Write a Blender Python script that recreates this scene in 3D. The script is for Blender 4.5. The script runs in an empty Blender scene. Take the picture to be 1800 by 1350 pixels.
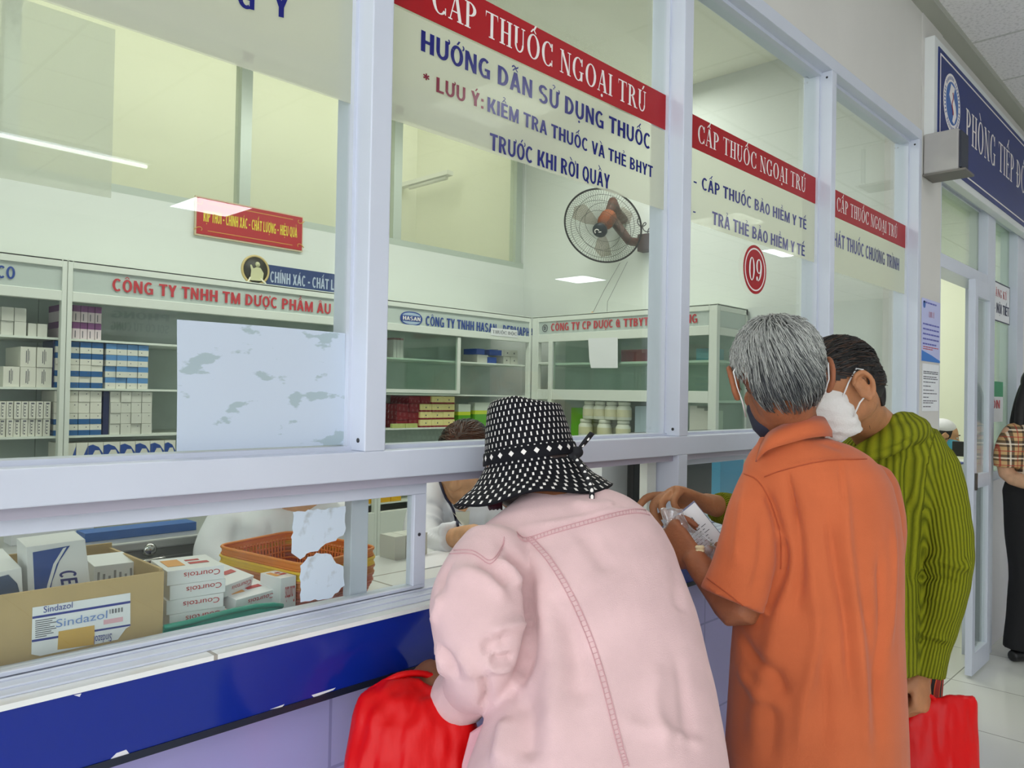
import bpy, bmesh, math, random
import numpy as np
from mathutils import Vector, Matrix, noise
from mathutils.bvhtree import BVHTree
rng = random.Random(7)
SC = bpy.context.scene
COL = SC.collection

# ------------------------------------------------------------------ camera, world, exposure, lights
FPX, YAW, PITCH, ROLL = 1370.0, math.radians(46.15), math.radians(0.78), math.radians(1.044)
CAM = np.array([0.0, -1.1364, 1.40])
_f = np.array([math.sin(YAW)*math.cos(PITCH), math.cos(YAW)*math.cos(PITCH), math.sin(PITCH)])
_r0 = np.array([math.cos(YAW), -math.sin(YAW), 0.0]); _u0 = np.cross(_r0, _f)
CR = math.cos(ROLL)*_r0 + math.sin(ROLL)*_u0
CU = -math.sin(ROLL)*_r0 + math.cos(ROLL)*_u0
CF = _f
cam = bpy.data.cameras.new('camera'); cam.sensor_fit = 'HORIZONTAL'; cam.sensor_width = 36.0
cam.lens = 36.0*FPX/1800.0; cam.clip_start = 0.05; cam.clip_end = 100
camo = bpy.data.objects.new('camera', cam); COL.objects.link(camo)
camo.matrix_world = Matrix(((CR[0], CU[0], -CF[0], CAM[0]), (CR[1], CU[1], -CF[1], CAM[1]), (CR[2], CU[2], -CF[2], CAM[2]), (0, 0, 0, 1)))
SC.camera = camo
SC.view_settings.view_transform = 'Standard'; SC.view_settings.look = 'None'
SC.view_settings.exposure = -0.35; SC.view_settings.gamma = 1.0; SC.view_settings.use_curve_mapping = False
SC.cycles.use_denoising = True
SC.cycles.max_bounces = 9; SC.cycles.diffuse_bounces = 4; SC.cycles.glossy_bounces = 4
SC.cycles.transmission_bounces = 4; SC.cycles.transparent_max_bounces = 24
SC.cycles.sample_clamp_indirect = 6.0
SC.cycles.caustics_reflective = False; SC.cycles.caustics_refractive = False
W = bpy.data.worlds.new('world'); SC.world = W; W.use_nodes = True
W.node_tree.nodes['Background'].inputs[0].default_value = (0.93, 0.96, 1.0, 1)
W.node_tree.nodes['Background'].inputs[1].default_value = 4.2
def area(name, loc, sx, sy, power, rot=(0, 0, 0), color=(1, 1, 1)):
    l = bpy.data.lights.new(name, 'AREA'); l.shape = 'RECTANGLE'; l.size = sx; l.size_y = sy; l.energy = power; l.color = color
    o = bpy.data.objects.new(name, l); o.location = loc; o.rotation_euler = rot; COL.objects.link(o); return o
area('pharmacy_light', (1.2, 1.25, 3.10), 2.6, 0.5, 36, (0, 0, 0), (1.0, 1.0, 0.94))
area('pharmacy_light', (3.0, 1.25, 3.10), 1.2, 0.5, 17, (0, 0, 0), (1.0, 1.0, 0.94))
area('back_room_fill', (1.5, 2.85, 3.9), 5.0, 0.3, 36, (math.radians(25), 0, 0), (1.0, 0.99, 0.92))  # added lamp, hidden above the clerestory, to light the far wall evenly
area('reception_light', (6.0, 1.7, 3.05), 2.0, 1.2, 50, (0, 0, 0), (1.0, 1.0, 0.95))

# ------------------------------------------------------------------ pixel helpers (1800 x 1350 frame)
def ray(x, y): return (x-900)/FPX*CR - (y-675)/FPX*CU + CF
def onY(x, y, Y=0.0): d = ray(x, y); return CAM + d*((Y-CAM[1])/d[1])
def onX(x, y, X): d = ray(x, y); return CAM + d*((X-CAM[0])/d[0])
def onZ(x, y, Z): d = ray(x, y); return CAM + d*((Z-CAM[2])/d[2])
def at(x, y, depth): return CAM + ray(x, y)*depth

# ------------------------------------------------------------------ materials
def srgb(c):
    return tuple((v/255/12.92 if v/255 <= 0.04045 else ((v/255+0.055)/1.055)**2.4) for v in c)
MATS = {}
def nd(nt, kind, **kw):
    n = nt.nodes.new(kind)
    for k, v in kw.items(): setattr(n, k, v)
    return n
def mat(name, col=(200, 200, 200), rough=0.5, metal=0.0, spec=0.5, noise_amt=0.0, noise_scale=20.0, bump=0.0, bump_scale=60.0, emit=0.0, alpha=1.0, trans=0.0, coat=0.0, sss=0.0, stretch=None, sheen=0.0):
    if name in MATS: return MATS[name]
    m = bpy.data.materials.new(name); m.use_nodes = True; nt = m.node_tree; b = nt.nodes['Principled BSDF']
    c = srgb(col) + (1,)
    b.inputs['Base Color'].default_value = c; b.inputs['Roughness'].default_value = rough; b.inputs['Metallic'].default_value = metal
    b.inputs['Specular IOR Level'].default_value = spec
    if coat: b.inputs['Coat Weight'].default_value = coat
    if trans: b.inputs['Transmission Weight'].default_value = trans
    if sheen: b.inputs['Sheen Weight'].default_value = sheen
    if sss:
        b.inputs['Subsurface Weight'].default_value = sss; b.inputs['Subsurface Radius'].default_value = (0.01, 0.004, 0.002)
    if emit:
        b.inputs['Emission Color'].default_value = c; b.inputs['Emission Strength'].default_value = emit
    b.inputs['Alpha'].default_value = alpha
    if noise_amt or bump:
        tc = nd(nt, 'ShaderNodeTexCoord'); mp = nd(nt, 'ShaderNodeMapping'); nt.links.new(tc.outputs['Object'], mp.inputs[0])
        if stretch: mp.inputs['Scale'].default_value = stretch
    if noise_amt:
        nz = nd(nt, 'ShaderNodeTexNoise'); nz.inputs['Scale'].default_value = noise_scale; nz.inputs['Detail'].default_value = 4
        nt.links.new(mp.outputs[0], nz.inputs['Vector'])
        r = nd(nt, 'ShaderNodeMapRange'); r.inputs[1].default_value = 0.3; r.inputs[2].default_value = 0.7
        r.inputs[3].default_value = 1-noise_amt; r.inputs[4].default_value = 1+noise_amt
        nt.links.new(nz.outputs['Fac'], r.inputs[0])
        mx = nd(nt, 'ShaderNodeMix', data_type='RGBA', blend_type='MULTIPLY'); mx.inputs[0].default_value = 1
        mx.inputs[6].default_value = c; nt.links.new(r.outputs[0], mx.inputs[7]); nt.links.new(mx.outputs[2], b.inputs['Base Color'])
    if bump:
        nb = nd(nt, 'ShaderNodeTexNoise'); nb.inputs['Scale'].default_value = bump_scale; nb.inputs['Detail'].default_value = 3
        nt.links.new(mp.outputs[0], nb.inputs['Vector'])
        bp = nd(nt, 'ShaderNodeBump'); bp.inputs['Strength'].default_value = bump; bp.inputs['Distance'].default_value = 0.01
        nt.links.new(nb.outputs['Fac'], bp.inputs['Height']); nt.links.new(bp.outputs[0], b.inputs['Normal'])
    MATS[name] = m; return m
def glass_mat(name, tint=(251, 254, 252), ior=1.45, milky=0.0, milk=(225, 230, 225), rough=0.0, gloss=1.0):
    m = bpy.data.materials.new(name); m.use_nodes = True; nt = m.node_tree; nt.nodes.clear()
    out = nd(nt, 'ShaderNodeOutputMaterial'); tr = nd(nt, 'ShaderNodeBsdfTransparent'); gl = nd(nt, 'ShaderNodeBsdfGlossy')
    tr.inputs[0].default_value = srgb(tint)+(1,); gl.inputs['Roughness'].default_value = rough; gl.inputs[0].default_value = (1, 1, 1, 1)
    fr = nd(nt, 'ShaderNodeFresnel'); ge = nd(nt, 'ShaderNodeNewGeometry')
    mr = nd(nt, 'ShaderNodeMapRange'); mr.inputs[3].default_value = ior; mr.inputs[4].default_value = 1/ior
    nt.links.new(ge.outputs['Backfacing'], mr.inputs[0]); nt.links.new(mr.outputs[0], fr.inputs[0])
    mu = nd(nt, 'ShaderNodeMath', operation='MULTIPLY'); mu.inputs[1].default_value = gloss; nt.links.new(fr.outputs[0], mu.inputs[0])
    last = tr
    if milky:
        df = nd(nt, 'ShaderNodeBsdfDiffuse'); df.inputs[0].default_value = srgb(milk)+(1,)
        tl = nd(nt, 'ShaderNodeBsdfTranslucent'); tl.inputs[0].default_value = srgb(milk)+(1,)
        m0 = nd(nt, 'ShaderNodeMixShader'); m0.inputs[0].default_value = 0.4; nt.links.new(df.outputs[0], m0.inputs[1]); nt.links.new(tl.outputs[0], m0.inputs[2])
        m1 = nd(nt, 'ShaderNodeMixShader'); m1.inputs[0].default_value = milky
        nt.links.new(tr.outputs[0], m1.inputs[1]); nt.links.new(m0.outputs[0], m1.inputs[2]); last = m1
    ms = nd(nt, 'ShaderNodeMixShader'); nt.links.new(mu.outputs[0], ms.inputs[0]); nt.links.new(last.outputs[0], ms.inputs[1]); nt.links.new(gl.outputs[0], ms.inputs[2])
    nt.links.new(ms.outputs[0], out.inputs[0]); MATS[name] = m; return m
ALU = mat('white_aluminium', (207, 213, 226), 0.32, 0.0, 0.5, noise_amt=0.02, noise_scale=6)
ALUIN = mat('cream_aluminium', (226, 232, 222), 0.4)
DARK = mat('dark_gap', (40, 38, 48), 0.6)
GASKET = mat('grey_gasket', (120, 122, 130), 0.6)
WALL = mat('hall_wall_paint', (216, 214, 208), 0.75, noise_amt=0.03, noise_scale=3)
PWALL = mat('pharmacy_wall_paint', (219, 224, 219), 0.8, noise_amt=0.015, noise_scale=2)
CREAM = mat('cream_wall_paint', (238, 238, 222), 0.8, noise_amt=0.02, noise_scale=2)
GREENCREAM = mat('pale_green_cream_paint', (230, 235, 214), 0.8, noise_amt=0.02, noise_scale=2)
WHITE = mat('plain_white', (238, 238, 236), 0.6)
PAPER = mat('paper_white', (236, 238, 240), 0.8, noise_amt=0.02)
RED = mat('banner_red_vinyl', (168, 12, 24), 0.4, spec=.25)
NAVY = mat('navy_vinyl', (22, 28, 112), 0.2, spec=.3)
MAROON = mat('maroon_vinyl', (118, 14, 44), 0.2, spec=.3)
LETWHITE = mat('white_vinyl_lettering', (242, 236, 232), 0.5)
REDLET = mat('red_lettering', (196, 58, 66), 0.5)
BLUELET = mat('blue_lettering', (36, 70, 150), 0.5)
BLACK = mat('black_plastic', (18, 19, 22), 0.45)
INK = mat('printed_grey_ink', (90, 92, 100), 0.7)
STEEL = mat('brushed_stainless_steel', (150, 152, 150), 0.28, 0.9, noise_amt=0.25, noise_scale=3)
GLASS = glass_mat('clear_window_glass')
CABGLASS = glass_mat('cabinet_glass', (240, 248, 243))
FROST = glass_mat('greenish_frosted_panel', (205, 225, 212), milky=1.0, milk=(232, 242, 236), rough=0.15)
FILM = glass_mat('translucent_white_film', (240, 242, 236), milky=0.40, milk=(244, 244, 232), rough=0.3, gloss=0.0)

# ------------------------------------------------------------------ mesh helpers
ORIG = {}
class MB:
    def __init__(s): s.v = []; s.f = []; s.mi = []; s.sm = []
    def add(s, vs, fs, mi=0, smooth=False):
        k = len(s.v); s.v += [tuple(float(c) for c in v) for v in vs]
        for f in fs: s.f.append(tuple(i+k for i in f)); s.mi.append(mi); s.sm.append(smooth)
        return s
    def box(s, x0, x1, y0, y1, z0, z1, mi=0):
        return s.add([(x0, y0, z0), (x1, y0, z0), (x1, y1, z0), (x0, y1, z0), (x0, y0, z1), (x1, y0, z1), (x1, y1, z1), (x0, y1, z1)],
                     [(0, 3, 2, 1), (4, 5, 6, 7), (0, 1, 5, 4), (1, 2, 6, 5), (2, 3, 7, 6), (3, 0, 4, 7)], mi)
    def obox(s, o, a, b, c, mi=0):
        o, a, b, c = map(np.array, (o, a, b, c))
        vs = [o, o+a, o+a+b, o+b, o+c, o+a+c, o+a+b+c, o+b+c]
        fs = [(0, 3, 2, 1), (4, 5, 6, 7), (0, 1, 5, 4), (1, 2, 6, 5), (2, 3, 7, 6), (3, 0, 4, 7)]
        if np.dot(np.cross(a, b), c) < 0: fs = [tuple(reversed(f)) for f in fs]
        return s.add(vs, fs, mi)
    def quad(s, a, b, c, d, mi=0): return s.add([a, b, c, d], [(0, 1, 2, 3)], mi)
    def prism(s, poly, n, mi=0):
        """closed polygon (3D points, planar) extruded by the vector n"""
        k = len(poly); n = np.array(n, float); P = [np.array(p, float) for p in poly]
        return s.add(P+[p+n for p in P], [tuple(range(k))[::-1], tuple(range(k, 2*k))]+[(i, (i+1) % k, k+(i+1) % k, k+i) for i in range(k)], mi)
    def tube(s, pts, r, n=8, mi=0, closed=False, smooth=True):
        pts = [np.array(p, float) for p in pts]; m = len(pts); rr = r if hasattr(r, '__len__') else [r]*m
        vs = []; up = None
        for i, p in enumerate(pts):
            if closed: t = pts[(i+1) % m]-pts[i-1]
            else: t = pts[min(i+1, m-1)]-pts[max(i-1, 0)]
            t = t/(np.linalg.norm(t)+1e-12)
            if up is None:
                up = np.array([0, 0, 1.0]) if abs(t[2]) < 0.9 else np.array([1.0, 0, 0])
            a = np.cross(up, t); a /= np.linalg.norm(a)+1e-12; b = np.cross(t, a); up = b
            for k in range(n):
                th = 2*math.pi*k/n; vs.append(p+rr[i]*(math.cos(th)*a+math.sin(th)*b))
        fs = []
        for i in range(m if closed else m-1):
            j = (i+1) % m
            for k in range(n): fs.append((i*n+k, i*n+(k+1) % n, j*n+(k+1) % n, j*n+k))
        if not closed: fs += [tuple(range(n))[::-1], tuple((m-1)*n+k for k in range(n))]
        return s.add(vs, fs, mi, smooth)
    def lathe(s, prof, c=(0, 0, 0), n=24, mi=0, axis=None, smooth=True, a0=0, a1=2*math.pi, caps=True):
        """profile of (radius, height); axis = (X, Y, Z) unit vectors"""
        A = axis or (np.array([1, 0, 0.]), np.array([0, 1., 0]), np.array([0, 0, 1.])); c = np.array(c, float); vs = []; m = len(prof)
        for r_, h in prof:
            for k in range(n):
                th = a0+(a1-a0)*k/n; vs.append(c+A[0]*r_*math.cos(th)+A[1]*r_*math.sin(th)+A[2]*h)
        fs = []
        for i in range(m-1):
            for k in range(n): fs.append((i*n+k, i*n+(k+1) % n, (i+1)*n+(k+1) % n, (i+1)*n+k))
        if caps and prof[0][0] > 1e-6: fs.append(tuple(range(n))[::-1])
        if caps and prof[-1][0] > 1e-6: fs.append(tuple((m-1)*n+k for k in range(n)))
        return s.add(vs, fs, mi, smooth)
    def build(s, name, mats, parent=None, bevel=0.0, org=None, segs=2):
        me = bpy.data.meshes.new(name)
        if parent is not None: o0 = np.array(ORIG[parent.name]); 
        elif org is not None: o0 = np.array(org, float)
        else:
            A = np.array(s.v); o0 = np.array([(A[:, 0].min()+A[:, 0].max())/2, (A[:, 1].min()+A[:, 1].max())/2, A[:, 2].min()])
        me.from_pydata([tuple(np.array(v)-o0) for v in s.v], [], s.f)
        for m in (mats if isinstance(mats, (list, tuple)) else [mats]): me.materials.append(m)
        me.polygons.foreach_set('material_index', s.mi); me.polygons.foreach_set('use_smooth', s.sm)
        me.update()
        return link(name, me, o0, parent, bevel, segs)
def link(name, me, o0, parent=None, bevel=0.0, segs=2):
    o = bpy.data.objects.new(name, me); COL.objects.link(o)
    if parent is not None: o.parent = parent; ORIG[o.name] = ORIG[parent.name]
    else: o.location = o0; ORIG[o.name] = tuple(o0)
    if bevel:
        b = o.modifiers.new('bevel', 'BEVEL'); b.width = bevel; b.segments = segs; b.limit_method = 'ANGLE'; b.angle_limit = math.radians(40)
    return o
def tag(o, label, cat, group=None, kind=None):
    o['label'] = label; o['category'] = cat
    if group: o['group'] = group
    if kind: o['kind'] = kind
    return o
def thing(name, label, cat, loc=(0, 0, 0), group=None):
    o = bpy.data.objects.new(name, None); o.empty_display_size = 0.05; COL.objects.link(o); o.location = loc; ORIG[o.name] = tuple(float(c) for c in loc)
    return tag(o, label, cat, group)
def struct(o): o['kind'] = 'structure'; return o
def sempty(name, loc=(0, 0, 0)):
    o = bpy.data.objects.new(name, None); COL.objects.link(o); o.location = loc; ORIG[o.name] = tuple(loc); o['kind'] = 'structure'; return o
def dup(root, delta, label=None, group=None):
    r = root.copy(); COL.objects.link(r); r.location = Vector(root.location)+Vector(delta); ORIG[r.name] = tuple(r.location)
    if label: r['label'] = label
    if group: r['group'] = group
    for ch in list(root.children):
        c = ch.copy(); COL.objects.link(c); c.parent = r
        for g in ch.children:
            d = g.copy(); COL.objects.link(d); d.parent = c
    return r
ORD = ['first', 'second', 'third', 'fourth', 'fifth', 'sixth', 'seventh', 'eighth', 'ninth', 'tenth', 'eleventh', 'twelfth']

# ------------------------------------------------------------------ lettering
_TC = {}
def sans(body, bold=0.0):
    key = (body, bold)
    if key in _TC: return _TC[key]
    c = bpy.data.curves.new('lettering', 'FONT'); c.body = body; c.size = 1; c.resolution_u = 3; c.offset = bold
    o = bpy.data.objects.new('lettering', c); COL.objects.link(o)
    me = bpy.data.meshes.new_from_object(o.evaluated_get(bpy.context.evaluated_depsgraph_get()))
    V = np.array([v.co[:2] for v in me.vertices]).reshape(-1, 2); F = [tuple(p.vertices) for p in me.polygons]
    bpy.data.objects.remove(o); bpy.data.curves.remove(c); bpy.data.meshes.remove(me)
    _TC[key] = (V, F); return V, F
CAPH = sans('H')[0][:, 1].max()
def arc(cx, cy, ro, ri, a0, a1, n=14):
    o = [(cx+ro[0]*math.cos(a), cy+ro[1]*math.sin(a)) for a in np.linspace(a0, a1, n)]
    i = [(cx+ri[0]*math.cos(a), cy+ri[1]*math.sin(a)) for a in np.linspace(a0, a1, n)]
    return [[o[k], o[k+1], i[k+1], i[k]] for k in range(n-1)]
def R(x0, y0, x1, y1): return [[(x0, y0), (x1, y0), (x1, y1), (x0, y1)]]
TH, TN, SH = 0.15, 0.05, 0.045
def stem(x, y0=0, y1=1, w=TH, s=0.08, bot=True, top=True):
    q = R(x, y0, x+w, y1)
    if bot: q += R(x-s, y0, x+w+s, y0+SH)
    if top: q += R(x-s, y1-SH, x+w+s, y1)
    return q
def dg(x0, y0, x1, y1, w): return [[(x0, y0), (x0+w, y0), (x1+w, y1), (x1, y1)]]
D2 = math.pi/180
SER = {
 'H': (stem(.1)+stem(.5)+R(.2, .48, .55, .53), .75), 'I': (stem(.1), .35), 'P': (stem(.1)+arc(.25, .73, (.36, .27), (.2, .225), -90*D2, 90*D2), .68),
 'T': (stem(.3, top=False)+R(.04, .95, .71, 1)+[[(.04, .95), (.04, .75), (.09, .95)], [(.71, .95), (.71, .75), (.66, .95)]], .75),
 'U': (stem(.1, .32, 1, bot=False)+stem(.55, .32, 1, w=.06, bot=False)+arc(.36, .32, (.26, .34), (.16, .28), 180*D2, 360*D2), .75),
 'O': (arc(.42, .5, (.38, .52), (.22, .47), 0, 360*D2, 28), .86), 'C': (arc(.42, .5, (.38, .52), (.22, .47), 42*D2, 318*D2, 22)+R(.64, .68, .72, 1.0)+R(.66, .04, .71, .3), .78),
 'G': (arc(.42, .5, (.38, .52), (.22, .47), 42*D2, 318*D2, 22)+R(.64, .68, .72, 1.0)+R(.58, .02, .72, .42)+R(.5, .38, .8, .42), .86),
 'N': (stem(.12, w=.055, s=.09)+stem(.62, w=.055, s=.09)+dg(.56, 0, .08, 1, .15), .8),
 'A': (dg(.06, 0, .34, 1, .05)+dg(.52, 0, .3, 1, .16)+R(.18, .32, .56, .37)+R(.0, 0, .2, SH)+R(.44, 0, .76, SH), .76),
 'R': (stem(.1)+arc(.25, .74, (.34, .26), (.19, .215), -90*D2, 90*D2)+dg(.56, 0, .32, .5, .16)+R(.52, 0, .8, SH), .78),
 'E': (stem(.1, s=.06)+R(.2, .95, .62, 1)+R(.2, 0, .64, .05)+R(.2, .48, .5, .53)+R(.58, .8, .62, 1)+R(.6, 0, .64, .24)+R(.46, .4, .5, .62), .7),
 'L': (stem(.1)+R(.2, 0, .64, .05)+R(.6, 0, .64, .26), .68), 'Y': (dg(.3, .42, .08, 1, .15)+dg(.36, .45, .56, 1, .05)+stem(.3, 0, .5, top=False)+R(0, .955, .3, 1)+R(.5, .955, .7, 1), .72),
 'Đ': (stem(.1, s=.07)+arc(.22, .5, (.5, .5), (.33, .45), -90*D2, 90*D2)+R(-.02, .47, .38, .53), .8), 'D': (stem(.1, s=.07)+arc(.22, .5, (.5, .5), (.33, .45), -90*D2, 90*D2), .8),
 'M': (stem(.1, w=.05)+stem(.75, w=.14)+dg(.4, 0, .1, 1, .14)+dg(.42, 0, .76, 1, .05), 1.0), 'K': (stem(.1)+dg(.5, 0, .26, .6, .16)+dg(.22, .4, .58, 1, .05)+R(.5, .955, .74, 1)+R(.46, 0, .78, SH), .8),
 '0': (arc(.36, .5, (.32, .52), (.15, .47), 0, 360*D2, 28), .74), '9': (arc(.36, .68, (.32, .33), (.15, .28), 0, 360*D2, 26)+arc(.2, .58, (.48, .58), (.31, .54), -80*D2, 10*D2, 12)+arc(.16, .12, (.1, .1), (.0, .0), 0, 360*D2, 12), .74),
 'V': (dg(.3, 0, .06, 1, .15)+dg(.36, 0, .58, 1, .05)+R(-.02, .955, .3, 1)+R(.5, .955, .74, 1), .74), ' ': ([], .32), '-': (R(.05, .33, .35, .42), .42), ':': (R(.1, .05, .22, .18)+R(.1, .5, .22, .63), .32),
}
BW = .22
def bx(x, y0=0, y1=1, w=BW): return R(x, y0, x+w, y1)
def dgn(x0, y0, x1, y1, w): return [[(x0, y0), (x0+w, y0), (x1+w, y1), (x1, y1)]]
OV = lambda cx=.36, rx=.34: arc(cx, .5, (rx, .515), (rx-.19, .36), 0, 360*D2, 28)
SANS = {
 'H': (bx(.04)+bx(.48)+R(.24, .42, .48, .58), .72), 'I': (bx(.04), .28), 'N': (bx(.04, w=.18)+bx(.5, w=.18)+dgn(.48, 0, .04, 1, .2), .72), 'M': (bx(.04, w=.17)+bx(.67, w=.17)+dgn(.36, 0, .04, 1, .2)+dgn(.32, 0, .64, 1, .2), .88),
 'T': (bx(.22)+R(.0, .84, .64, 1), .64), 'L': (bx(.04)+R(.24, 0, .56, .16), .58), 'E': (bx(.04)+R(.24, 0, .6, .16)+R(.24, .84, .58, 1)+R(.24, .43, .55, .58), .62), 'P': (bx(.04)+arc(.3, .7, (.33, .3), (.14, .155), -90*D2, 90*D2)+R(.24, .84, .3, 1)+R(.24, .4, .3, .545), .66),
 'R': (bx(.04)+arc(.3, .71, (.33, .29), (.14, .15), -90*D2, 90*D2)+R(.24, .86, .3, 1)+R(.24, .42, .3, .56)+dgn(.46, 0, .26, .46, .21), .7), 'B': (bx(.04)+arc(.3, .735, (.31, .265), (.13, .13), -90*D2, 90*D2)+arc(.3, .275, (.35, .275), (.16, .135), -90*D2, 90*D2)+R(.24, .865, .3, 1)+R(.24, 0, .3, .14)+R(.24, .41, .3, .605), .7),
 'D': (bx(.04)+arc(.26, .5, (.42, .5), (.22, .35), -90*D2, 90*D2, 18)+R(.24, .85, .26, 1)+R(.24, 0, .26, .15), .72), 'Đ': (bx(.04)+arc(.26, .5, (.42, .5), (.22, .35), -90*D2, 90*D2, 18)+R(-.06, .43, .36, .56), .72),
 'O': (OV(), .72), 'Q': (OV()+dgn(.52, -.08, .36, .26, .17), .72), 'C': (arc(.37, .5, (.35, .515), (.16, .36), 48*D2, 312*D2, 22), .66), 'G': (arc(.37, .5, (.35, .515), (.16, .36), 48*D2, 300*D2, 22)+R(.5, .02, .69, .5)+R(.38, .36, .69, .5), .74),
 'U': (bx(.04, .36, 1, .19)+bx(.49, .36, 1, .19)+arc(.36, .36, (.32, .375), (.13, .215), 180*D2, 360*D2), .72), 'A': (dgn(.0, 0, .24, 1, .2)+dgn(.5, 0, .26, 1, .2)+R(.18, .22, .52, .36), .7), 'V': (dgn(.24, 0, .0, 1, .2)+dgn(.24, 0, .48, 1, .2), .68),
 'Y': (bx(.23, 0, .46)+dgn(.23, .4, .0, 1, .21)+dgn(.23, .4, .45, 1, .21), .66), 'K': (bx(.04)+dgn(.5, 0, .22, .56, .23)+dgn(.2, .34, .48, 1, .22), .72), 'X': (dgn(.0, 0, .46, 1, .22)+dgn(.46, 0, .0, 1, .22), .68),
 'S': (arc(.32, .735, (.3, .275), (.115, .125), 25*D2, 270*D2, 14)+arc(.32, .27, (.31, .285), (.12, .135), -155*D2, 90*D2, 14), .66), '&': (OV(.3, .28)+dgn(.5, 0, .2, .6, .18), .74),
 '-': (R(.04, .34, .36, .5), .4), ':': (R(.06, .0, .24, .18)+R(.06, .5, .24, .68), .3), '*': ([[(.2+.22*math.cos(a)-.05*math.sin(a), .74+.22*math.sin(a)+.05*math.cos(a)), (.2+.22*math.cos(a)+.05*math.sin(a), .74+.22*math.sin(a)-.05*math.cos(a)), (.2-.22*math.cos(a)+.05*math.sin(a), .74-.22*math.sin(a)-.05*math.cos(a)), (.2-.22*math.cos(a)-.05*math.sin(a), .74-.22*math.sin(a)+.05*math.cos(a))] for a in (.52, 1.57, 2.62)], .46), ' ': ([], .28)}
import unicodedata
def serif(body, TAB=None, gap=.04):
    V = []; F = []; x = 0; TAB = TAB or SER
    for ch in body:
        d = unicodedata.normalize('NFD', ch); base = d[0]; g, w = TAB.get(base, TAB['I']); ps = [list(q) for q in g]
        cx = w/2-.04; top = 1.06
        for mk in d[1:]:
            if mk == '\u0302': ps += dg(cx-.17, top, cx-.03, top+.17, .08)+dg(cx+.12, top, cx-.03, top+.17, .08); top += .14
            elif mk == '\u0301': ps += dg(cx+.0, top, cx+.12, top+.2, .1)
            elif mk == '\u0300': ps += dg(cx-.02, top, cx-.2, top+.2, .1)
            elif mk == '\u0306': ps += arc(cx, top+.15, (.16, .15), (.09, .09), 180*D2, 360*D2, 8)
            elif mk == '\u0323': ps += arc(cx, -.17, (.075, .075), (0, 0), 0, 360*D2, 10)
            elif mk == '\u0309': ps += arc(cx, top+.14, (.11, .1), (.05, .05), -60*D2, 150*D2, 8)+R(cx-.03, top-.03, cx+.03, top+.07)
            elif mk == '\u0303': ps += [[(cx-.2, top), (cx-.08, top+.09), (cx-.08, top+.18), (cx-.2, top+.09)], [(cx-.08, top+.09), (cx+.08, top+.0), (cx+.08, top+.09), (cx-.08, top+.18)], [(cx+.08, top), (cx+.2, top+.09), (cx+.2, top+.18), (cx+.08, top+.09)]]
            elif mk == '\u031b': ps += arc(w-.12, 1.0, (.16, .16), (.08, .1), -70*D2, 60*D2, 7)
        for q in ps:
            k = len(V); V += [(x+a, b) for a, b in q]; F.append(tuple(range(k, k+len(q))))
        x += w+gap
    return np.array(V), F
def letter(name, body, m, parent, P0, P1, N, cap, kind='sans', bold=0.0, lift=0.0012, up=None, shrink=None):
    """lettering whose baseline runs from P0 to P1 (world), cap height cap, standing off its panel along N"""
    P0, P1, N = map(lambda a: np.array(a, float), (P0, P1, N)); U = P1-P0; L = np.linalg.norm(U); U /= L
    up = np.array([0, 0, 1.0]) if up is None else np.array(up, float)
    plain = kind == 'sans' and any(c_.islower() for c_ in body)
    V, F = sans(body) if plain else (serif(body, SANS, .045) if kind == 'sans' else serif(body))
    ch = CAPH if plain else 1.0
    x0, x1 = V[:, 0].min(), V[:, 0].max()
    pts = [P0+U*((v[0]-x0)/(x1-x0)*L)+up*(v[1]/ch*cap)+N*lift for v in V]
    b = MB()
    flip = np.dot(np.cross(U, up), N) < 0
    if not plain:      # each stroke lies a hair apart so that overlapping strokes do not share a plane
        for i, f in enumerate(F):
            q = [pts[k]+N*(0.00004*(i % 7)) for k in f]
            a = sum(np.cross(q[j]-q[0], q[(j+1) % len(q)]-q[0]) for j in range(1, len(q)-1))
            if np.dot(a, N) < 0: q = q[::-1]
            b.add(q, [tuple(range(len(q)))])
    else: b.add(pts, [tuple(reversed(f)) if flip else f for f in F])
    return b.build(name, m, parent)
YN = (0, -1, 0)
def ylet(name, body, m, parent, Y, l, r, captop, **kw):
    """l, r = baseline end pixels, captop = pixel of the cap top over l"""
    a, b, t = onY(*l, Y), onY(*r, Y), onY(*captop, Y)
    return letter(name, body, m, parent, a, (b[0], Y, a[2]+(b[2]-a[2])), YN, t[2]-a[2], **kw)
def sheet(name, poly2, Y, t, m, parent=None):
    """thin sheet on a plane y = Y with outline [(x, z)] and thickness t toward the hall"""
    return MB().prism([(x, Y, z) for x, z in poly2], (0, -t, 0)).build(name, m, parent)
# ------------------------------------------------------------------ the room shell
CZ = 3.15
def floor_mat():
    m = bpy.data.materials.new('glossy_floor_tiles'); m.use_nodes = True; nt = m.node_tree; b = nt.nodes['Principled BSDF']
    tc = nd(nt, 'ShaderNodeTexCoord'); br = nd(nt, 'ShaderNodeTexBrick'); br.offset = 0; br.squash = 1
    br.inputs['Scale'].default_value = 1.0; br.inputs['Mortar Size'].default_value = 0.003; br.inputs['Brick Width'].default_value = 0.6; br.inputs['Row Height'].default_value = 0.6
    br.inputs['Color1'].default_value = srgb((222, 224, 214))+(1,); br.inputs['Color2'].default_value = srgb((226, 228, 219))+(1,); br.inputs['Mortar'].default_value = srgb((150, 150, 140))+(1,)
    nt.links.new(tc.outputs['Object'], br.inputs['Vector']); nt.links.new(br.outputs['Color'], b.inputs['Base Color']); b.inputs['Roughness'].default_value = 0.16
    return m
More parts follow.
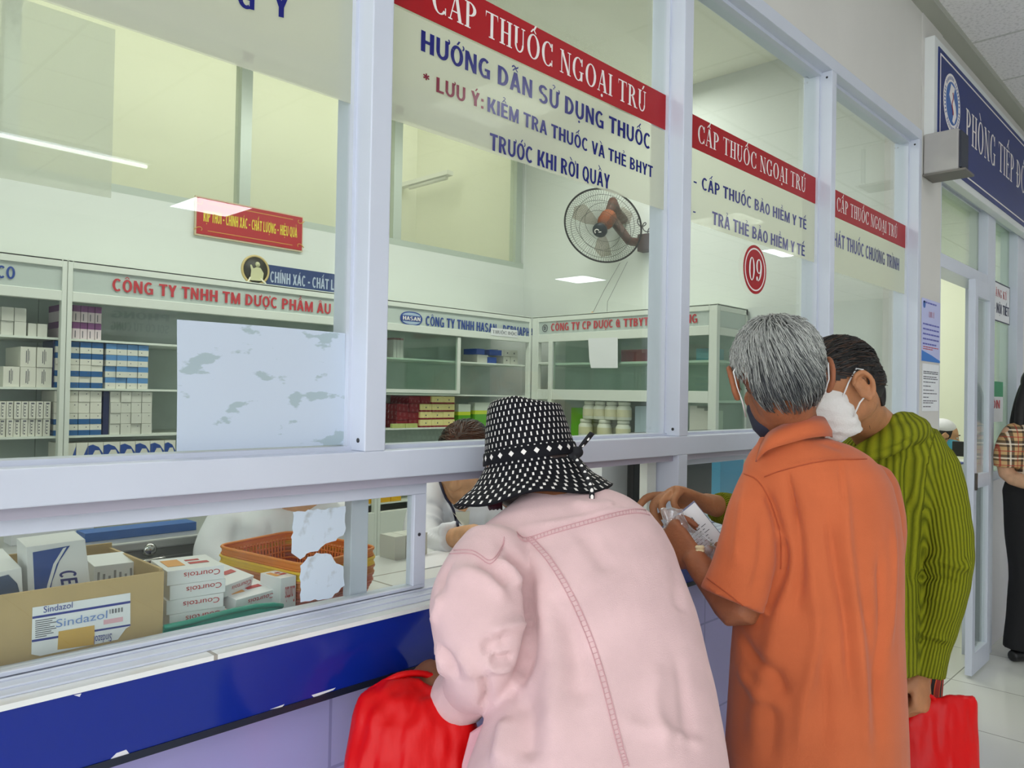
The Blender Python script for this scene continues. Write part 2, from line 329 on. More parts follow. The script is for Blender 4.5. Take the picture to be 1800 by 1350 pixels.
def ceil_mat():
    m = bpy.data.materials.new('acoustic_ceiling_tiles'); m.use_nodes = True; nt = m.node_tree; b = nt.nodes['Principled BSDF']; b.inputs['Roughness'].default_value = 0.9
    tc = nd(nt, 'ShaderNodeTexCoord'); br = nd(nt, 'ShaderNodeTexBrick'); br.offset = 0
    br.inputs['Scale'].default_value = 1.0; br.inputs['Mortar Size'].default_value = 0.011; br.inputs['Brick Width'].default_value = 0.6; br.inputs['Row Height'].default_value = 0.6
    br.inputs['Color1'].default_value = srgb((232, 230, 230))+(1,); br.inputs['Color2'].default_value = srgb((236, 234, 234))+(1,); br.inputs['Mortar'].default_value = srgb((204, 204, 200))+(1,)
    nt.links.new(tc.outputs['Object'], br.inputs['Vector'])
    nz = nd(nt, 'ShaderNodeTexNoise'); nz.inputs['Scale'].default_value = 70; nz.inputs['Detail'].default_value = 2; nt.links.new(tc.outputs['Object'], nz.inputs['Vector'])
    r = nd(nt, 'ShaderNodeMapRange'); r.inputs[1].default_value = 0.33; r.inputs[2].default_value = 0.5; r.inputs[3].default_value = 0.8; r.inputs[4].default_value = 1.0; nt.links.new(nz.outputs['Fac'], r.inputs[0])
    mx = nd(nt, 'ShaderNodeMix', data_type='RGBA', blend_type='MULTIPLY'); mx.inputs[0].default_value = 1; nt.links.new(br.outputs['Color'], mx.inputs[6]); nt.links.new(r.outputs[0], mx.inputs[7]); nt.links.new(mx.outputs[2], b.inputs['Base Color'])
    return m
def tile_mat(name, c1, c2, mort, w, h, msize, rough, off=0.0, swz=None):
    m = bpy.data.materials.new(name); m.use_nodes = True; nt = m.node_tree; b = nt.nodes['Principled BSDF']
    tc = nd(nt, 'ShaderNodeTexCoord'); br = nd(nt, 'ShaderNodeTexBrick'); br.offset = off
    br.inputs['Scale'].default_value = 1.0; br.inputs['Mortar Size'].default_value = msize; br.inputs['Brick Width'].default_value = w; br.inputs['Row Height'].default_value = h
    br.inputs['Color1'].default_value = srgb(c1)+(1,); br.inputs['Color2'].default_value = srgb(c2)+(1,); br.inputs['Mortar'].default_value = srgb(mort)+(1,)
    src = tc.outputs['Object']
    if swz:
        mp = nd(nt, 'ShaderNodeMapping'); mp.inputs['Rotation'].default_value = (math.radians(-90), 0, 0); nt.links.new(src, mp.inputs[0]); src = mp.outputs[0]
    nt.links.new(src, br.inputs['Vector']); nt.links.new(br.outputs['Color'], b.inputs['Base Color']); b.inputs['Roughness'].default_value = rough
    return m
struct(MB().box(-4, 14, -8, 6, -0.1, 0).build('floor', floor_mat(), org=(5.62-9*0.6, -0.01-9*.6, 0)))
struct(MB().box(-4, 14, -8, -0.03, CZ, CZ+0.1).build('ceiling', ceil_mat(), org=(0.05, -0.10-12*.6, CZ)))
struct(MB().box(-1.2, 3.95, 0.0, 2.55, CZ, CZ+0.1).build('ceiling', CREAM))
struct(MB().box(-1.3, 9.0, 2.55, 3.8, 4.0, 4.1).build('ceiling', CREAM))
struct(MB().box(3.95, 9.0, 0.0, 2.55, CZ, CZ+.1).build('ceiling', WHITE))
# hall side of the counter wall: lintel above the glazing, column beside the door, lilac tiled wall under the counter
b = MB().box(-3, 3.70, -0.052, 0.05, 2.596, CZ).box(3.703, 4.0, -0.055, 0.10, 0, CZ).box(4.0, 13, -0.052, 0.05, 2.52, CZ)
struct(b.build('wall_counter', WALL))
struct(MB().box(-3, 3.70, -0.035, 0.04, 0, 0.93).build('wall_base', tile_mat('lilac_wall_tiles', (164, 160, 214), (167, 163, 216), (138, 134, 188), 0.4, 0.25, 0.003, 0.22, swz=True), org=(0.33, 0, 0.03)))
struct(MB().box(-3, 9, -0.12, -0.052, CZ-0.03, CZ).build('trim_1', mat('crown_trim_grey', (170, 172, 160), 0.6)))
# pharmacy walls; the back wall has a clerestory opening
WY, WX, CS = 2.42, 3.80, 2.24
b = MB().box(-1.2, WX, WY, WY+.12, 0, CS).box(3.79, WX, WY, WY+.12, CS, CZ+.1).box(-1.2, 3.79, WY, WY+.12, 3.05, CZ+.1)
struct(b.build('wall_back', PWALL))
struct(MB().box(WX, WX+.15, 0.10, WY+.12, 0, CZ).build('wall_right', PWALL))
struct(MB().box(-1.3, -1.2, 0.0, WY+.12, 0, CZ).build('wall_left', PWALL))
struct(MB().box(-1.2, 9, 3.7, 3.8, 0, 4.0).build('wall_far', CREAM))
struct(MB().box(-1.2, 3.8, 2.45, 2.54, 3.25, 4.0).box(-1.3, -1.2, 2.54, 3.7, 0, 4.0).box(3.9, 4.0, 2.54, 3.7, 0, 4.0).build('wall_back_room', CREAM))
_t0 = onY(720, 330, 3.6); _d = ray(785, 305); _t1 = CAM+_d*(_t0[0]/_d[0])
tb2 = thing('tube_light', 'unlit white tube light seen through the clerestory beside its mullion', 'ceiling light', tuple(_t0))
MB().tube([_t0, (_t0[0], _t1[1], _t0[2])], .016, 10).build('tube', WHITE, tb2)
MB().box(_t0[0]-.03, _t0[0]+.03, _t1[1]-.04, 3.69, _t0[2]+.014, _t0[2]+.045).build('batten', WHITE, tb2)
struct(MB().box(3.95, 9.0, 3.0, 3.1, 0, CZ).build('wall_reception', GREENCREAM))
struct(MB().box(7.4, 7.5, 0.05, 3.0, 0, CZ).build('wall_reception_side', GREENCREAM))
# far side of the hall, seen only in reflections
OPP = mat('opposite_wall_paint', (170, 174, 174), 0.8)
struct(MB().box(-4, 14, -7.6, -7.5, 0, CZ).build('wall_opposite', OPP))
struct(MB().box(13.9, 14, -7.5, 0, 0, CZ).build('wall_end', OPP))
# recessed ceiling panels of the hall; the out-of-sight ones are added to light it
PANEL = mat('lit_ceiling_panel', (250, 250, 255), .5, emit=14.0)
for k, (x, y, lab) in enumerate(((3.34, -6.1, 'reflected in the glass beside the red motto sign'), (9.07, -6.2, 'reflected below the wall fan'), (8.83, -2.8, 'reflected under the two-line notice'), (6.95, -2.65, 'reflected in the letters above the 09 roundel'), (3.29, -2.2, 'reflected in the maroon letters'),
                                ) + tuple((x, y, 'added out of sight to light it, row %s' % ORD[j]) for j, (x, y) in enumerate(((-1.2, -2.2), (-1.2, -4.4), (0.1, -3.4), (.1, -6.1), (-3, -5.5))))):
    cl = thing('ceiling_light', 'square lit ceiling panel of the hall, ' + lab, 'ceiling light', (x, y, CZ-.02))
    MB().box(x-.28, x+.28, y-.28, y+.28, CZ-.012, CZ-.001).build('diffuser', PANEL, cl)
    MB().box(x-.3, x+.3, y-.3, y-.28, CZ-.016, CZ-.0005).box(x-.3, x+.3, y+.28, y+.3, CZ-.016, CZ-.0005).box(x-.3, x-.28, y-.28, y+.28, CZ-.016, CZ-.0005).box(x+.28, x+.3, y-.28, y+.28, CZ-.016, CZ-.0005).build('frame', ALU, cl)
tb = thing('tube_light', 'fluorescent tube light of the hall ceiling reflected in the left glass bay', 'ceiling light', (1.7, -5.05, CZ-.06))
MB().tube([(1.14, -5.05, CZ-.05), (2.34, -5.05, CZ-.05)], .014, 10).build('tube', mat('lit_tube', (250, 250, 255), .5, emit=10.0), tb)
MB().box(1.1, 2.38, -5.08, -5.02, CZ-.03, CZ-.0005).build('batten', ALU, tb)
for (l, r), (t, b_), lines, lab in (((178, 312), (543, 592), (('PHÒNG', .62, .25), ('SOI CỔ TỬ CUNG', .18, .3)), 'white room sign on the opposite hall wall, mirrored faintly in the left glass bay'),):
    a_, c_ = onY((l+r)/2, b_, 7.49), onY((l+r)/2, t, 7.49); xa, xb = onY(l, t, 7.49)[0], onY(r, t, 7.49)[0]; hh = c_[2]-a_[2]
    o = thing('room_sign', lab, 'sign', ((xa+xb)/2, -7.48, a_[2])); MB().box(xa, xb, -7.499, -7.48, a_[2], c_[2]).build('board', PAPER, o)
    for tx, fr_, ht in lines: letter('lettering', tx, NAVY, o, (xb-(xb-xa)*.12, -7.48, a_[2]+hh*fr_), (xa+(xb-xa)*.12, -7.48, a_[2]+hh*fr_), (0, 1, 0), hh*ht)
# clerestory window frame with its mullions
fr = MB()
for x in (-.19, .80, 1.79, 2.72): fr.box(x, x+.057, WY+.02, WY+.08, CS, 3.05)
fr.box(3.735, 3.79, WY+.02, WY+.08, CS, 3.05).box(-1.2, 3.79, WY+.0, WY+.10, CS, CS+.035).box(-1.2, 3.79, WY+.02, WY+.08, 3.0, 3.05)
w = struct(fr.build('window_1', mat('greyish_window_frame', (190, 200, 190), 0.35, 0.3)))
MB().box(-1.2, 3.74, WY+.045, WY+.05, CS+.03, 3.01).build('pane', glass_mat('dull_clerestory_glass', (250, 252, 248), milky=.12, milk=(226, 228, 212), rough=.4, gloss=.35), w)

# ------------------------------------------------------------------ glazed counter partition
MX = [(-.205, -.162), (.771, .814), (1.748, 1.791), (2.706, 2.746), (3.668, 3.703)]
FY0, FY1, RB, RT, HB, HT = -0.057, 0.045, 1.252, 1.300, 2.552, 2.596
mull = MB()
for a, c in MX: mull.box(a, c, FY0, FY1, RT, HB)
struct(mull.build('trim_2', ALU, bevel=.002))
struct(MB().box(-3, 3.703, FY0, FY1, HB, HT).build('trim_3', ALU, bevel=.002))
struct(MB().box(-3, 3.703, FY0, FY1, RB, RT).build('trim_4', ALU, bevel=.002))
low = MB()
for a, c in (MX[0], MX[2], MX[3], MX[4]): low.box(a, c, FY0, FY1, 1.03, RB)
struct(low.build('trim_5', ALU, bevel=.002))
# glazing beads, screws and panes: one window for each bay
for i in range(4):
    a, c = MX[i][1], MX[i+1][0]
    bd = MB().box(a, c, -0.020, 0.02, RT, RT+.007).box(a, c, -.02, .02, HB-.012, HB).box(a, a+.006, -.014, .02, RT+.007, HB-.012).box(c-.006, c, -.014, .02, RT+.007, HB-.012)
    w = struct(bd.build('window_%d' % (i+2), ALU))
    MB().box(a+.004, c-.004, -0.003, 0.003, RT+.004, HB-.01).build('pane', GLASS, w)
    sc = MB()
    for z in (1.318, 2.53):
        sc.lathe([(0.004, 0), (0.004, .001), (0, .0012)], (c-.0, -.038, z), 10, axis=(np.array([0, 1., 0]), np.array([0, 0, 1.]), np.array([-1., 0, 0])))
    sc.build('screw', mat('dark_screw', (60, 60, 62), .4, .6), w)
# translucent film band glued behind the lettering
for i, (zb, lab) in enumerate(((1.896, 'translucent white film across the upper glass left of the red banners'), (1.892, 'translucent white film behind the long three-line blue notice'), (1.884, 'translucent white film behind the two-line notice above the 09 roundel'), (1.874, 'translucent white film across the narrow glass bay nearest the doorway'))):
    a, c = MX[i][1]+.002, MX[i+1][0]-.002
    poly = [(a, zb), (c, zb), (c, 2.10 if i else 2.53), (a, 2.10 if i else 2.53)]
    if i == 0: poly = [(MX[0][1], zb), (c, zb), (c, 2.53), (MX[0][1], 2.53)]
    tag(sheet('window_film', poly, -0.0032, 0.0004, FILM), lab, 'window film')
tag(sheet('window_film', [(MX[0][1]+.002, 1.66), (.385, 1.66), (.385, 1.893), (MX[0][1]+.002, 1.893)], .0042, .0005, FILM), 'narrow translucent film strip low on the far left glass bay, below the upper film', 'window film')
# counter: tiled ledge with blue fascia, inner worktop
LEDGE = 1.034
ct = thing('service_counter', 'long white tiled counter ledge with shiny blue fascia below the glass', 'counter', (1.0, -.05, .93))
tl = tile_mat('white_counter_tiles', (236, 238, 236), (232, 235, 232), (165, 160, 150), 0.5, 0.3, 0.003, 0.18)
MB().box(-3, 3.70, -0.100, 0.02, LEDGE-.007, LEDGE).build('ledge', tl, ct)
MB().box(-3, 3.70, 0.02, 0.42, .965, 1.0).build('worktop', tl, ct)
def fascia_mat():
    m = mat('blue_laminate', (14, 40, 140), 0.1, spec=.4); return m
MB().box(-3, 3.70, -0.098, -0.086, .934, LEDGE-.007).build('fascia', fascia_mat(), ct)
MB().box(-3, 3.70, -0.100, -0.037, .924, .934).build('edge_strip', mat('dark_edge_strip', (20, 28, 48), .4), ct)
ch = MB()
for P in ([(205, 1324), (222, 1318), (229, 1327), (206, 1340), (188, 1341)], [(143, 1219), (130, 1222), (140, 1225)], [(548, 1222), (590, 1209), (586, 1213), (552, 1226)], [(475, 1247), (500, 1238), (496, 1243)]):
    q = [onY(x, y, -.0985) for x, y in P]; ch.prism(q, (0, .0006, 0))
ch.build('chipped_patch', mat('chipped_white', (225, 226, 232), .7), ct)
# sliding hatch: bottom track, top track and sashes
tr = MB()
for y0, y1, z in ((-.078, -.056, 1.037), (-.056, -.052, 1.0395), (-.052, -.030, 1.038), (-.030, -.026, 1.041), (-.026, .03, 1.0395)): tr.box(-3, 3.70, y0, y1, LEDGE, z)
struct(tr.build('trim_6', ALU, bevel=.0012))
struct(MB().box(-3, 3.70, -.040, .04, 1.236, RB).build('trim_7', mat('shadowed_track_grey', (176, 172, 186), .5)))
def sash(name, x0, x1, y0, y1, wl=.028, wr=.028, lab='', bot=.006, top=.022):
    z0, z1 = 1.041, 1.236
    o = struct(MB().box(x0, x1, y0, y1, z1-top, z1).box(x0, x1, y0, y1, z0, z0+bot).box(x0, x0+wl, y0, y1, z0+bot, z1-top).box(x1-wr, x1, y0, y1, z0+bot, z1-top).build(name, ALU, bevel=.0012))
    ym = (y0+y1)/2
    MB().box(x0+wl, x1-wr, ym-.002, ym+.002, z0+bot, z1-top).build('pane', GLASS, o)
    return o
s1 = sash('window_6', -.16, .937, -.022, .000)
MB().lathe([(.0032, 0), (.0032, .001), (0, .0012)], (.921, -.022, 1.14), 10, axis=(np.array([1., 0, 0]), np.array([0, 0, 1.]), np.array([0, -1., 0]))).build('screw_hole', DARK, s1)
sash('window_7', .784, 1.745, .006, .028, wl=.034, wr=.022, top=.020) if False else None
s2 = struct(MB().box(.790, .826, .004, .026, 1.041, 1.236).build('window_7', ALU, bevel=.0012))
s3 = struct(MB().box(1.70, 1.742, .006, .030, 1.041, 1.236).build('window_8', ALUIN, bevel=.0012))
sash('window_9', 1.82, 2.70, .006, .028, wl=.02)
sash('window_10', 2.76, 3.66, .006, .028)
# ------------------------------------------------------------------ doorway side
JW = ALU
FRY0, FRY1 = -.05, .06
dj = MB().box(4.0, 4.03, FRY0, FRY1, 0, 2.50).box(4.90, 5.07, FRY0, FRY1, 0, 2.50).box(5.63, 5.80, FRY0, FRY1, 0, 2.50).box(4.0, 9, FRY0, FRY1, 2.47, 2.52).box(4.03, 4.90, FRY0, FRY1, 2.04, 2.105)
struct(dj.build('trim_8', JW, bevel=.002))
w = struct(MB().box(4.03, 4.90, -.01, .01, 2.105, 2.115).box(4.03, 4.90, -.01, .01, 2.46, 2.47).build('window_11', ALU))
MB().box(4.03, 4.90, -.003, .003, 2.11, 2.465).build('pane', glass_mat('greenish_lightbox_glass', (226, 236, 224), milky=.35, milk=(230, 236, 220)), w)
w = struct(MB().box(5.07, 5.63, -.012, .012, .95, 1.0).build('window_12', ALU))
MB().box(5.07, 5.63, -.003, .003, 1.0, 2.47).build('pane', glass_mat('slightly_milky_glass', (226, 240, 228), milky=.35, milk=(216, 228, 216)), w)
MB().box(5.07, 5.63, -.02, .01, 0.0, .95).build('lower_panel', mat('white_lower_panel', (232, 230, 234), .4), w)
struct(MB().box(5.80, 9, -.04, .05, 0, 2.47).build('wall_hall', mat('hall_side_wall', (226, 226, 224), .7)))
dl = MB().box(4.50, 4.555, -.085, -.052, .012, 2.035).box(4.80, 4.86, -.085, -.052, .012, 2.035).box(4.555, 4.80, -.085, -.052, .012, .12).box(4.555, 4.80, -.085, -.052, 1.95, 2.035).box(4.555, 4.80, -.085, -.052, .96, 1.03)
d = struct(dl.build('door_1', ALU, bevel=.002))
MB().box(4.555, 4.80, -.072, -.067, .12, 1.95).build('pane', GLASS, d)
MB().box(4.515, 4.54, -.094, -.085, .955, 1.04).build('door_lock', mat('dark_lock', (90, 86, 80), .4, .6), d)
# reception desk and its two screens
dk = thing('reception_desk', 'white reception desk with a stone base seen through the open doorway', 'desk', (5.9, .75, 0))
MB().box(5.45, 5.50, .22, 1.9, 0.12, 1.01).box(5.45, 6.1, .22, 1.9, .97, 1.01).build('body', mat('desk_white', (228, 232, 222), .5), dk)
MB().box(5.44, 5.46, .22, 1.9, .0, .12).build('kick_board', mat('desk_kick', (206, 210, 200), .4), dk)
MB().box(5.44, 5.452, .22, 1.9, .12, .22).build('stone_band', mat('beige_stone', (176, 164, 140), .4, noise_amt=.25, noise_scale=14), dk)
p = at(1690, 800, 5.45)
mo = thing('monitor', 'black flat monitor facing the masked receptionist beyond the doorway', 'monitor', (p[0], p[1], 1.01))
MB().box(p[0]-.02, p[0]+.0, p[1]-.30, p[1]+.055, 1.025, 1.13).build('screen', BLACK, mo, bevel=.006)
MB().box(p[0]-.04, p[0]+.08, p[1]-.20, p[1]-.05, 1.0101, 1.02).box(p[0]+.0, p[0]+.02, p[1]-.14, p[1]-.10, 1.02, 1.10).build('stand', BLACK, mo)
fo = at(1685, 896, 5.1); tag(MB().box(5.45, 5.62, fo[1]-.06, fo[1]+.12, 1.0102, 1.022).build('folder', mat('blue_folder', (60, 80, 170), .5)), 'blue folder lying on the edge of the white reception desk', 'folder')

# ------------------------------------------------------------------ big blue sign, speaker, posters
SIGNBLUE = mat('sign_blue', (14, 40, 112), .4, spec=.25)
sg = thing('department_sign', 'long blue sign with white frame and round emblem high above the doorway', 'sign', (5.5, -.08, 2.45))
MB().box(3.735, 9.0, -.095, -.0525, 2.44, 3.02).build('frame', mat('sign_frame_white', (222, 226, 224), .4), sg, bevel=.003)
MB().box(3.785, 8.97, -.099, -.094, 2.475, 2.985).build('face', SIGNBLUE, sg)
MB().box(3.805, 8.95, -.1003, -.099, 2.955, 2.962).box(3.805, 8.95, -.1003, -.099, 2.498, 2.505).box(3.805, 3.812, -.1003, -.099, 2.505, 2.955).build('border_line', LETWHITE, sg)
EY = (np.array([1., 0, 0]), np.array([0, 0, 1.]), np.array([0, -1., 0]))
ec = onY(1673.5, 195, -.1); er = (onY(1688.5, 190, -.1)[0]-onY(1659, 190, -.1)[0])/2; ez = onY(1673.5, 131, -.1)[2]-er; ex = ec[0]; k_ = er/.185
def disc(b, cx, cz, r, Y, t, n=40, mi=0): return b.lathe([(r, 0), (r, t), (0, t)], (cx, Y, cz), n, mi, EY, smooth=False)
em = disc(MB(), ex, ez, er, -.0992, .001).build('emblem_ring', LETWHITE, sg)
disc(MB(), ex, ez, er*.73, -.1003, .0006).build('emblem_disc', mat('emblem_blue', (30, 96, 176), .4), em)
mp = MB().prism([(ex+a*k_, -.1012, ez+c*k_) for a, c in ((-.03, .12), (.05, .11), (.02, .05), (.07, 0), (.09, -.06), (.04, -.12), (.0, -.11), (.03, -.05), (-.03, 0), (-.07, .04))], (0, -.0006, 0)).build('emblem_map', LETWHITE, em)
MB().tube([(ex+.012*k_*math.sin(a*3), -.1022, ez+(.07-a*.05)*k_) for a in np.linspace(0, 2.8, 20)], .0025, 5).build('emblem_snake', mat('emblem_red', (150, 60, 70), .5), em)
rg = MB()
for k in range(44):
    a = 2*math.pi*k/44
    if k % 9 == 0: continue
    c0 = np.array([ex+.16*k_*math.cos(a), -.1003, ez+.16*k_*math.sin(a)]); t = np.array([-math.sin(a), 0, math.cos(a)]); r_ = np.array([math.cos(a), 0, math.sin(a)])
    rg.obox(c0-t*.005*k_-r_*.012*k_, t*.009*k_, r_*.022*k_, (0, -.0005, 0))
rg.build('emblem_ring_letters', mat('emblem_ring_blue', (70, 90, 150), .5), em)
x0 = onY(1698, 220, -.1)[0]; sc_ = (onY(1755, 240, -.1)[0]-x0)/(serif('PHÒNG T')[0][:, 0].max()-.75); wT = (serif('PHÒNG TIẾP ĐÓN')[0][:, 0].max())*sc_
z0, z1 = onY(1700, 249, -.1)[2], onY(1700, 191, -.1)[2]
letter('lettering', 'PHÒNG TIẾP ĐÓN', LETWHITE, sg, (x0, -.099, z0), (x0+wT, -.099, z0), YN, z1-z0, kind='serif', lift=.0009)
# wall speaker
sp = thing('wall_speaker', 'grey box loudspeaker on the wall below the blue sign', 'speaker', (3.78, -.12, 2.40))
MB().box(3.72, 3.845, -.196, -.058, 2.405, 2.583).build('cabinet', mat('speaker_grey', (176, 174, 170), .6, noise_amt=.06, noise_scale=9), sp, bevel=.006)
MB().box(3.728, 3.838, -.206, -.196, 2.415, 2.573).build('grille', mat('speaker_grille', (58, 62, 74), .7, bump=.4, bump_scale=400), sp)
MB().box(3.715, 3.86, -.225, -.058, 2.396, 2.405).build('bracket', mat('speaker_bracket', (120, 116, 110), .5, .5), sp)
# column notices
po = thing('notice_poster', 'pale blue notice poster with red heading and blue wave foot on the column', 'poster', (3.85, -.057, 1.58))
MB().box(3.725, 3.998, -.0582, -.0562, 1.583, 1.862).build('sheet', mat('poster_lilac', (196, 200, 240), .5), po)
MB().prism([(3.725, -.0584, 1.583), (3.998, -.0584, 1.583), (3.998, -.0584, 1.592), (3.87, -.0584, 1.612), (3.725, -.0584, 1.630)], (0, -.0004, 0)).build('wave_foot', mat('poster_blue', (52, 122, 206), .5), po)
disc(MB(), 3.755, 1.835, .017, -.0583, .0006, 20).build('emblem', mat('poster_emblem', (60, 110, 190), .5), po)
letter('lettering', 'LƯU Ý', REDLET, po, (3.82, -.0583, 1.783), (3.90, -.0583, 1.783), YN, .024, kind='serif')
def print_lines(name, m, par, rows, Y, x0, x1, h, seed=1, words=(.02, .05), U=None):
    """rows of small printed words too fine to read: short bars"""
    r = random.Random(seed); b = MB()
    for z, fr in rows:
        x = x0
        while x < x0+(x1-x0)*fr-.01:
            w_ = min(r.uniform(*words), x0+(x1-x0)*fr-x); b.box(x, x+w_, Y-.0005, Y, z, z+h); x += w_+.006
    return b.build(name, m, par)
print_lines('fine_print', mat('poster_ink', (96, 100, 180), .6), po, [(1.745-k*.022, .98 if k < 4 else .8) for k in range(5)]+[(1.842, .8)], -.0584, 3.74, 3.985, .007)
print_lines('red_fine_print', REDLET, po, [(1.645, .95), (1.636, .6)], -.0584, 3.745, 3.985, .004, 3)
no = thing('paper_notice', 'small white printed notice taped on the column under the pale blue poster', 'notice', (3.86, -.057, 1.36))
MB().box(3.742, 3.985, -.0578, -.0562, 1.36, 1.572).build('sheet', PAPER, no)
print_lines('fine_print', INK, no, [(1.535, .98), (1.527, .98), (1.512, .9), (1.503, .95), (1.488, .8), (1.47, .5), (1.452, .7), (1.437, .9), (1.42, .35), (1.404, .9), (1.395, .7), (1.378, .5)], -.0579, 3.755, 3.975, .004, 5)
rs = thing('registration_sign', 'white sign with red and dark blue lettering on glass beyond the doorway', 'sign', (5.35, -.02, 1.87))
MB().box(4.985, 5.615, -.012, -.006, 1.885, 2.12).build('board', PAPER, rs)
MB().box(4.985, 5.615, -.0125, -.0115, 2.112, 2.12).box(4.985, 5.615, -.0125, -.0115, 1.885, 1.893).box(5.607, 5.615, -.0125, -.0115, 1.893, 2.112).build('border_line', mat('thin_dark_border', (70, 72, 90), .5), rs)
letter('red_lettering', 'GIẤY ĐĂNG KÝ', REDLET, rs, (4.99, -.012, 2.032), (5.53, -.012, 2.032), YN, .045, kind='serif')
letter('lettering', 'NHẬN - NỘI TIẾT', mat('dark_navy_ink', (40, 44, 80), .5), rs, (4.99, -.012, 1.935), (5.59, -.012, 1.935), YN, .058, bold=.02)
gp = thing('green_poster', 'small green and white poster on the glass behind the woman in black', 'poster', (5.4, -.01, 1.29))
MB().box(5.10, 5.48, -.008, -.004, 1.44, 1.53).build('green_part', mat('poster_green', (66, 160, 112), .5), gp)
MB().box(5.10, 5.48, -.008, -.004, 1.29, 1.44).build('white_part', PAPER, gp)
letter('lettering', 'HÔN', REDLET, gp, (5.10, -.008, 1.37), (5.40, -.008, 1.37), YN, .05, bold=.02)

# ------------------------------------------------------------------ writing on the glass
GY = -.0042
bn = ['red banner across the wide glass above the three-line blue notice', 'red banner across the glass above the 09 roundel', 'red banner on the narrow glass nearest the doorway']
bands = []
for i in (1, 2, 3):
    a, c = MX[i][1]+.001, MX[i+1][0]-.001
    zt, zb = (2.195, 2.103) if i == 1 else ((2.182, 2.09) if i == 2 else (2.176, 2.076))
    o = thing('banner_strip', bn[i-1], 'banner', ((a+c)/2, GY, zb)); bands.append(o)
    MB().box(a, c, GY-.0008, GY, zb, zt).build('strip', RED, o)
    if i == 1: P0, P1 = onY(748, 29, GY), onY(1134, 204, GY); zb0, cap = 2.123, .052; x0, x1 = onY(744, 20, GY)[0]+.02, P1[0]
    elif i == 2: x0, x1 = onY(1226, 250, GY)[0], onY(1415, 343, GY)[0]; w3 = x1-x0; zb0, cap = 2.112, .050
    else: x1 = onY(1576, 425, GY)[0]; x0 = x1-w3*.93; zb0, cap = 2.102, .050
    letter('lettering', 'CẤP THUỐC NGOẠI TRÚ', LETWHITE, o, (x0, GY-.0008, zb0), (x1, GY-.0008, zb0), YN, cap, kind='serif', lift=.0006)
def gl(label, lines):
    o = thing('window_lettering', label, 'lettering', tuple(onY(*lines[0][2], GY)))
    for txt, m, l, r, t, kw in lines: ylet('line', txt, m, o, GY, l, r, t, **kw)
    return o
B = dict(bold=.012)
gl('dark blue letters at the very top of the left glass bay', [('G  Y', NAVY, (416, 12), (507, 34), (416, -32), dict(bold=.03))])
gl('three-line blue and maroon notice lettered on the wide middle glass', [
    ('HƯỚNG DẪN SỬ DỤNG THUỐC', NAVY, (739, 89), (1141.5, 263), (739, 52), B),
    ('* LƯU Ý:', MAROON, (742.5, 153), (849, 192), (742.5, 126), B),
    ('KIỂM TRA THUỐC VÀ THẺ BHYT', NAVY, (856, 196), (1146.6, 313), (856, 170), B),
    ('TRƯỚC KHI RỜI QUẦY', NAVY, (860, 263), (1071, 333), (860, 233), B)])
gl('two-line dark blue notice on the glass above the 09 roundel', [
    ('-', NAVY, (1218.5, 327), (1224, 329), (1218.5, 309), B), ('CẤP THUỐC BẢO HIỂM Y TẾ', NAVY, (1232.8, 333), (1416.8, 404), (1232.8, 311), B),
    ('-', NAVY, (1217.5, 379), (1222, 380), (1217.5, 363), B), ('TRẢ THẺ BẢO HIỂM Y TẾ', NAVY, (1251, 394), (1414, 451), (1251, 371), B)])
xr = onY(1580, 476, GY); 
o = thing('window_lettering', 'single-line dark blue notice on the narrow glass nearest the doorway', 'lettering', (3.2, GY, 1.95))
zl = onY(1500, 445, GY)[2]
letter('line', 'CẤP PHÁT THUỐC CHƯƠNG TRÌNH', NAVY, o, (xr[0]-.875, GY, xr[2]), (xr[0], GY, xr[2]), YN, .052, bold=.012)
rc = onY(1327, 474, GY); rt_ = (onY(1327, 431, GY)[2]-onY(1327, 517, GY)[2])/2
ro = thing('number_roundel', 'round red sticker with the white number 09 on the glass', 'sticker', (rc[0], GY, rc[2]-rt_))
disc(MB(), rc[0], rc[2], rt_, GY, .0006).build('disc', RED, ro)
MB().lathe([(rt_*.88, 0), (rt_*.88, .0004), (rt_*.82, .0004), (rt_*.82, 0)], (rc[0], GY-.0006, rc[2]), 48, 0, EY, smooth=False, caps=False).build('ring', LETWHITE, ro)
letter('lettering', '09', LETWHITE, ro, (rc[0]-rt_*.56, GY-.0006, rc[2]-rt_*.46), (rc[0]+rt_*.56, GY-.0006, rc[2]-rt_*.46), YN, rt_*.92, kind='serif')
# old bluish sheet stuck to the glass, with peeled patches
def patched(name, base, patch, scale, lo, hi, stretch=(1, 1, 1), detail=5):
    m = bpy.data.materials.new(name); m.use_nodes = True; nt = m.node_tree; b = nt.nodes['Principled BSDF']; b.inputs['Roughness'].default_value = .55
    tc = nd(nt, 'ShaderNodeTexCoord'); mp = nd(nt, 'ShaderNodeMapping'); mp.inputs['Scale'].default_value = stretch; nt.links.new(tc.outputs['Object'], mp.inputs[0])
    nz = nd(nt, 'ShaderNodeTexNoise'); nz.inputs['Scale'].default_value = scale; nz.inputs['Detail'].default_value = detail; nt.links.new(mp.outputs[0], nz.inputs['Vector'])
    r = nd(nt, 'ShaderNodeMapRange'); r.inputs[1].default_value = lo; r.inputs[2].default_value = hi; nt.links.new(nz.outputs['Fac'], r.inputs[0])
    mx = nd(nt, 'ShaderNodeMix', data_type='RGBA'); mx.inputs[6].default_value = srgb(base)+(1,); mx.inputs[7].default_value = srgb(patch)+(1,); nt.links.new(r.outputs[0], mx.inputs[0]); nt.links.new(mx.outputs[2], b.inputs['Base Color'])
    return m
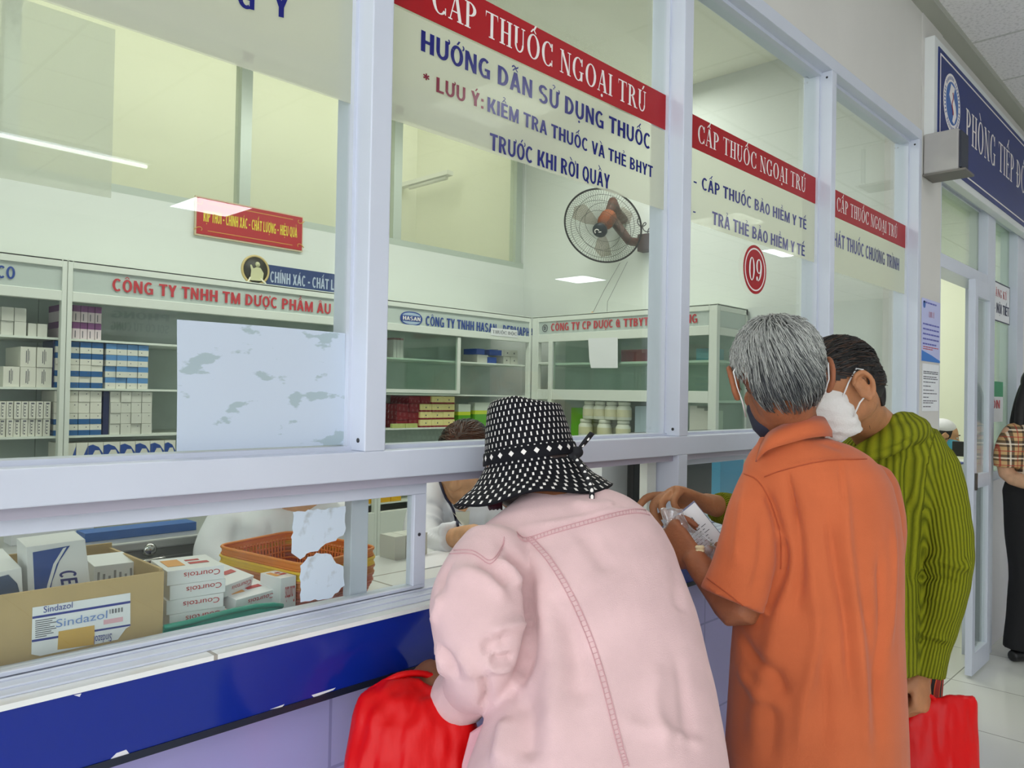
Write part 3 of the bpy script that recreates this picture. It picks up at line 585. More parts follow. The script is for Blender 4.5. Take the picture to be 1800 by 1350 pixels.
tag(sheet('paper_sheet', [(.480, 1.309), (.766, 1.309), (.764, 1.500), (.62, 1.501), (.476, 1.500), (.479, 1.40)], -.0034, .0008, patched('bluish_old_paper', (200, 212, 226), (170, 188, 194), 13, .575, .60, (1, 1, 2.4))), 'pale bluish paper sheet with peeled patches stuck on the left glass bay', 'paper')
SCR = patched('torn_sticker_paper', (206, 220, 232), (176, 186, 190), 30, .55, .66)
def ragged(pts, seed, amp=2.0, step=7):
    r = random.Random(seed); out = []
    for i in range(len(pts)):
        a, c = np.array(pts[i], float), np.array(pts[(i+1) % len(pts)], float); n = max(1, int(np.linalg.norm(c-a)/step))
        for k in range(n): out.append(a+(c-a)*k/n+np.array([r.uniform(-amp, amp), r.uniform(-amp, amp)])*(1 if k else .4))
    return out
for sd, P, lab in ((1, [(515, 900), (550, 897), (608, 890), (606, 935), (590, 950), (572, 955), (558, 968), (546, 970), (528, 983), (512, 972)], 'upper torn scrap of pale blue paper on the hatch glass'),
                   (2, [(536, 985), (556, 972), (582, 975), (590, 990), (604, 996), (604, 1018), (606, 1030), (588, 1044), (583, 1050), (528, 1058), (527, 995)], 'lower torn scrap of pale blue paper on the hatch glass')):
    q = [onY(x, y, -.0135) for x, y in ragged(P, sd)]
    tag(MB().prism(q, (0, -.0005, 0)).build('paper_scrap', SCR), lab, 'paper')
# ------------------------------------------------------------------ pharmacy cabinets
CBACK = mat('cabinet_back_panel', (206, 220, 210), 0.25, noise_amt=.12, noise_scale=5)
SHELF = mat('cabinet_shelf', (226, 234, 222), 0.4)
def cabinet(label, x0, x1, Y=2.04, YB=2.40, glass=(), zsh=(1.58, 1.395, 1.216, 1.02, .84), post0=True):
    o = thing('medicine_cabinet', label, 'cabinet', ((x0+x1)/2, (Y+YB)/2, 0))
    f = MB().box(x0, x0+.017, Y, Y+.03, 0, 1.868).box(x1-.017, x1, Y, Y+.03, 0, 1.868)
    for z0, z1 in ((1.838, 1.868), (1.715, 1.752), (.0, .80)): f.box(x0+.017, x1-.017, Y, Y+.03, z0, z1)
    f.build('frame', ALUIN, o, bevel=.002)
    MB().box(x0, x1, YB-.01, YB, 0, 1.868).build('back_panel', CBACK, o)
    MB().box(x0, x1, Y, YB, 1.862, 1.870).build('top', SHELF, o)
    MB().box(x0+.017, x1-.017, Y+.008, Y+.012, 1.752, 1.838).build('header_panel', FROST, o)
    for z in zsh: MB().box(x0+.006, x1-.006, Y+.035, YB-.011, z-.008, z).build('shelf', SHELF, o)
    for g0, g1, z0, z1 in glass:
        d = MB().box(g0, g0+.022, Y+.006, Y+.022, z0, z1).box(g1-.022, g1, Y+.006, Y+.022, z0, z1).box(g0+.022, g1-.022, Y+.006, Y+.022, z0, z0+.018).build('door', ALUIN, o)
        MB().box(g0+.022, g1-.022, Y+.012, Y+.015, z0+.018, z1).build('door_pane', CABGLASS, d)
    return o
c1 = cabinet('white medicine cabinet with blue lettering ending in CO, farthest toward the left edge', -.48, .929)
c2 = cabinet('white medicine cabinet with red company lettering and tall stacks of blue boxes', .931, 2.354)
c3 = cabinet('white medicine cabinet with blue company lettering and oval emblem in the back corner', 2.356, 3.468, glass=((2.373, 2.90, 1.40, 1.71),))
HY = 2.040
def hlet(o, txt, m, l, r, t, **k): ylet('lettering', txt, m, o, HY+.0065, l, r, t, **k)
hlet(c1, 'CO', BLUELET, (-6, 488), (26, 491), (-6, 466), lift=.002)
hlet(c2, 'CÔNG TY TNHH TM DƯỢC PHẨM ÂU VIỆT', REDLET, (197, 511), (626, 557), (197, 489), bold=.03, lift=.002)
hlet(c3, 'CÔNG TY TNHH HASAN - DERMAPHARM', BLUELET, (748, 572), (951, 594), (748, 555), bold=.03, lift=.002)
ev = onY(723, 560, HY+.006)
def oval(b, c, a, h, t, Y, mi=0, n=36): return b.prism([(c[0]+a*math.copysign(abs(math.cos(q))**.8, math.cos(q)), Y, c[2]+h*math.copysign(abs(math.sin(q))**.9, math.sin(q))) for q in np.linspace(0, 2*math.pi, n, endpoint=False)][::-1], (0, -t, 0), mi)
em = oval(MB(), ev, .073, .036, .0008, HY+.0052).build('emblem', BLUELET, c3)
oval(MB(), ev, .066, .030, .0006, HY+.0042).build('emblem_field', mat('pale_emblem', (176, 196, 216), .5), em)
MB().box(ev[0]-.066, ev[0]+.066, HY+.003, HY+.0036, ev[2]-.015, ev[2]+.015).build('emblem_band', BLUELET, em)
letter('emblem_lettering', 'HASAN', LETWHITE, em, (ev[0]-.058, HY+.003, ev[2]-.010), (ev[0]+.058, HY+.003, ev[2]-.010), YN, .020, bold=.03)
a = onY(864, 580, HY); tc_ = tag(MB().box(a[0]-.005, a[0]+.215, HY-.002, HY-.0005, 1.737, 1.781).build('paper_tag', PAPER), 'small white paper tag with grey lettering stuck over the blue company name', 'label')
letter('lettering', 'THUỐC ĐỘC', INK, tc_, (a[0]+.005, HY-.002, 1.750), (a[0]+.205, HY-.002, 1.750), YN, .018, kind='serif')
# side cabinet facing the room from the right wall
X0, Y0_, Y1_ = 3.47, .80, 2.035
c4 = thing('medicine_cabinet', 'white medicine cabinet with red company lettering along the right wall holding white jars', 'cabinet', (3.63, 1.4, 0))
f = MB()
for a_, c_ in ((1.985, 2.035), (.80, .845)): f.box(X0, X0+.03, a_, c_, 0, 1.868)
f.box(X0-.003, X0+.028, 1.872, 1.902, .80, 1.716)
for z0, z1 in ((1.836, 1.868), (1.715, 1.762), (1.375, 1.435), (0, .80)): f.box(X0, X0+.03, .845, 1.985, z0, z1)
f.box(X0+.002, X0+.026, 1.902, 1.985, 1.585, 1.597)
f.box(X0+.03, 3.79, .80, .815, 1.836, 1.868).box(X0+.03, 3.79, .80, .815, 1.715, 1.755).box(3.77, 3.79, .80, .815, 0, 1.868).box(X0+.03, 3.79, .80, .815, 1.16, 1.18).box(X0+.03, 3.79, .80, .815, 0, .8)
f.build('frame', ALUIN, c4, bevel=.002)
MB().box(3.785, 3.795, .815, 2.035, 0, 1.868).build('back_panel', CBACK, c4)
MB().box(X0, 3.79, .80, 2.035, 1.862, 1.870).build('top', SHELF, c4)
MB().box(X0+.008, X0+.012, .845, 1.985, 1.762, 1.836).build('header_panel', FROST, c4)
MB().box(X0+.03, 3.77, .805, .809, 1.755, 1.836).build('end_header_panel', FROST, c4)
MB().box(X0+.03, 3.77, .805, .809, 1.18, 1.715).build('end_pane', CABGLASS, c4)
for z in (1.592, 1.39, 1.165, .95): MB().box(X0+.035, 3.785, .815, 2.03, z-.012, z).build('shelf', SHELF, c4)
MB().box(X0+.012, X0+.015, .845, 1.872, 1.435, 1.715).build('door_pane', CABGLASS, c4)
XN = (-1, 0, 0)
pa, pb, pt = onX(969, 582, X0+.006), onX(1226, 568, X0+.006), onX(969, 569, X0+.006)
letter('lettering', 'CÔNG TY CP DƯỢC & TTBYT HẢI DƯƠNG', REDLET, c4, pa, (pa[0], pb[1], pa[2]), XN, pt[2]-pa[2], bold=.03, lift=.003)
lg = onX(958, 577, X0+.006); XA = (np.array([0, -1., 0]), np.array([0, 0, 1.]), np.array([-1., 0, 0]))
MB().lathe([(.022, 0), (.022, .001), (.018, .001), (.018, 0)], lg, 28, 0, XA, smooth=False, caps=False).build('emblem', INK, c4)
letter('emblem_lettering', 'D', INK, c4, lg+np.array([0, .009, -.011]), lg+np.array([0, -.010, -.011]), XN, .022)
pq = [onX(x, y, X0-.001) for x, y in ((1034, 595), (1086, 593), (1086, 647), (1039, 647), (1036, 632))]
tag(MB().prism(pq, (-.0008, 0, 0)).build('paper_sheet', PAPER), 'white paper sheet hanging on the glass of the cabinet along the right wall', 'paper')
# red motto sign, portrait plate, blue motto sign
ms = thing('motto_sign', 'red wall sign with yellow motto lettering and gold scroll corners', 'sign', (1.84, 2.41, 2.11))
MB().box(1.561, 2.120, 2.405, 2.419, 2.110, 2.292).build('board', mat('sign_rim_pale', (206, 190, 160), .5), ms)
MB().box(1.567, 2.114, 2.4025, 2.405, 2.117, 2.285).build('face', mat('sign_red', (176, 36, 44), .4), ms)
gd = mat('gold_line', (206, 160, 70), .4)
g = MB()
for z in (2.135, 2.265): g.box(1.62, 2.06, 2.4018, 2.4024, z, z+.003)
for cx, sx in ((1.585, 1), (2.096, -1)):
    for cz, sz in ((2.132, 1), (2.270, -1)): g.tube([(cx+sx*.028*t*math.cos(2.2*t), 2.402, cz+sz*.024*t*math.sin(2.6*t)) for t in np.linspace(.1, 1.2, 14)], .002, 5)
g.build('scroll_border', gd, ms)
letter('lettering', 'KỊP THỜI - CHÍNH XÁC - CHẤT LƯỢNG - HIỆU QUẢ', mat('yellow_lettering', (226, 206, 60), .5), ms, (1.598, 2.4025, 2.178), (2.085, 2.4025, 2.178), YN, .05, bold=.02)
pl = thing('portrait_plate', 'round gold-rimmed plate with a pale figure, standing on top of the cabinet', 'plate', (1.712, 2.1, 1.870))
pcz = 1.937
MB().lathe([(.0, .0), (.068, 0), (.068, .006), (.060, .009), (.058, .005), (0, .005)], (1.712, 2.12, pcz), 40, 0, EY).build('rim', mat('plate_gold', (196, 176, 120), .35), pl)
MB().lathe([(.058, 0), (.058, .001), (0, .001)], (1.712, 2.1145, pcz), 40, 0, EY).build('picture', mat('plate_dark_picture', (46, 44, 36), .5, noise_amt=.5, noise_scale=40), pl)
fg = MB().prism([(1.712+a, 2.113, pcz+c) for a, c in ((-.026, -.048), (.034, -.046), (.038, -.01), (.022, .012), (.004, .014), (-.012, .006), (-.022, .022), (-.028, .020), (-.022, -.004), (-.024, -.02))][::-1], (0, -.0015, 0)).lathe([(.0, .006), (.010, .003), (.0125, 0)], (1.712+.008, 2.113, pcz+.026), 16, 0, EY)
fg.build('figure', mat('plate_figure_pale', (196, 196, 156), .6), pl)
MB().tube([(1.66, 2.11, 1.872), (1.672, 2.10, 1.882), (1.69, 2.118, 1.905)], .004, 6).tube([(1.764, 2.11, 1.872), (1.752, 2.10, 1.882), (1.734, 2.118, 1.905)], .004, 6).build('stand', mat('plate_stand_white', (226, 222, 200), .5), pl)
bs = thing('motto_sign', 'long dark blue motto sign leaning behind the round plate on the cabinet', 'sign', (2.0, 2.11, 1.871))
MB().box(1.745, 2.36, 2.125, 2.135, 1.8701, 1.972).build('board', mat('dark_blue_sign', (48, 66, 112), .4), bs)
letter('lettering', 'KỊP THỜI - CHÍNH XÁC - CHẤT LƯỢNG - HIỆU QUẢ', mat('pale_lettering', (170, 182, 200), .5), bs, (1.62, 2.125, 1.893), (2.36, 2.125, 1.893), YN, .05, bold=.02) if False else letter('lettering', '- CHÍNH XÁC - CHẤT LƯỢNG - HIỆU', mat('pale_lettering', (170, 182, 200), .5), bs, (1.765, 2.125, 1.893), (2.34, 2.125, 1.893), YN, .05, bold=.02)

# ------------------------------------------------------------------ wall fan
fan = thing('wall_fan', 'round black wall fan with orange motor hanging high on the right wall', 'fan', (3.79, 1.55, 2.35))
fc = np.array([3.53, 1.565, 2.365]); _v = CAM-fc; _v /= np.linalg.norm(_v); nrm = .83*_v+.56*(-.55*CR-.83*CU); nrm /= np.linalg.norm(nrm)
fa = np.cross(np.array([0, 0, 1.0]), nrm); fa /= np.linalg.norm(fa); fb = np.cross(nrm, fa)
FA = (fa, fb, nrm); FR = .225
MB().tube([fc+FR*(math.cos(t)*fa+math.sin(t)*fb) for t in np.linspace(0, 2*math.pi, 56, endpoint=False)], .0055, 7, closed=True).build('guard_rim', BLACK, fan)
def guard(name, depth):
    b = MB()
    for k in range(90):
        t = 2*math.pi*k/90; d = math.cos(t)*fa+math.sin(t)*fb
        b.tube([fc+d*.045+nrm*depth, fc+d*.13+nrm*depth*.95, fc+d*.2+nrm*depth*.6, fc+d*FR], .0008, 3)
    for q, e in ((.12, .96), (.175, .75)): b.tube([fc+q*(math.cos(t)*fa+math.sin(t)*fb)+nrm*depth*e for t in np.linspace(0, 2*math.pi, 40, endpoint=False)], .0013, 4, closed=True)
    b.build(name, mat('dark_wire', (64, 72, 66), .4, .4), fan)
guard('front_guard', .055); guard('rear_guard', -.055)
hb = MB().lathe([(.0, .066), (.035, .064), (.043, .056), (.043, .046), (0, .046)], fc, 28, 0, FA).build('badge', mat('fan_badge', (22, 36, 44), .4), fan)
MB().tube([fc+nrm*.0665+fa*.012-fb*.004, fc+nrm*.0665-fa*.004-fb*.004], .003, 5).tube([fc+nrm*.0665+fa*(-.012+.013*math.sin(t))+fb*.014*math.cos(t) for t in np.linspace(-2.2, 1.2, 10)], .003, 5).build('badge_mark', LETWHITE, hb)
bl = MB()
for k in range(3):
    t0 = 2*math.pi*k/3+.4
    P = [(r_, t0+dt) for r_, dt in ((.035, -.3), (.09, -.42), (.16, -.40), (.195, -.1), (.18, .25), (.10, .35), (.04, .25))]
    q = [fc+r_*(math.cos(t)*fa+math.sin(t)*fb)+nrm*(.012*math.sin((t-t0)*2.2)) for r_, t in P]
    bl.prism(q, nrm*.002)
bl.lathe([(.03, -.02), (.03, .03), (.0, .034)], fc, 20, 0, FA)
bl.build('blades', glass_mat('smoky_clear_blade', (238, 234, 230), milky=.05, milk=(170, 140, 120)), fan)
MB().lathe([(0, -.04), (.04, -.045), (.048, -.06), (.048, -.13), (.035, -.16), (0, -.165)], fc, 24, 0, FA).build('motor', mat('fan_motor_orange', (176, 92, 44), .5), fan)
m1 = fc-nrm*.12
MB().tube([m1, m1+np.array([.03, -.01, .09]), np.array([3.72, 1.60, 2.47]), np.array([3.785, 1.60, 2.45])], [.03, .034, .03, .026], 12).tube([fc-nrm*.15, np.array([3.70, 1.50, 2.30]), np.array([3.79, 1.44, 2.29])], [.03, .026, .03], 10).build('bracket', mat('fan_bracket_brown', (96, 62, 48), .5), fan)
MB().box(3.735, 3.799, 1.37, 1.47, 2.24, 2.34).build('control_box', mat('fan_box_dark', (74, 62, 60), .5), fan, bevel=.006)
MB().tube([np.array([3.74, 1.47, 2.42])+np.array([.0, -.01-.012*t+.02*math.sin(t*2.1), -.012*t+.018*math.cos(t*2.1)]) for t in np.linspace(0, 9, 40)], .003, 5).build('cable', BLACK, fan)
for q0, q1, q2 in (((1090, 462), (1062, 510), (1041, 552)), ((1103, 460), (1068, 530), (1066, 566))):
    pts = [onX(x, y, xx) for (x, y), xx in zip((q0, q1, q2), (3.60, 3.55, 3.50))]
    pc = MB().tube(pts, .0012, 5).build('pull_cord', INK, fan)
    e = pts[-1]; MB().lathe([(0, .016), (.006, .010), (.011, -.006), (.008, -.014), (0, -.015)], e, 12).build('cord_knob', mat('cord_knob_tan', (206, 160, 104), .5), pc)

# ------------------------------------------------------------------ medicine boxes
def med(name, label, cat, x0, x1, y0, y1, z0, z1, bands, group, dot=None, print_=None):
    """one carton; bands = [(fraction of the height, material)] from the bottom up on its front"""
    b = MB(); mats = []; z = z0
    for fr_, m in bands:
        if m not in mats: mats.append(m)
        zz = z+(z1-z0)*fr_; b.box(x0, x1, y0, y1, z, zz, mats.index(m)); z = zz
    if dot:
        if INK not in mats: mats.append(INK)
        cx, cz, s_ = dot; b.box(x0+(x1-x0)*cx-s_, x0+(x1-x0)*cx+s_, y0-.0006, y0, z0+(z1-z0)*cz-s_, z0+(z1-z0)*cz+s_, mats.index(INK))
    if print_:
        if INK not in mats: mats.append(INK)
        for a_, c_, d_, e_ in print_: b.box(x0+(x1-x0)*a_, x0+(x1-x0)*c_, y0-.0006, y0, z0+(z1-z0)*d_, z0+(z1-z0)*e_, mats.index(INK))
    return tag(b.build(name, mats), label, cat, group)
def stack(desc, place, pxs, Y, zs, depth, bands_of, group, dot=None, print_=None, name='medicine_box', gap=.0012, cat='box', skip=()):
    """stack of cartons: pxs = column edges in pixels along the front, zs = row edges from the shelf up"""
    xs = [onY(p_, 700, Y)[0] for p_ in pxs]; nr, nc = len(zs)-1, len(xs)-1
    for r_ in range(nr):
        for c_ in range(nc):
            if (r_, c_) in skip: continue
            row = 'bottom' if r_ == 0 else ('top' if r_ == nr-1 else ORD[r_]); 
            lab = '%s, %s in %s row %s' % (desc, ORD[c_], row, place)
            j = rng.uniform(-.004, .004); bd = bands_of(r_, c_)
            med(name, lab, cat, xs[c_]+gap, xs[c_+1]-gap, Y+j, Y+j+depth, zs[r_], zs[r_+1]-.0012, bd, group, dot, print_)
CW = mat('carton_cream_white', (226, 226, 212), .6); CB = mat('carton_teal_blue', (22, 92, 150), .45); CB2 = mat('carton_light_blue', (92, 146, 200), .4); CG = mat('carton_greyish_white', (214, 216, 204), .6); CNAVY = mat('carton_navy', (20, 34, 84), .4)
bw = lambda flip, blue: [(.48, blue), (.52, CW)] if flip else [(.52, CW), (.48, blue)]
Zs = lambda z, h, n: [z+h*i for i in range(n+1)]
stack('white and teal-blue carton', 'beside the post', [95, 117, 138, 158.5, 179.5], 2.085, Zs(1.3955, .0437, 4), .16, lambda r_, c_: bw(r_ < 2, CB), 'white and teal-blue cartons beside the post', dot=(.75, .3, .0018))
stack('white and light-blue carton', 'of the second stack', [184, 203, 222, 241, 259.5], 2.085, Zs(1.3955, .0437, 4), .16, lambda r_, c_: bw(False, CB2), 'white and light-blue cartons', dot=(.3, .28, .0016))
stack('white or half-blue carton', 'on the middle shelf', [95, 117, 138, 158.5, 179.5], 2.085, Zs(1.2165, .042, 4), .16, lambda r_, c_: bw(True, CB) if r_ < 2 else [(1, CW)], 'cartons on the middle shelf beside the post', dot=(.7, .75, .0018))
stack('plain off-white carton', 'beside the navy gap', [194, 212.5, 231, 249.5, 268], 2.085, Zs(1.2165, .042, 4), .16, lambda r_, c_: [(1, CG)], 'plain off-white cartons', dot=(.7, .75, .0015))
stack('large plain white carton', 'of the CO cabinet', [4, 34, 62.5, 91], 2.085, Zs(1.3955, .0735, 2), .2, lambda r_, c_: [(1, CW)], 'large plain white cartons', print_=((.35, .40, .2, .8), (.46, .50, .15, .9), (.55, .58, .3, .8)), skip=((1, 0),))
stack('narrow upright-lettered white carton', 'of the CO cabinet', [-2, 11.5, 24.5, 37.5, 50.5, 63.5, 76.5, 89.5], 2.085, Zs(1.2165, .064, 2), .16, lambda r_, c_: [(1, CW)], 'narrow white cartons with upright lettering', print_=((.3, .36, .15, .8), (.45, .62, .12, .2), (.45, .62, .3, .38), (.45, .62, .48, .56), (.45, .62, .66, .72), (.3, .8, .84, .93)))
stack('grey-white carton', 'of the top shelf', [-2, 21, 43], 2.085, Zs(1.5805, .05, 2), .2, lambda r_, c_: [(1, CG)], 'grey-white cartons on the top shelf')
stack('small grey-white carton', 'of the top shelf', [46, 62, 80], 2.085, Zs(1.5805, .048, 1), .2, lambda r_, c_: [(1, CG)], 'small grey-white cartons on the top shelf')
PUR = mat('carton_purple', (122, 66, 120), .5); PWH = mat('carton_pinkish_white', (222, 208, 210), .6)
stack('pinkish-white carton with purple top', 'of the top shelf', [104, 124, 138, 151, 164, 176], 2.085, Zs(1.5805, .064, 2), .16, lambda r_, c_: [(.62, PWH), (.38, PUR)], 'pinkish-white cartons with purple tops', print_=((.3, .42, .08, .5),))
def swoosh(px0, px1, k):
    xs = [onY(p_, 780, 2.075)[0] for p_ in (px0, px1)]; x0, x1 = xs[0]+.001, xs[1]-.001; z0, z1 = 1.0205, 1.188
    o = tag(MB().box(x0, x1, 2.075, 2.2, z0, z1).build('medicine_box', CW), 'white carton with blue swoosh, %s along the lowest shelf in view' % ORD[k], 'box', 'white cartons with blue swooshes')
    w_ = x1-x0
    P = [(x0, z0+.02), (x0, z0+.155), (x0+w_*.3, z0+.160), (x0+w_*.7, z0+.150), (x1, z0+.125), (x1, z0+.105), (x0+w_*.75, z0+.138), (x0+w_*.45, z0+.138), (x0+w_*.2, z0+.11), (x0+w_*.15, z0+.02)] if k > 2 else [(x0+w_*.35, z0+.09), (x1, z0+.155), (x1, z0+.09)]
    MB().prism([(a_, 2.0749, c_) for a_, c_ in P], (0, -.0005, 0)).build('swoosh', mat('swoosh_blue', (24, 70, 150), .4), o)
E_ = [103, 117, 134, 155, 182, 211, 238, 264, 289, 309]
for k in range(9): swoosh(E_[k], E_[k+1], k)
tag(MB().box(*[onY(p_, 690, 2.09)[0] for p_ in (183, 193)], 2.095, 2.2, 1.2165, 1.384).build('medicine_box', CNAVY), 'tall dark navy carton in the gap between the middle-shelf stacks', 'box')
tag(MB().box(*[onY(p_, 690, 2.09)[0] for p_ in (92, 94.5)], 2.095, 2.22, 1.3955, 1.57).build('medicine_box', CNAVY), 'dark navy carton edge beside the teal-blue stack on the upper shelf', 'box')
# yellow and maroon cartons in the corner cabinet
YEL = mat('carton_pale_yellow', (232, 222, 150), .5); MAR = mat('carton_maroon', (132, 34, 44), .5)
stack('pale yellow carton with maroon foot', 'in the corner cabinet', [738.5, 759, 779.5, 799.5], 2.09, Zs(1.2165, .0418, 4), .16, lambda r_, c_: [(.22, MAR), (.78, YEL)], 'pale yellow cartons with maroon feet', dot=(.5, .55, .0035), skip=((3, 0),))
stack('maroon carton', 'beside the pale yellow cartons', [698, 719, 738], 2.10, Zs(1.2165, .0418, 3), .16, lambda r_, c_: [(1, MAR)], 'maroon cartons')
stack('maroon carton', 'above the other maroon ones', [719.5, 739, 758.5], 2.10, [1.3425, 1.3838], .16, lambda r_, c_: [(1, MAR)], 'topmost maroon cartons')
GRN = mat('carton_bright_green', (96, 170, 40), .45); GY2 = mat('carton_lime_yellow', (206, 222, 60), .45); CLR = mat('cloudy_pouch_white', (206, 216, 200), .4)
for k, (a_, c_, h, lab) in enumerate(((806, 827, .125, 'green and white medicine pouch behind the hatted woman, beside the yellow cartons'), (835, 863, .135, 'lime green and yellow pouch with white top, second beside the hat'), (867, 884, .10, 'lime green pouch with yellow band partly hidden by the hat'))):
    xs = [onY(p_, 730, 2.1)[0] for p_ in (a_, c_)]
    med('medicine_pouch', lab, 'pouch', xs[0], xs[1], 2.10, 2.16, 1.2165, 1.2165+h, [(.5, GRN), (.16, GY2), (.34, CLR)], 'green pouches')
for k, (a_, c_) in enumerate(((688, 711), (711, 733))):
    xs = [onY(p_, 745, 2.085)[0] for p_ in (a_, c_)]
    med('blister_pack', 'pale green flat pack lying at the foot of the maroon cartons, %s along' % ORD[k], 'pack', xs[0]+.002, xs[1]-.002, 2.077, 2.097, 1.2165, 1.2165+.022, [(1, mat('pale_green_pack', (190, 200, 120), .4))], 'pale green flat packs')
BLU = mat('carton_royal_blue', (28, 76, 164), .45)
for k, (a_, c_, z0, h, lab) in enumerate(((861, 882, 1.629, .032, 'royal blue carton on top of pale ones, upper shelf of the corner cabinet'), (858, 873, 1.5805, .036, 'royal blue carton standing on the upper shelf of the corner cabinet'), (838, 852, 1.629, .032, 'smaller blue carton, upper shelf of the corner cabinet'))):
    xs = [onY(p_, 610, 2.11)[0] for p_ in (a_, c_)]; med('medicine_box', lab, 'box', xs[0], xs[1], 2.11, 2.22, z0+.0002, z0+h, [(1, BLU)], None)
stack('pale grey carton', 'under a blue one', [838, 857.5], 2.112, [1.5805, 1.6285], .12, lambda r_, c_: [(1, CG)], 'pale grey cartons of the corner cabinet')
stack('off-white small carton', 'beside the royal blue ones', [873.5, 884, 896, 909], 2.112, [1.5805, 1.6285, 1.668], .12, lambda r_, c_: [(1, CG)], 'off-white small cartons beside the blue ones', dot=(.5, .5, .004), skip=((0, 0),))
stack('slim pinkish-white carton', 'of the corner cabinet', [689, 695, 701, 707], 2.10, [1.5805, 1.685], .12, lambda r_, c_: [(.9, PWH), (.1, MAR)], 'slim pinkish-white cartons')
# jars on the side cabinet
JW_ = mat('jar_white_plastic', (226, 230, 212), .4); JL = mat('jar_label_cream', (216, 214, 176), .5)
def jar():
    o = thing('medicine_jar', '', 'jar', (3.56, 1.2, 1.1655), 'white medicine jars')
    MB().lathe([(0, 0), (.038, 0), (.042, .006), (.042, .066), (.034, .078), (.031, .082), (0, .082)], (3.56, 1.2, 1.1655), 24).build('body', JW_, o)
    MB().lathe([(0, .083), (.034, .083), (.034, .100), (.031, .1025), (0, .1025)], (3.56, 1.2, 1.1655), 24).build('lid', JW_, o)
    MB().lathe([(.0423, .018), (.0425, .020), (.0425, .056), (.0423, .058)], (3.56, 1.2, 1.1655), 24).build('paper_label', JL, o)
    return o
j0 = jar(); used = False
for row, z, pxs in (('lower', 1.1655, (1030, 1050, 1063, 1083, 1096)), ('upper', 1.269, (1037, 1056, 1076, 1097))):
    for k, p_ in enumerate(pxs):
        y = onX(p_, 740, 3.54)[1]; back = row == 'lower' and k in (1, 3); xx = 3.64 if back else 3.54
        if back: y = onX(p_, 740, 3.64)[1]
        lab = 'white medicine jar on the right-wall cabinet, %s of its %s row counted from the corner' % (ORD[k], row)
        if not used: j0.location = (xx, y, z); j0['label'] = lab; used = True
        else: dup(j0, Vector((xx, y, z))-j0.location, lab)
def sbox(name, lab, pa, pb, X, z0, z1, m, dep=.1, cat='box', g=None):
    y0, y1 = onX(pb, 740, X)[1], onX(pa, 740, X)[1]
    return tag(MB().box(X, X+dep, y0, y1, z0, z1).build(name, m), lab, cat, g)
sbox('medicine_pouch', 'green pouch with yellow band beside the jars on the right-wall cabinet', 1004, 1026, 3.56, 1.1655, 1.33, [GRN], .05, 'pouch')
sbox('medicine_box', 'grey and white upright carton at the end of the jar rows', 1116, 1138, 3.56, 1.1655, 1.35, mat('carton_grey_blue', (176, 196, 204), .5))
for k, (a_, c_) in enumerate(((1212, 1225), (1225, 1238), (1238, 1250))): sbox('medicine_box', 'grey-white carton low on the right-wall cabinet beyond the mullion, %s along' % ORD[k], a_, c_, 3.53, 1.1655, 1.36-.012*k, CG, .12, g='grey-white cartons beyond the mullion')
sbox('medicine_box', 'teal-blue folded pack on the upper shelf beyond the mullion', 1222, 1250, 3.56, 1.5925, 1.655, mat('teal_pack', (96, 160, 176), .5), .12)
sbox('medicine_box', 'red carton on the upper shelf behind the hanging white paper', 1090, 1136, 3.62, 1.5925, 1.665, mat('carton_faded_red', (190, 70, 76), .5), .1)

# ------------------------------------------------------------------ things on the worktop behind the hatch
WT = 1.0001
KR = mat('kraft_cardboard', (186, 160, 112), .75, noise_amt=.05, noise_scale=12)
cb = thing('cardboard_box', 'open brown cardboard box with a white and blue label behind the hatch', 'box', (.17, .17, WT))
t = .005; bx0, bx1, by0, by1, bz1 = -.16, .4905, .055, .275, 1.124
MB().box(bx0, bx1, by0, by0+t, WT, bz1).box(bx0, bx1, by1-t, by1, WT, bz1+.012).box(bx1-t, bx1, by0+t, by1-t, WT, bz1+.004).box(bx0, bx0+t, by0+t, by1-t, WT, bz1).box(bx0+t, bx1-t, by0+t, by1-t, WT, WT+t).build('carton', KR, cb)
LY = by0-.0008
lp = [onY(x, y, LY) for x, y in ((55, 1150), (70, 1153), (207, 1124), (221, 1105), (229, 1100), (229, 1042), (57, 1068))]
lb = MB().prism(lp, (0, -.0005, 0)).build('paper_label', PAPER, cb)
NV = mat('label_navy', (36, 52, 140), .5); LBY = LY-.0006
def pband(name, P, m, par, Y=LBY): return MB().prism([onY(x, y, Y) for x, y in P], (0, -.0004, 0)).build(name, m, par)
pband('label_band', [(57, 1084), (229, 1056), (229, 1060), (57, 1088)], NV, lb); pband('label_band', [(56, 1125), (229, 1097), (229, 1100), (56, 1129)], NV, lb)
ylet('label_lettering', 'Sindazol', mat('label_blue_ink', (50, 66, 150), .5), lb, LBY, (76, 1077), (127, 1068), (76, 1066), bold=.02)
ylet('label_lettering', 'Sindazol', mat('label_pale_blue_ink', (120, 150, 206), .5), lb, LBY, (98, 1103), (188, 1086), (98, 1089))
pband('label_tape', [(103, 1110), (166, 1099), (166, 1133), (101, 1142)], mat('yellow_tape', (212, 170, 84), .35), lb, LBY-.0004)
b = MB()
for k in range(14):
    x = 193+k*1.8
    if k % 3 != 1: b.prism([onY(*q, LBY) for q in ((x, 1079-k*.3), (x+1.1, 1078.8-k*.3), (x+1.1, 1071-k*.3), (x, 1071.2-k*.3))], (0, -.0004, 0))
b.build('label_barcode', INK, lb)
b = MB()
for k in range(9):
    y = 1091+k*3.6; L = (36, 30, 38, 26, 34, 37, 28, 32, 20)[k]; b.prism([onY(*q, LBY) for q in ((62, y+1.4), (62+L, y+1.4-L*.16), (62+L, y-L*.16), (62, y))], (0, -.0004, 0))
b.build('label_fine_print', INK, lb)
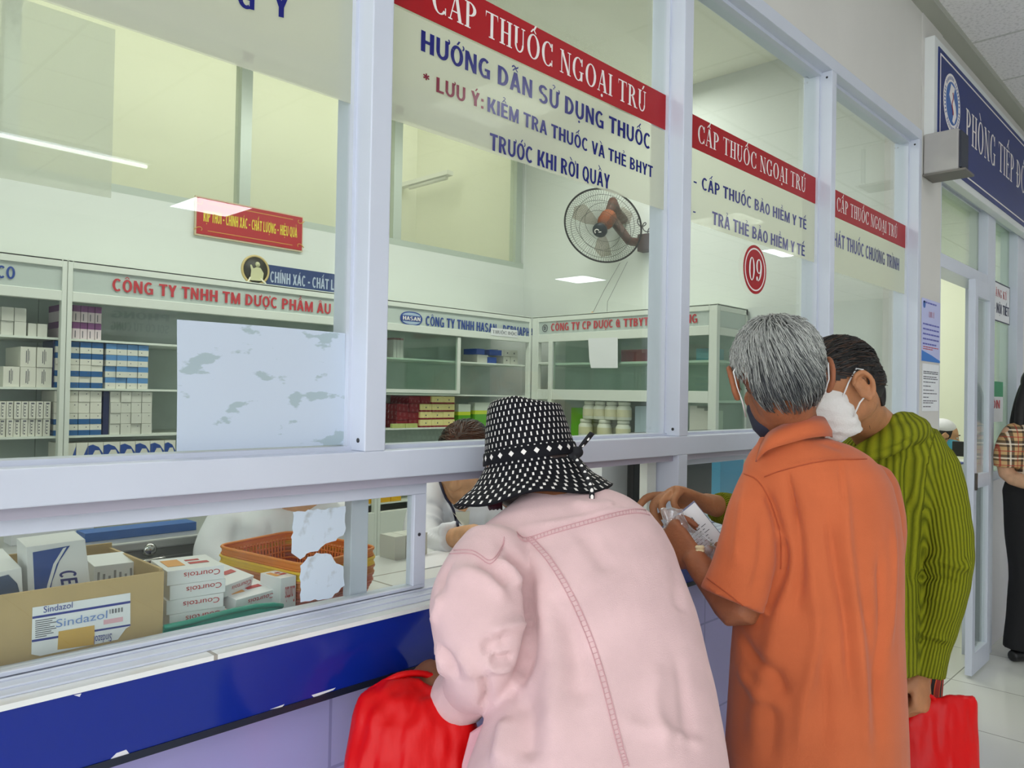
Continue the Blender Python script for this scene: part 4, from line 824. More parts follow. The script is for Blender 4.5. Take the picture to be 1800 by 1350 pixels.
pband('label_pink_stamp', [(182, 1098), (216, 1092), (216, 1084), (182, 1090)], mat('pink_stamp', (230, 180, 190), .6), lb)
a_ = onY(196, 1113, LBY); c_ = onY(165, 1118, LBY)
letter('label_lettering', 'Sindazol', mat('label_blue_ink'), lb, a_, c_, YN, .011, up=(0, 0, -1), bold=.02)
# cartons in the cardboard box
def carton(name, lab, P, depth, m, cat='box', g=None, Y=.12, nv=(0, 1, 0.12), prints=()):
    """a carton whose front face has the pixel corners P (bottom left, bottom right, top right, top left) at distance y = Y"""
    q = [onY(x, y, Y) for x, y in P]; n = np.array(nv, float); n /= np.linalg.norm(n)
    o = thing(name, lab, cat, tuple(sum(q)/4), g)
    MB().prism(q, n*depth).build('carton', m, o, bevel=.0008)
    return o, q
CWH = mat('carton_clean_white', (234, 236, 236), .5)
o, q = carton('medicine_box', 'white carton with blue swoosh and upright letters CERA in the cardboard box', [(52, 1110), (166, 1092), (150, 948), (46, 962)], .05, CWH, Y=.11)
def onface(q, u, v): return q[0]+(q[1]-q[0])*u+(q[3]-q[0])*v+(q[2]-q[1]-(q[3]-q[0]))*u*v
fN = np.cross(q[1]-q[0], q[3]-q[0]); fN /= np.linalg.norm(fN)
def facepoly(name, uv, m, par, q, n, lift=.0008): return MB().prism([onface(q, u, v)+n*lift for u, v in uv], -n*.0004).build(name, m, par)
facepoly('swoosh', [(.10, .93), (.72, .95), (.52, .78), (.38, .55), (.30, .30), (.28, .10), (.10, .12)], mat('swoosh_blue'), o, q, fN)
facepoly('swoosh_stripe', [(.60, .93), (.66, .94), (.47, .75), (.34, .50), (.27, .30), (.24, .30), (.30, .52), (.42, .76)], CWH, o, q, fN, .0013)
a_, c_ = onface(q, .50, .66), onface(q, .55, .30)
letter('lettering', 'CERA', mat('carton_dark_blue_ink', (36, 44, 120), .5), o, a_, c_, fN, .022, up=(q[1]-q[0])/np.linalg.norm(q[1]-q[0]), bold=.02, lift=.001)
o, q2 = carton('medicine_box', 'white carton with dark blue curved print at the left edge of the cardboard box', [(-40, 1120), (44, 1100), (38, 998), (-44, 1014)], .10, CWH, Y=.10)
facepoly('swoosh', [(.05, .1), (.92, .1), (.96, .45), (.88, .75), (.7, .93), (.05, .90)], mat('swoosh_dark', (60, 80, 116), .4), o, q2, fN)
facepoly('swoosh_stripe', [(.3, .55), (.45, .6), (.8, .3), (.84, .2), (.76, .22), (.5, .5)], CWH, o, q2, fN, .0013)
o, q3 = carton('medicine_box', 'white carton with fine upright print in the far corner of the cardboard box', [(160, 1086), (244, 1070), (240, 987), (166, 996)], .06, CWH, Y=.16)
b = MB()
for k in range(7):
    u = .08+k*.125; v0 = .3; b.prism([onface(q3, *w_)+fN*.0008 for w_ in ((u, v0), (u+.05, v0), (u+.05, .88-.05*(k % 3)), (u, .88-.05*(k % 3)))], -fN*.0004)
b.build('fine_print', mat('pale_ink', (150, 150, 150), .7), o)
# red-lettered white cartons
RK = mat('carton_red_ink', (190, 60, 60), .5); OR_ = mat('carton_orange_band', (226, 160, 80), .5)
def rbox(lab, c, rz, sx, sy, sz, g, tilt=0.0, side=True):
    """carton with red lettering, upside down to the viewer, on its front"""
    o = thing('medicine_box', lab, 'box', c, g); M_ = Matrix.Rotation(rz, 3, 'Z') @ Matrix.Rotation(tilt, 3, 'X'); A, B_, C_ = [np.array(M_ @ Vector(v)) for v in ((sx, 0, 0), (0, sy, 0), (0, 0, sz))]
    o0 = np.array(c)-A/2
    MB().obox(o0, A, B_, C_).build('carton', CWH, o, bevel=.0006)
    n = -B_/np.linalg.norm(B_); u = A/np.linalg.norm(A); up = C_/np.linalg.norm(C_)
    letter('lettering', 'Courtois', RK, o, o0+A*.92+C_*.78, o0+A*.28+C_*.78, n, sz*.38, up=-up, bold=.02)
    b = MB(); b.obox(o0+A*.1+C_-u*0+up*.0003+B_*.3, A*.3, B_*.5, up*.0004); b.build('colour_band', OR_, o)
    b = MB(); b.obox(o0+A*.5+up*.0003+C_+B_*.35, A*.35, B_*.14, up*.0004).obox(o0+A*.5+up*.0003+C_+B_*.6, A*.25, B_*.1, up*.0004); b.build('top_print', RK, o)
    return o
z = WT
for k in range(5): rbox('white carton with red upside-down lettering, %s up in the near stack by the cardboard box' % ORD[k], (.555+.004*(k % 2), .088, z), math.radians(-8+4*(k % 2)), .088, .10, .0225, 'near stack of red-lettered cartons'); z += .0228
rbox('white red-lettered carton leaning on the near stack over the green tray', (.637, .115, WT+.055), math.radians(28), .085, .08, .022, None, tilt=.25)
rbox('white red-lettered carton lying low in the green tray', (.665, .10, WT+.03), math.radians(14), .09, .07, .022, None, tilt=.18)
rbox('white carton standing on end beside the orange baskets', (.718, .085, WT), math.radians(6), .032, .06, .075, None)
ty = thing('plastic_tray', 'teal green plastic tray edge in front of the red-lettered cartons', 'tray', (.60, .08, WT))
TG = mat('teal_plastic', (30, 150, 128), .35)
top = [onY(x, y, .052) for x, y in ((288, 1103), (330, 1094), (370, 1083), (410, 1073), (450, 1065), (480, 1063), (496, 1065))]
bot = [np.array([p_[0], .052, WT+.004]) for p_ in top]
b = MB(); n = len(top); vs = top+bot+[p_+np.array([0, .004, 0]) for p_ in top]+[p_+np.array([0, .004, 0]) for p_ in bot]
fs = []
for i in range(n-1): fs += [(i, i+n, i+1+n, i+1), (2*n+i, 2*n+i+1, 3*n+i+1, 3*n+i), (i, i+1, 2*n+i+1, 2*n+i), (n+i, 3*n+i, 3*n+i+1, n+i+1)]
fs += [(0, 2*n, 3*n, n), (n-1, 2*n-1, 4*n-1, 3*n-1)]
b.add(vs, fs); b.tube([p_+np.array([0, -.001, .0]) for p_ in top], .0045, 6); b.box(top[0][0], top[-1][0], .056, .086, WT, WT+.004)
b.build('body', TG, ty)
# nested baskets
bz = 1.093
A_, B_, C_ = np.array([.705, .335, bz]), np.array([.742, .068, bz]), np.array([.936, .120, bz]); D_ = A_+C_-B_
cen = (A_+C_)/2
def basket(lab, m, z, full, hw, g='nested plastic baskets'):
    o = thing('plastic_basket', lab, 'basket', (cen[0], cen[1], z-hw), g); P = [A_, B_, C_, D_]; P = [np.array([p_[0], p_[1], z]) for p_ in P]
    wd = 1.0+(.012 if not full else 0)
    def inset(s, dz):
        s = s*wd
        return [cen*np.array([1, 1, 0])+(p_-cen)*np.array([s, s, 0])+np.array([0, 0, z+dz]) for p_ in P]
    def rounded(Q, r_=.2):
        out = []
        for i in range(4):
            p0, p1, p2 = Q[i-1], Q[i], Q[(i+1) % 4]
            e0, e2 = p1+(p0-p1)*r_, p1+(p2-p1)*r_
            for t_ in np.linspace(0, 1, 5): out.append((1-t_)**2*e0+2*t_*(1-t_)*p1+t_*t_*e2)
        return out
    b = MB()
    for s_, dz, rr in ((1, 0, .0032), (1.0, -.012, .0022)): b.tube(rounded(inset(s_, dz), .14), rr, 6, closed=True)
    q0, q1 = rounded(inset(1.0, 0), .14), rounded(inset(1.0, -.013), .14); k = len(q0)
    b.add(q0+q1, [(i, k+i, k+(i+1) % k, (i+1) % k) for i in range(k)])
    b.build('rim', m, o)
    if full:
        b = MB(); lev = [(1-.016*i, -.013-(hw-.016)/5*i) for i in range(6)]
        for s_, dz in lev: b.tube(rounded(inset(s_-.01, dz), .14), .0022 if dz < -.02 else .003, 4, closed=True, smooth=False)
        t0_, t1_ = inset(.985, -.01), inset(.91, -hw+.002)
        for i in range(4):
            L = np.linalg.norm(t0_[i]-t0_[(i+1) % 4]); nn = max(6, int(L/.0095))
            for j in range(1, nn):
                f_ = .06+.88*j/nn; b.tube([t0_[i]*(1-f_)+t0_[(i+1) % 4]*f_, t1_[i]*(1-f_)+t1_[(i+1) % 4]*f_], .0021, 4, smooth=False)
        q = rounded(inset(.905, -hw+.002), .14); b.add(q, [tuple(range(len(q)))])
        b.build('lattice_wall', m, o)
    return o
basket('orange lattice basket on top of the nested baskets', mat('basket_orange', (226, 136, 52), .4), bz, True, .080)
basket('yellow basket nested second from the top under the orange one', mat('basket_yellow', (240, 200, 60), .4), bz-.017, False, .03)
basket('dull orange basket nested third from the top', mat('basket_dull_orange', (206, 132, 80), .4), bz-.033, False, .03)
basket('pinkish lattice basket at the bottom of the nested baskets', mat('basket_salmon', (206, 120, 96), .4), bz-.048, True, .044)
# steel drawer unit with papers, screen, loose papers
su = thing('steel_cabinet', 'stainless steel drawer cabinet with a lock and pull handle behind the cardboard box', 'cabinet', (.8, .95, 0))
sx0, sx1, sy0, sy1, sz1 = .30, 1.30, .75, 1.15, 1.022
MB().box(sx0, sx1, sy0, sy1, 0, sz1).build('body', STEEL, su, bevel=.004)
MB().box(sx0-.01, sx1+.01, sy0-.012, sy1, sz1+.0, sz1+.022).build('top', mat('pale_steel_top', (190, 192, 190), .3, .6), su, bevel=.004)
MB().box(sx0+.02, sx1-.02, sy0-.006, sy0, .70, sz1-.02).build('drawer_front', STEEL, su, bevel=.003)
lk = onY(262, 966, sy0-.006); MB().lathe([(.016, 0), (.016, .006), (.010, .012), (.0, .013)], lk, 20, 0, EY).build('lock', mat('chrome', (190, 190, 186), .15, 1.0), su)
h0, h1 = onY(244, 990, sy0-.02), onY(288, 981, sy0-.02)
MB().tube([h0+np.array([0, .016, 0]), h0, (h0+h1)/2, h1, h1+np.array([0, .016, 0])], .006, 8).build('handle', mat('chrome'), su)
for k, (p0, p1, y_, m, lab, h) in enumerate(((150, 345, .80, mat('bright_blue_cover', (40, 96, 170), .4), 'blue-covered stack of papers on the steel cabinet', .020), (20, 165, .86, PAPER, 'white stack of papers on the steel cabinet behind the CERA carton', .045), (170, 300, .90, mat('pale_print_paper', (214, 214, 196), .6), 'cream printed sheets behind the blue-covered papers', .05))):
    a_, c_ = onY(p0, 930, y_)[0], onY(p1, 930, y_)[0]
    tag(MB().box(max(a_, sx0), c_, y_, y_+.06, sz1+.0222, sz1+.0222+h).build('paper_stack', m), lab, 'papers')
pc = thing('monitor', 'black computer monitor seen from behind through the far hatches', 'monitor', (2.05, .34, WT))
a_, c_ = onY(1113, 850, .24), onY(1252, 850, .24)
MB().box(a_[0], c_[0], .24, .265, 1.055, 1.29).build('screen', BLACK, pc, bevel=.006)
MB().box((a_[0]+c_[0])/2-.1, (a_[0]+c_[0])/2+.1, .20, .34, WT, WT+.012).box((a_[0]+c_[0])/2-.03, (a_[0]+c_[0])/2+.03, .265, .285, WT+.012, 1.15).build('stand', BLACK, pc, bevel=.003)
q = [onZ(x, y, WT+.0005) for x, y in ((728, 1004), (800, 990), (840, 975), (770, 968), (732, 978))]
tag(MB().prism(q[::-1], (0, 0, .0015)).build('paper_sheet', PAPER), 'white papers lying on the worktop under the seated clerk\'s arm', 'papers')
stack('bright yellow carton', 'behind the clerk', [652, 672, 690, 708], 2.08, Zs(.8405, .052, 3), .12, lambda r_, c_: [(1, mat('carton_bright_yellow', (236, 182, 30), .5))], 'bright yellow cartons', print_=((.1, .8, .58, .66),))
tag(MB().box(1.24, 1.30, .95, 1.05, sz1+.0222, sz1+.105).build('medicine_box', KR), 'small brown carton behind the white hatch post', 'box')
for k in range(3): tag(MB().box(1.155+.034*k, 1.187+.034*k, .35, .41, WT, WT+.055).build('medicine_box', CG), 'pale grey narrow carton on the worktop beyond the baskets, %s along' % ORD[k], 'box', 'narrow cartons on the worktop')
p0 = onY(1062, 860, .35); tag(MB().box(p0[0]-.02, p0[0]+.16, .345, .415, WT, 1.20).build('document_box', CWH), 'white file box with a dark blue label behind the far hatch', 'box')
p0 = onY(1280, 845, .32); tag(MB().box(p0[0]-.06, p0[0]+.12, .32, .41, WT, 1.17).build('medicine_box', mat('bright_cyan_carton', (60, 150, 190), .5)), 'cyan blue carton behind the hatch beside the orange shirt', 'box')
# ------------------------------------------------------------------ figure tools
def norm(v): v = np.array(v, float); return v/(np.linalg.norm(v)+1e-12)
def ell(b, c, ax, n=20, m=12):
    """closed ellipsoid with semi-axis vectors ax = (A, B, C)"""
    c = np.array(c, float); A, B_, C_ = [np.array(v, float) for v in ax]; vs = [c-C_]
    for i in range(1, m):
        ph = -math.pi/2+math.pi*i/m
        for k in range(n):
            th = 2*math.pi*k/n; vs.append(c+math.cos(ph)*(math.cos(th)*A+math.sin(th)*B_)+math.sin(ph)*C_)
    vs.append(c+C_); fs = [(0, 1+(k+1) % n, 1+k) for k in range(n)]
    for i in range(m-2):
        for k in range(n): fs.append((1+i*n+k, 1+i*n+(k+1) % n, 1+(i+1)*n+(k+1) % n, 1+(i+1)*n+k))
    t = 1+(m-2)*n; fs += [(t+k, t+(k+1) % n, len(vs)-1) for k in range(n)]
    return b.add(vs, fs, 0, True)
def loft(b, rings, n=28):
    """closed loft through (centre, A, B) ellipses"""
    vs = []; m = len(rings)
    for c, A, B_ in rings:
        for k in range(n):
            th = 2*math.pi*k/n; vs.append(np.array(c)+math.cos(th)*np.array(A)+math.sin(th)*np.array(B_))
    fs = []
    for i in range(m-1):
        for k in range(n): fs.append((i*n+k, i*n+(k+1) % n, (i+1)*n+(k+1) % n, (i+1)*n+k))
    fs += [tuple(range(n))[::-1], tuple((m-1)*n+k for k in range(n))]
    return b.add(vs, fs, 0, True)
def resample(pts, rr, k=4):
    """smooth (Catmull-Rom) refinement of a chain with radii"""
    P = [np.array(p, float) for p in pts]; R_ = list(rr); out = []; ro = []
    for i in range(len(P)-1):
        p0, p1, p2, p3 = P[max(i-1, 0)], P[i], P[i+1], P[min(i+2, len(P)-1)]
        for j in range(k):
            t = j/k; out.append(.5*((2*p1)+(-p0+p2)*t+(2*p0-5*p1+4*p2-p3)*t*t+(-p0+3*p1-3*p2+p3)*t**3)); ro.append(R_[i]*(1-t)+R_[i+1]*t)
    return out+[P[-1]], ro+[R_[-1]]
def limb(b, pts, rr, n=16, k=4, round0=True, round1=True):
    P, r_ = resample(pts, rr, k)
    if round0:
        d = norm(P[0]-P[1]); P = [P[0]+d*r_[0]*.85, P[0]+d*r_[0]*.5]+P; r_ = [r_[0]*.45, r_[0]*.85]+r_
    if round1:
        d = norm(P[-1]-P[-2]); P = P+[P[-1]+d*r_[-1]*.5, P[-1]+d*r_[-1]*.85]; r_ = r_+[r_[-1]*.85, r_[-1]*.45]
    return b.tube(P, r_, n)
def fuse(b, voxel, smooth=4, factor=.5):
    me = bpy.data.meshes.new('t'); me.from_pydata(b.v, [], b.f); o = bpy.data.objects.new('t', me); COL.objects.link(o)
    rm = o.modifiers.new('r', 'REMESH'); rm.mode = 'VOXEL'; rm.voxel_size = voxel
    if smooth:
        sm = o.modifiers.new('s', 'SMOOTH'); sm.iterations = smooth; sm.factor = factor
    e = o.evaluated_get(bpy.context.evaluated_depsgraph_get()); m2 = bpy.data.meshes.new_from_object(e)
    V = np.empty(len(m2.vertices)*3); m2.vertices.foreach_get('co', V); F = [tuple(p.vertices) for p in m2.polygons]
    bpy.data.objects.remove(o); bpy.data.meshes.remove(me); bpy.data.meshes.remove(m2)
    return V.reshape(-1, 3), F
def normals(V, F):
    Q = np.array([f if len(f) == 4 else (f[0], f[1], f[2], f[2]) for f in F]); fn = np.cross(V[Q[:, 2]]-V[Q[:, 0]], V[Q[:, 3]]-V[Q[:, 1]])
    N = np.zeros_like(V)
    for k in range(4): np.add.at(N, Q[:, k], fn)
    return N/(np.linalg.norm(N, axis=1)[:, None]+1e-12)
def hit(bvh, x, y):
    d = Vector(ray(x, y)).normalized(); return bvh.ray_cast(Vector(CAM), d)
def polyhit(bvh, P, step=3.0):
    out = []
    for i in range(len(P)-1):
        a, c = np.array(P[i], float), np.array(P[i+1], float); n = max(1, int(np.linalg.norm(c-a)/step))
        for k in range(n+(i == len(P)-2)):
            q = a+(c-a)*k/n; h = hit(bvh, *q)
            if h[0] is not None: out.append((np.array(h[0]), np.array(h[1])))
    return out
def smooth2(P, k=6):
    q, _ = resample([np.array([p[0], p[1], 0.]) for p in P], [0]*len(P), k); return [(p[0], p[1]) for p in q]
def creases(V, F, L):
    """L: (pixel polyline, width m, height m): ridges (+) and valleys (-) pressed into the surface along its normals"""
    bvh = BVHTree.FromPolygons([tuple(v) for v in V], F); N = normals(V, F); D = np.zeros(len(V))
    for P, w, h in L:
        H = polyhit(bvh, smooth2(P)); 
        if not H: continue
        Q = np.array([q for q, _ in H]); lo, hi = Q.min(0)-3*w, Q.max(0)+3*w
        idx = np.where(np.all((V > lo) & (V < hi), axis=1))[0]
        if not len(idx): continue
        d2 = np.full(len(idx), 1e9); am = np.zeros(len(idx), int)
        for j, q in enumerate(Q):
            d = ((V[idx]-q)**2).sum(1); m = d < d2; d2[m] = d[m]; am[m] = j
        t = am/max(1, len(Q)-1); fade = np.clip(np.minimum(t, 1-t)*5, .15, 1)
        D[idx] += h*np.exp(-d2/(w*w))*fade
    return V+N*D[:, None]
def wrinkle(V, F, amp, scale, stretch=(1, 1, 1), seed=0.0):
    N = normals(V, F); s_ = np.array(stretch)*scale
    D = np.array([noise.noise(Vector(v*s_)+Vector((seed, 0, 0))) for v in V]); return V+N*(D*amp)[:, None]
def solid(name, V, F, m, parent, attr=None, mi=None):
    o0 = np.array(ORIG[parent.name]); me = bpy.data.meshes.new(name); me.from_pydata((V-o0).tolist(), [], F)
    for k in (m if isinstance(m, (list, tuple)) else [m]): me.materials.append(k)
    if mi is not None: me.polygons.foreach_set('material_index', mi)
    me.polygons.foreach_set('use_smooth', [True]*len(F)); me.update()
    if attr is not None:
        a = me.attributes.new('pat', 'FLOAT_VECTOR', 'POINT'); a.data.foreach_set('vector', np.array(attr, dtype=np.float32).ravel())
    return link(name, me, o0, parent)
def seam(name, V, F, lines, r, m, parent, lift=.0008):
    bvh = BVHTree.FromPolygons([tuple(v) for v in V], F); b = MB()
    for P in lines:
        H = polyhit(bvh, smooth2(P), 4.0)
        if len(H) > 2:
            pts = [H[0]]
            for h in H[1:]:
                if np.linalg.norm(h[0]-pts[-1][0]) < .03: pts.append(h)
            if len(pts) > 2: b.tube([q+n_*lift for q, n_ in pts], r, 5)
    return b.build(name, m, parent) if b.v else None
def bone_attr(V, bones):
    """(cos, sin, along) of the angle around the nearest bone"""
    best = np.full(len(V), 1e9); out = np.zeros((len(V), 3))
    for p0, p1, ref, wgt in bones:
        p0, p1 = np.array(p0, float), np.array(p1, float); d = p1-p0; L = np.linalg.norm(d); d /= L; ref = np.array(ref, float); a = norm(ref-d*np.dot(ref, d)); c = np.cross(d, a)
        t = (V-p0) @ d; tc = np.clip(t, 0, L); q = V-(p0+np.outer(tc, d)); dist = np.linalg.norm(q, axis=1)*wgt; m = dist < best
        ang = np.arctan2(q @ c, q @ a); best[m] = dist[m]; out[m] = np.stack([np.cos(ang), np.sin(ang), t], 1)[m]
    return out
def pat_nodes(nt):
    at_ = nd(nt, 'ShaderNodeAttribute'); at_.attribute_name = 'pat'; sp_ = nd(nt, 'ShaderNodeSeparateXYZ'); nt.links.new(at_.outputs['Vector'], sp_.inputs[0])
    an = nd(nt, 'ShaderNodeMath', operation='ARCTAN2'); nt.links.new(sp_.outputs[1], an.inputs[0]); nt.links.new(sp_.outputs[0], an.inputs[1]); return an.outputs[0], sp_.outputs[2]
def mth(nt, op, a, b=None, c=None):
    n = nd(nt, 'ShaderNodeMath', operation=op)
    for i, v in enumerate((a, b, c)):
        if v is None: continue
        if isinstance(v, (int, float)): n.inputs[i].default_value = v
        else: nt.links.new(v, n.inputs[i])
    return n.outputs[0]
def rib_mat(name, col, dark, n, rough=.85):
    m = bpy.data.materials.new(name); m.use_nodes = True; nt = m.node_tree; b = nt.nodes['Principled BSDF']; an, al = pat_nodes(nt)
    s_ = mth(nt, 'SINE', mth(nt, 'MULTIPLY', an, float(n))); h = mth(nt, 'MULTIPLY_ADD', s_, .5, .5); h = mth(nt, 'POWER', h, .6)
    mx = nd(nt, 'ShaderNodeMix', data_type='RGBA'); mx.inputs[6].default_value = srgb(dark)+(1,); mx.inputs[7].default_value = srgb(col)+(1,); nt.links.new(h, mx.inputs[0]); nt.links.new(mx.outputs[2], b.inputs['Base Color'])
    tc = nd(nt, 'ShaderNodeTexCoord'); nz = nd(nt, 'ShaderNodeTexNoise'); nz.inputs['Scale'].default_value = 350; nt.links.new(tc.outputs['Object'], nz.inputs['Vector'])
    hh = mth(nt, 'MULTIPLY_ADD', nz.outputs['Fac'], .5, h)
    bp = nd(nt, 'ShaderNodeBump'); bp.inputs['Strength'].default_value = .7; bp.inputs['Distance'].default_value = .004; nt.links.new(hh, bp.inputs['Height']); nt.links.new(bp.outputs[0], b.inputs['Normal'])
    b.inputs['Roughness'].default_value = rough; b.inputs['Specular IOR Level'].default_value = .15; return m
def fabric(name, col, amt=.06, rough=.85, weave=900, bump=.12, spec=.2, sheen=.0):
    m = mat(name, col, rough, spec=spec, noise_amt=amt, noise_scale=14, bump=bump, bump_scale=weave, sheen=sheen); return m
def skin(name, col): return mat(name, col, .55, spec=.35, noise_amt=.12, noise_scale=30, bump=.15, bump_scale=160, sss=.08)
class Head:
    """c = centre of the skull, f = where the face looks, u = up"""
    def __init__(s, c, f, u, k=1.0):
        s.c = np.array(c, float); s.f = norm(f); u = np.array(u, float); s.u = norm(u-s.f*np.dot(u, s.f)); s.r = np.cross(s.f, s.u); s.k = k
    def p(s, x, y, z): return s.c+s.k*(x*s.r+y*s.f+z*s.u)
    def ax(s, a, b, c): return (s.r*a*s.k, s.f*b*s.k, s.u*c*s.k)
    def skull(s, b, ears=True):
        ell(b, s.p(0, -.008, .022), s.ax(.073, .090, .082)); ell(b, s.p(0, .030, -.040), s.ax(.057, .060, .072)); ell(b, s.p(0, .062, -.094), s.ax(.027, .024, .022))
        ell(b, s.p(0, .045, .018), s.ax(.060, .042, .040)); ell(b, s.p(0, -.02, -.035), s.ax(.060, .062, .06))
        limb(b, [s.p(0, .082, .012), s.p(0, .094, -.014), s.p(0, .104, -.034)], [.008*s.k, .010*s.k, .014*s.k], 10); ell(b, s.p(0, .094, -.036), s.ax(.019, .013, .010))
        for e in (-1, 1):
            ell(b, s.p(e*.034, .060, -.030), s.ax(.026, .022, .024)); ell(b, s.p(e*.030, .079, .026), s.ax(.022, .010, .008)); ell(b, s.p(e*.012, .083, -.066), s.ax(.016, .010, .006)); ell(b, s.p(e*.01, .082, -.077), s.ax(.016, .010, .007))
            if ears:
                rim = [s.p(e*(.075+.019*t_), -.008-.020*math.sin(a), -.012+.031*math.cos(a)) for a, t_ in ((-1.2, .3), (-.4, .8), (.5, 1), (1.4, 1), (2.3, .8), (3.0, .5))]
                limb(b, rim, [.005*s.k, .006*s.k, .006*s.k, .006*s.k, .006*s.k, .007*s.k], 8); ell(b, s.p(e*.082, -.006, -.014), (s.r*.006*s.k+s.f*.002, s.f*.016*s.k, s.u*.027*s.k))
        return b
    def eyes(s, body):
        for e in (-1, 1):
            b = MB(); ell(b, s.p(e*.030, .0755, .006), s.ax(.013, .010, .008)); o = b.build('eye', mat('eye_white', (226, 222, 214), .2), body)
            b = MB(); ell(b, s.p(e*.030, .0845, .006), s.ax(.0055, .0025, .0055)); b.build('iris', mat('dark_iris', (38, 24, 18), .15), o)
            b = MB(); limb(b, [s.p(e*.014, .090, .028), s.p(e*.03, .090, .033), s.p(e*.046, .080, .027)], [.0025, .003, .002], 6); b.build('eyebrow', mat('dark_brow', (40, 34, 30), .8), body)
def hand(b, w, d, n, k=1.0, curl=(.5, .5, .5, .5), bend=None, thumb=(.5, .6), side=1, spread=.06, rw=.024):
    """w wrist, d wrist-to-knuckles, n palm normal; side = +1 if the thumb lies along d x n"""
    w = np.array(w, float); d = norm(d); n = norm(np.array(n, float)-d*np.dot(n, d)); s_ = np.cross(d, n)*side
    loft(b, [(w-d*.012*k, s_*.026*k, n*.019*k), (w+d*.02*k, s_*.032*k, n*.016*k), (w+d*.05*k, s_*.040*k, n*.015*k), (w+d*.082*k, s_*.041*k, n*.013*k), (w+d*.092*k, s_*.036*k, n*.010*k)], 18)
    L = [(.046, .028, .022), (.050, .032, .024), (.046, .029, .023), (.036, .022, .020)]
    for i in range(4):
        off = (1.5-i)*.0205; base = w+k*(d*(.084-(.004 if i in (0, 3) else 0)-(.006 if i == 3 else 0))+s_*off); dd = norm(d+s_*(1.5-i)*spread); c = curl[i]; p = base-dd*.01*k; pts = [p, base]; ang = 0
        bd = (bend[i] if bend else (c, c*1.15, c*.8))
        for l_, a in zip(L[i], bd):
            ang += a; dirn = dd*math.cos(ang)+n*math.sin(ang); pts.append(pts[-1]+dirn*l_*k)
        r0 = .0098 if i < 3 else .0085; limb(b, pts, [r0*k, r0*k*1.06, r0*k, r0*k*.95, r0*.8*k], 10, 3)
    if bend and min(b_[0] for b_ in bend) > .85: ell(b, w+k*(d*.078+n*.026), (s_*.034*k, d*.020*k, n*.018*k), 14, 8)
    a0, a1 = thumb; tb = w+k*(d*.022+s_*.026+n*.006); t1 = norm(d*.75+s_*.75*math.cos(a0)+n*.75*math.sin(a0)); t2 = norm(d+s_*.25*math.cos(a1)+n*math.sin(a1))
    limb(b, [tb-t1*.008*k, tb+t1*.018*k, tb+t1*.042*k, tb+t1*.042*k+t2*.03*k, tb+t1*.042*k+t2*.052*k], [.014*k, .0145*k, .012*k, .0105*k, .008*k], 10, 3)
    return b
def ringpx(y, xl, xr, z, thick, bdir=None, cy=0):
    c = at((xl+xr)/2, y, z); A = CR*(xr-xl)/2*z/FPX; A[2] *= .3
    f_ = norm([CF[0], CF[1], 0]) if bdir is None else norm(bdir)
    return (c+f_*cy, A, f_*thick)
def shoes_legs(par, hips, feet, face, tm, sm, rr=(.085, .06, .055), name='trousers'):
    """trousers from the hips to the ankles, and a shoe at each foot"""
    b = MB(); face = norm(face)
    for h_, ft in zip(hips, feet):
        h_, ft = np.array(h_, float), np.array(ft, float); kn = (h_+ft)/2+face*.03; kn[2] = ft[2]+.45*(h_[2]-ft[2])+.05
        limb(b, [h_+np.array([0, 0, .06]), h_-np.array([0, 0, .12]), kn, ft+np.array([0, 0, .06])], [rr[0]*1.1, rr[0], rr[1], rr[2]], 18, 4, True, False)
    V, F = fuse(b, .012, 4); V = wrinkle(V, F, .006, 9, (1, 1, .6)); solid(name, V, F, tm, par)
    for ft in feet:
        ft = np.array(ft, float); b = MB(); s_ = np.cross(face, [0, 0, 1.])
        loft(b, [(ft-face*.07+[0, 0, .03], s_*.026, np.array([0, 0, .028])), (ft-face*.03+[0, 0, .038], s_*.036, np.array([0, 0, .037])), (ft+face*.05+[0, 0, .034], s_*.042, np.array([0, 0, .033])), (ft+face*.12+[0, 0, .026], s_*.042, np.array([0, 0, .025])), (ft+face*.165+[0, 0, .018], s_*.026, np.array([0, 0, .016]))], 20)
        V, F = fuse(b, .008, 2); V[:, 2] = np.maximum(V[:, 2], .004); solid('shoe', V, F, sm, par)
def hair_strands(b, H, n, seed, flow, surf, length, r=.0011, mi=(0, 1), lift=.004, region=None):
    """strands lying over the skull: surf(dir) -> radius scale; flow(dir) -> tangent direction"""
    r_ = random.Random(seed); made = 0; tries = 0
    while made < n and tries < n*30:
        tries += 1; v = np.array([r_.gauss(0, 1) for _ in range(3)]); v /= np.linalg.norm(v)
        if region and not region(v): continue
        pts = []; q = v.copy(); L = length*r_.uniform(.6, 1.2); m = 6; wob = np.array([r_.uniform(-.25, .25) for _ in range(3)])
        for j in range(m):
            pts.append(H.p(*(q*surf(q)*(1+(lift*(.3+1.2*j/m)*r_.uniform(.6, 1.4))/.085)+np.array([0, -.008, .022])))); t = flow(q)+wob; t = t-q*np.dot(t, q); q = q+norm(t)*L/m/.085; q /= np.linalg.norm(q)
        b.tube(pts, [r*1.0, r*1.1, r*1.1, r, r*.8, r*.4], 4, mi=(mi(v, r_) if callable(mi) else r_.choice(mi)), smooth=True); made += 1
    return b
def mk_surf(H, V, F):
    bv = BVHTree.FromPolygons([tuple(v) for v in V], F); o = H.p(0, -.008, .022)
    def f(q):
        d = q[0]*H.r+q[1]*H.f+q[2]*H.u; h = bv.ray_cast(Vector(o+d*.3), Vector(-d)); return (.3-h[3])/H.k if h[0] is not None else skull_r(q)
    return f
SK = np.array([.073, .090, .082])
def skull_r(v, grow=.007):
    a = SK+grow; return 1/math.sqrt((v[0]/a[0])**2+(v[1]/a[1])**2+(v[2]/a[2])**2)
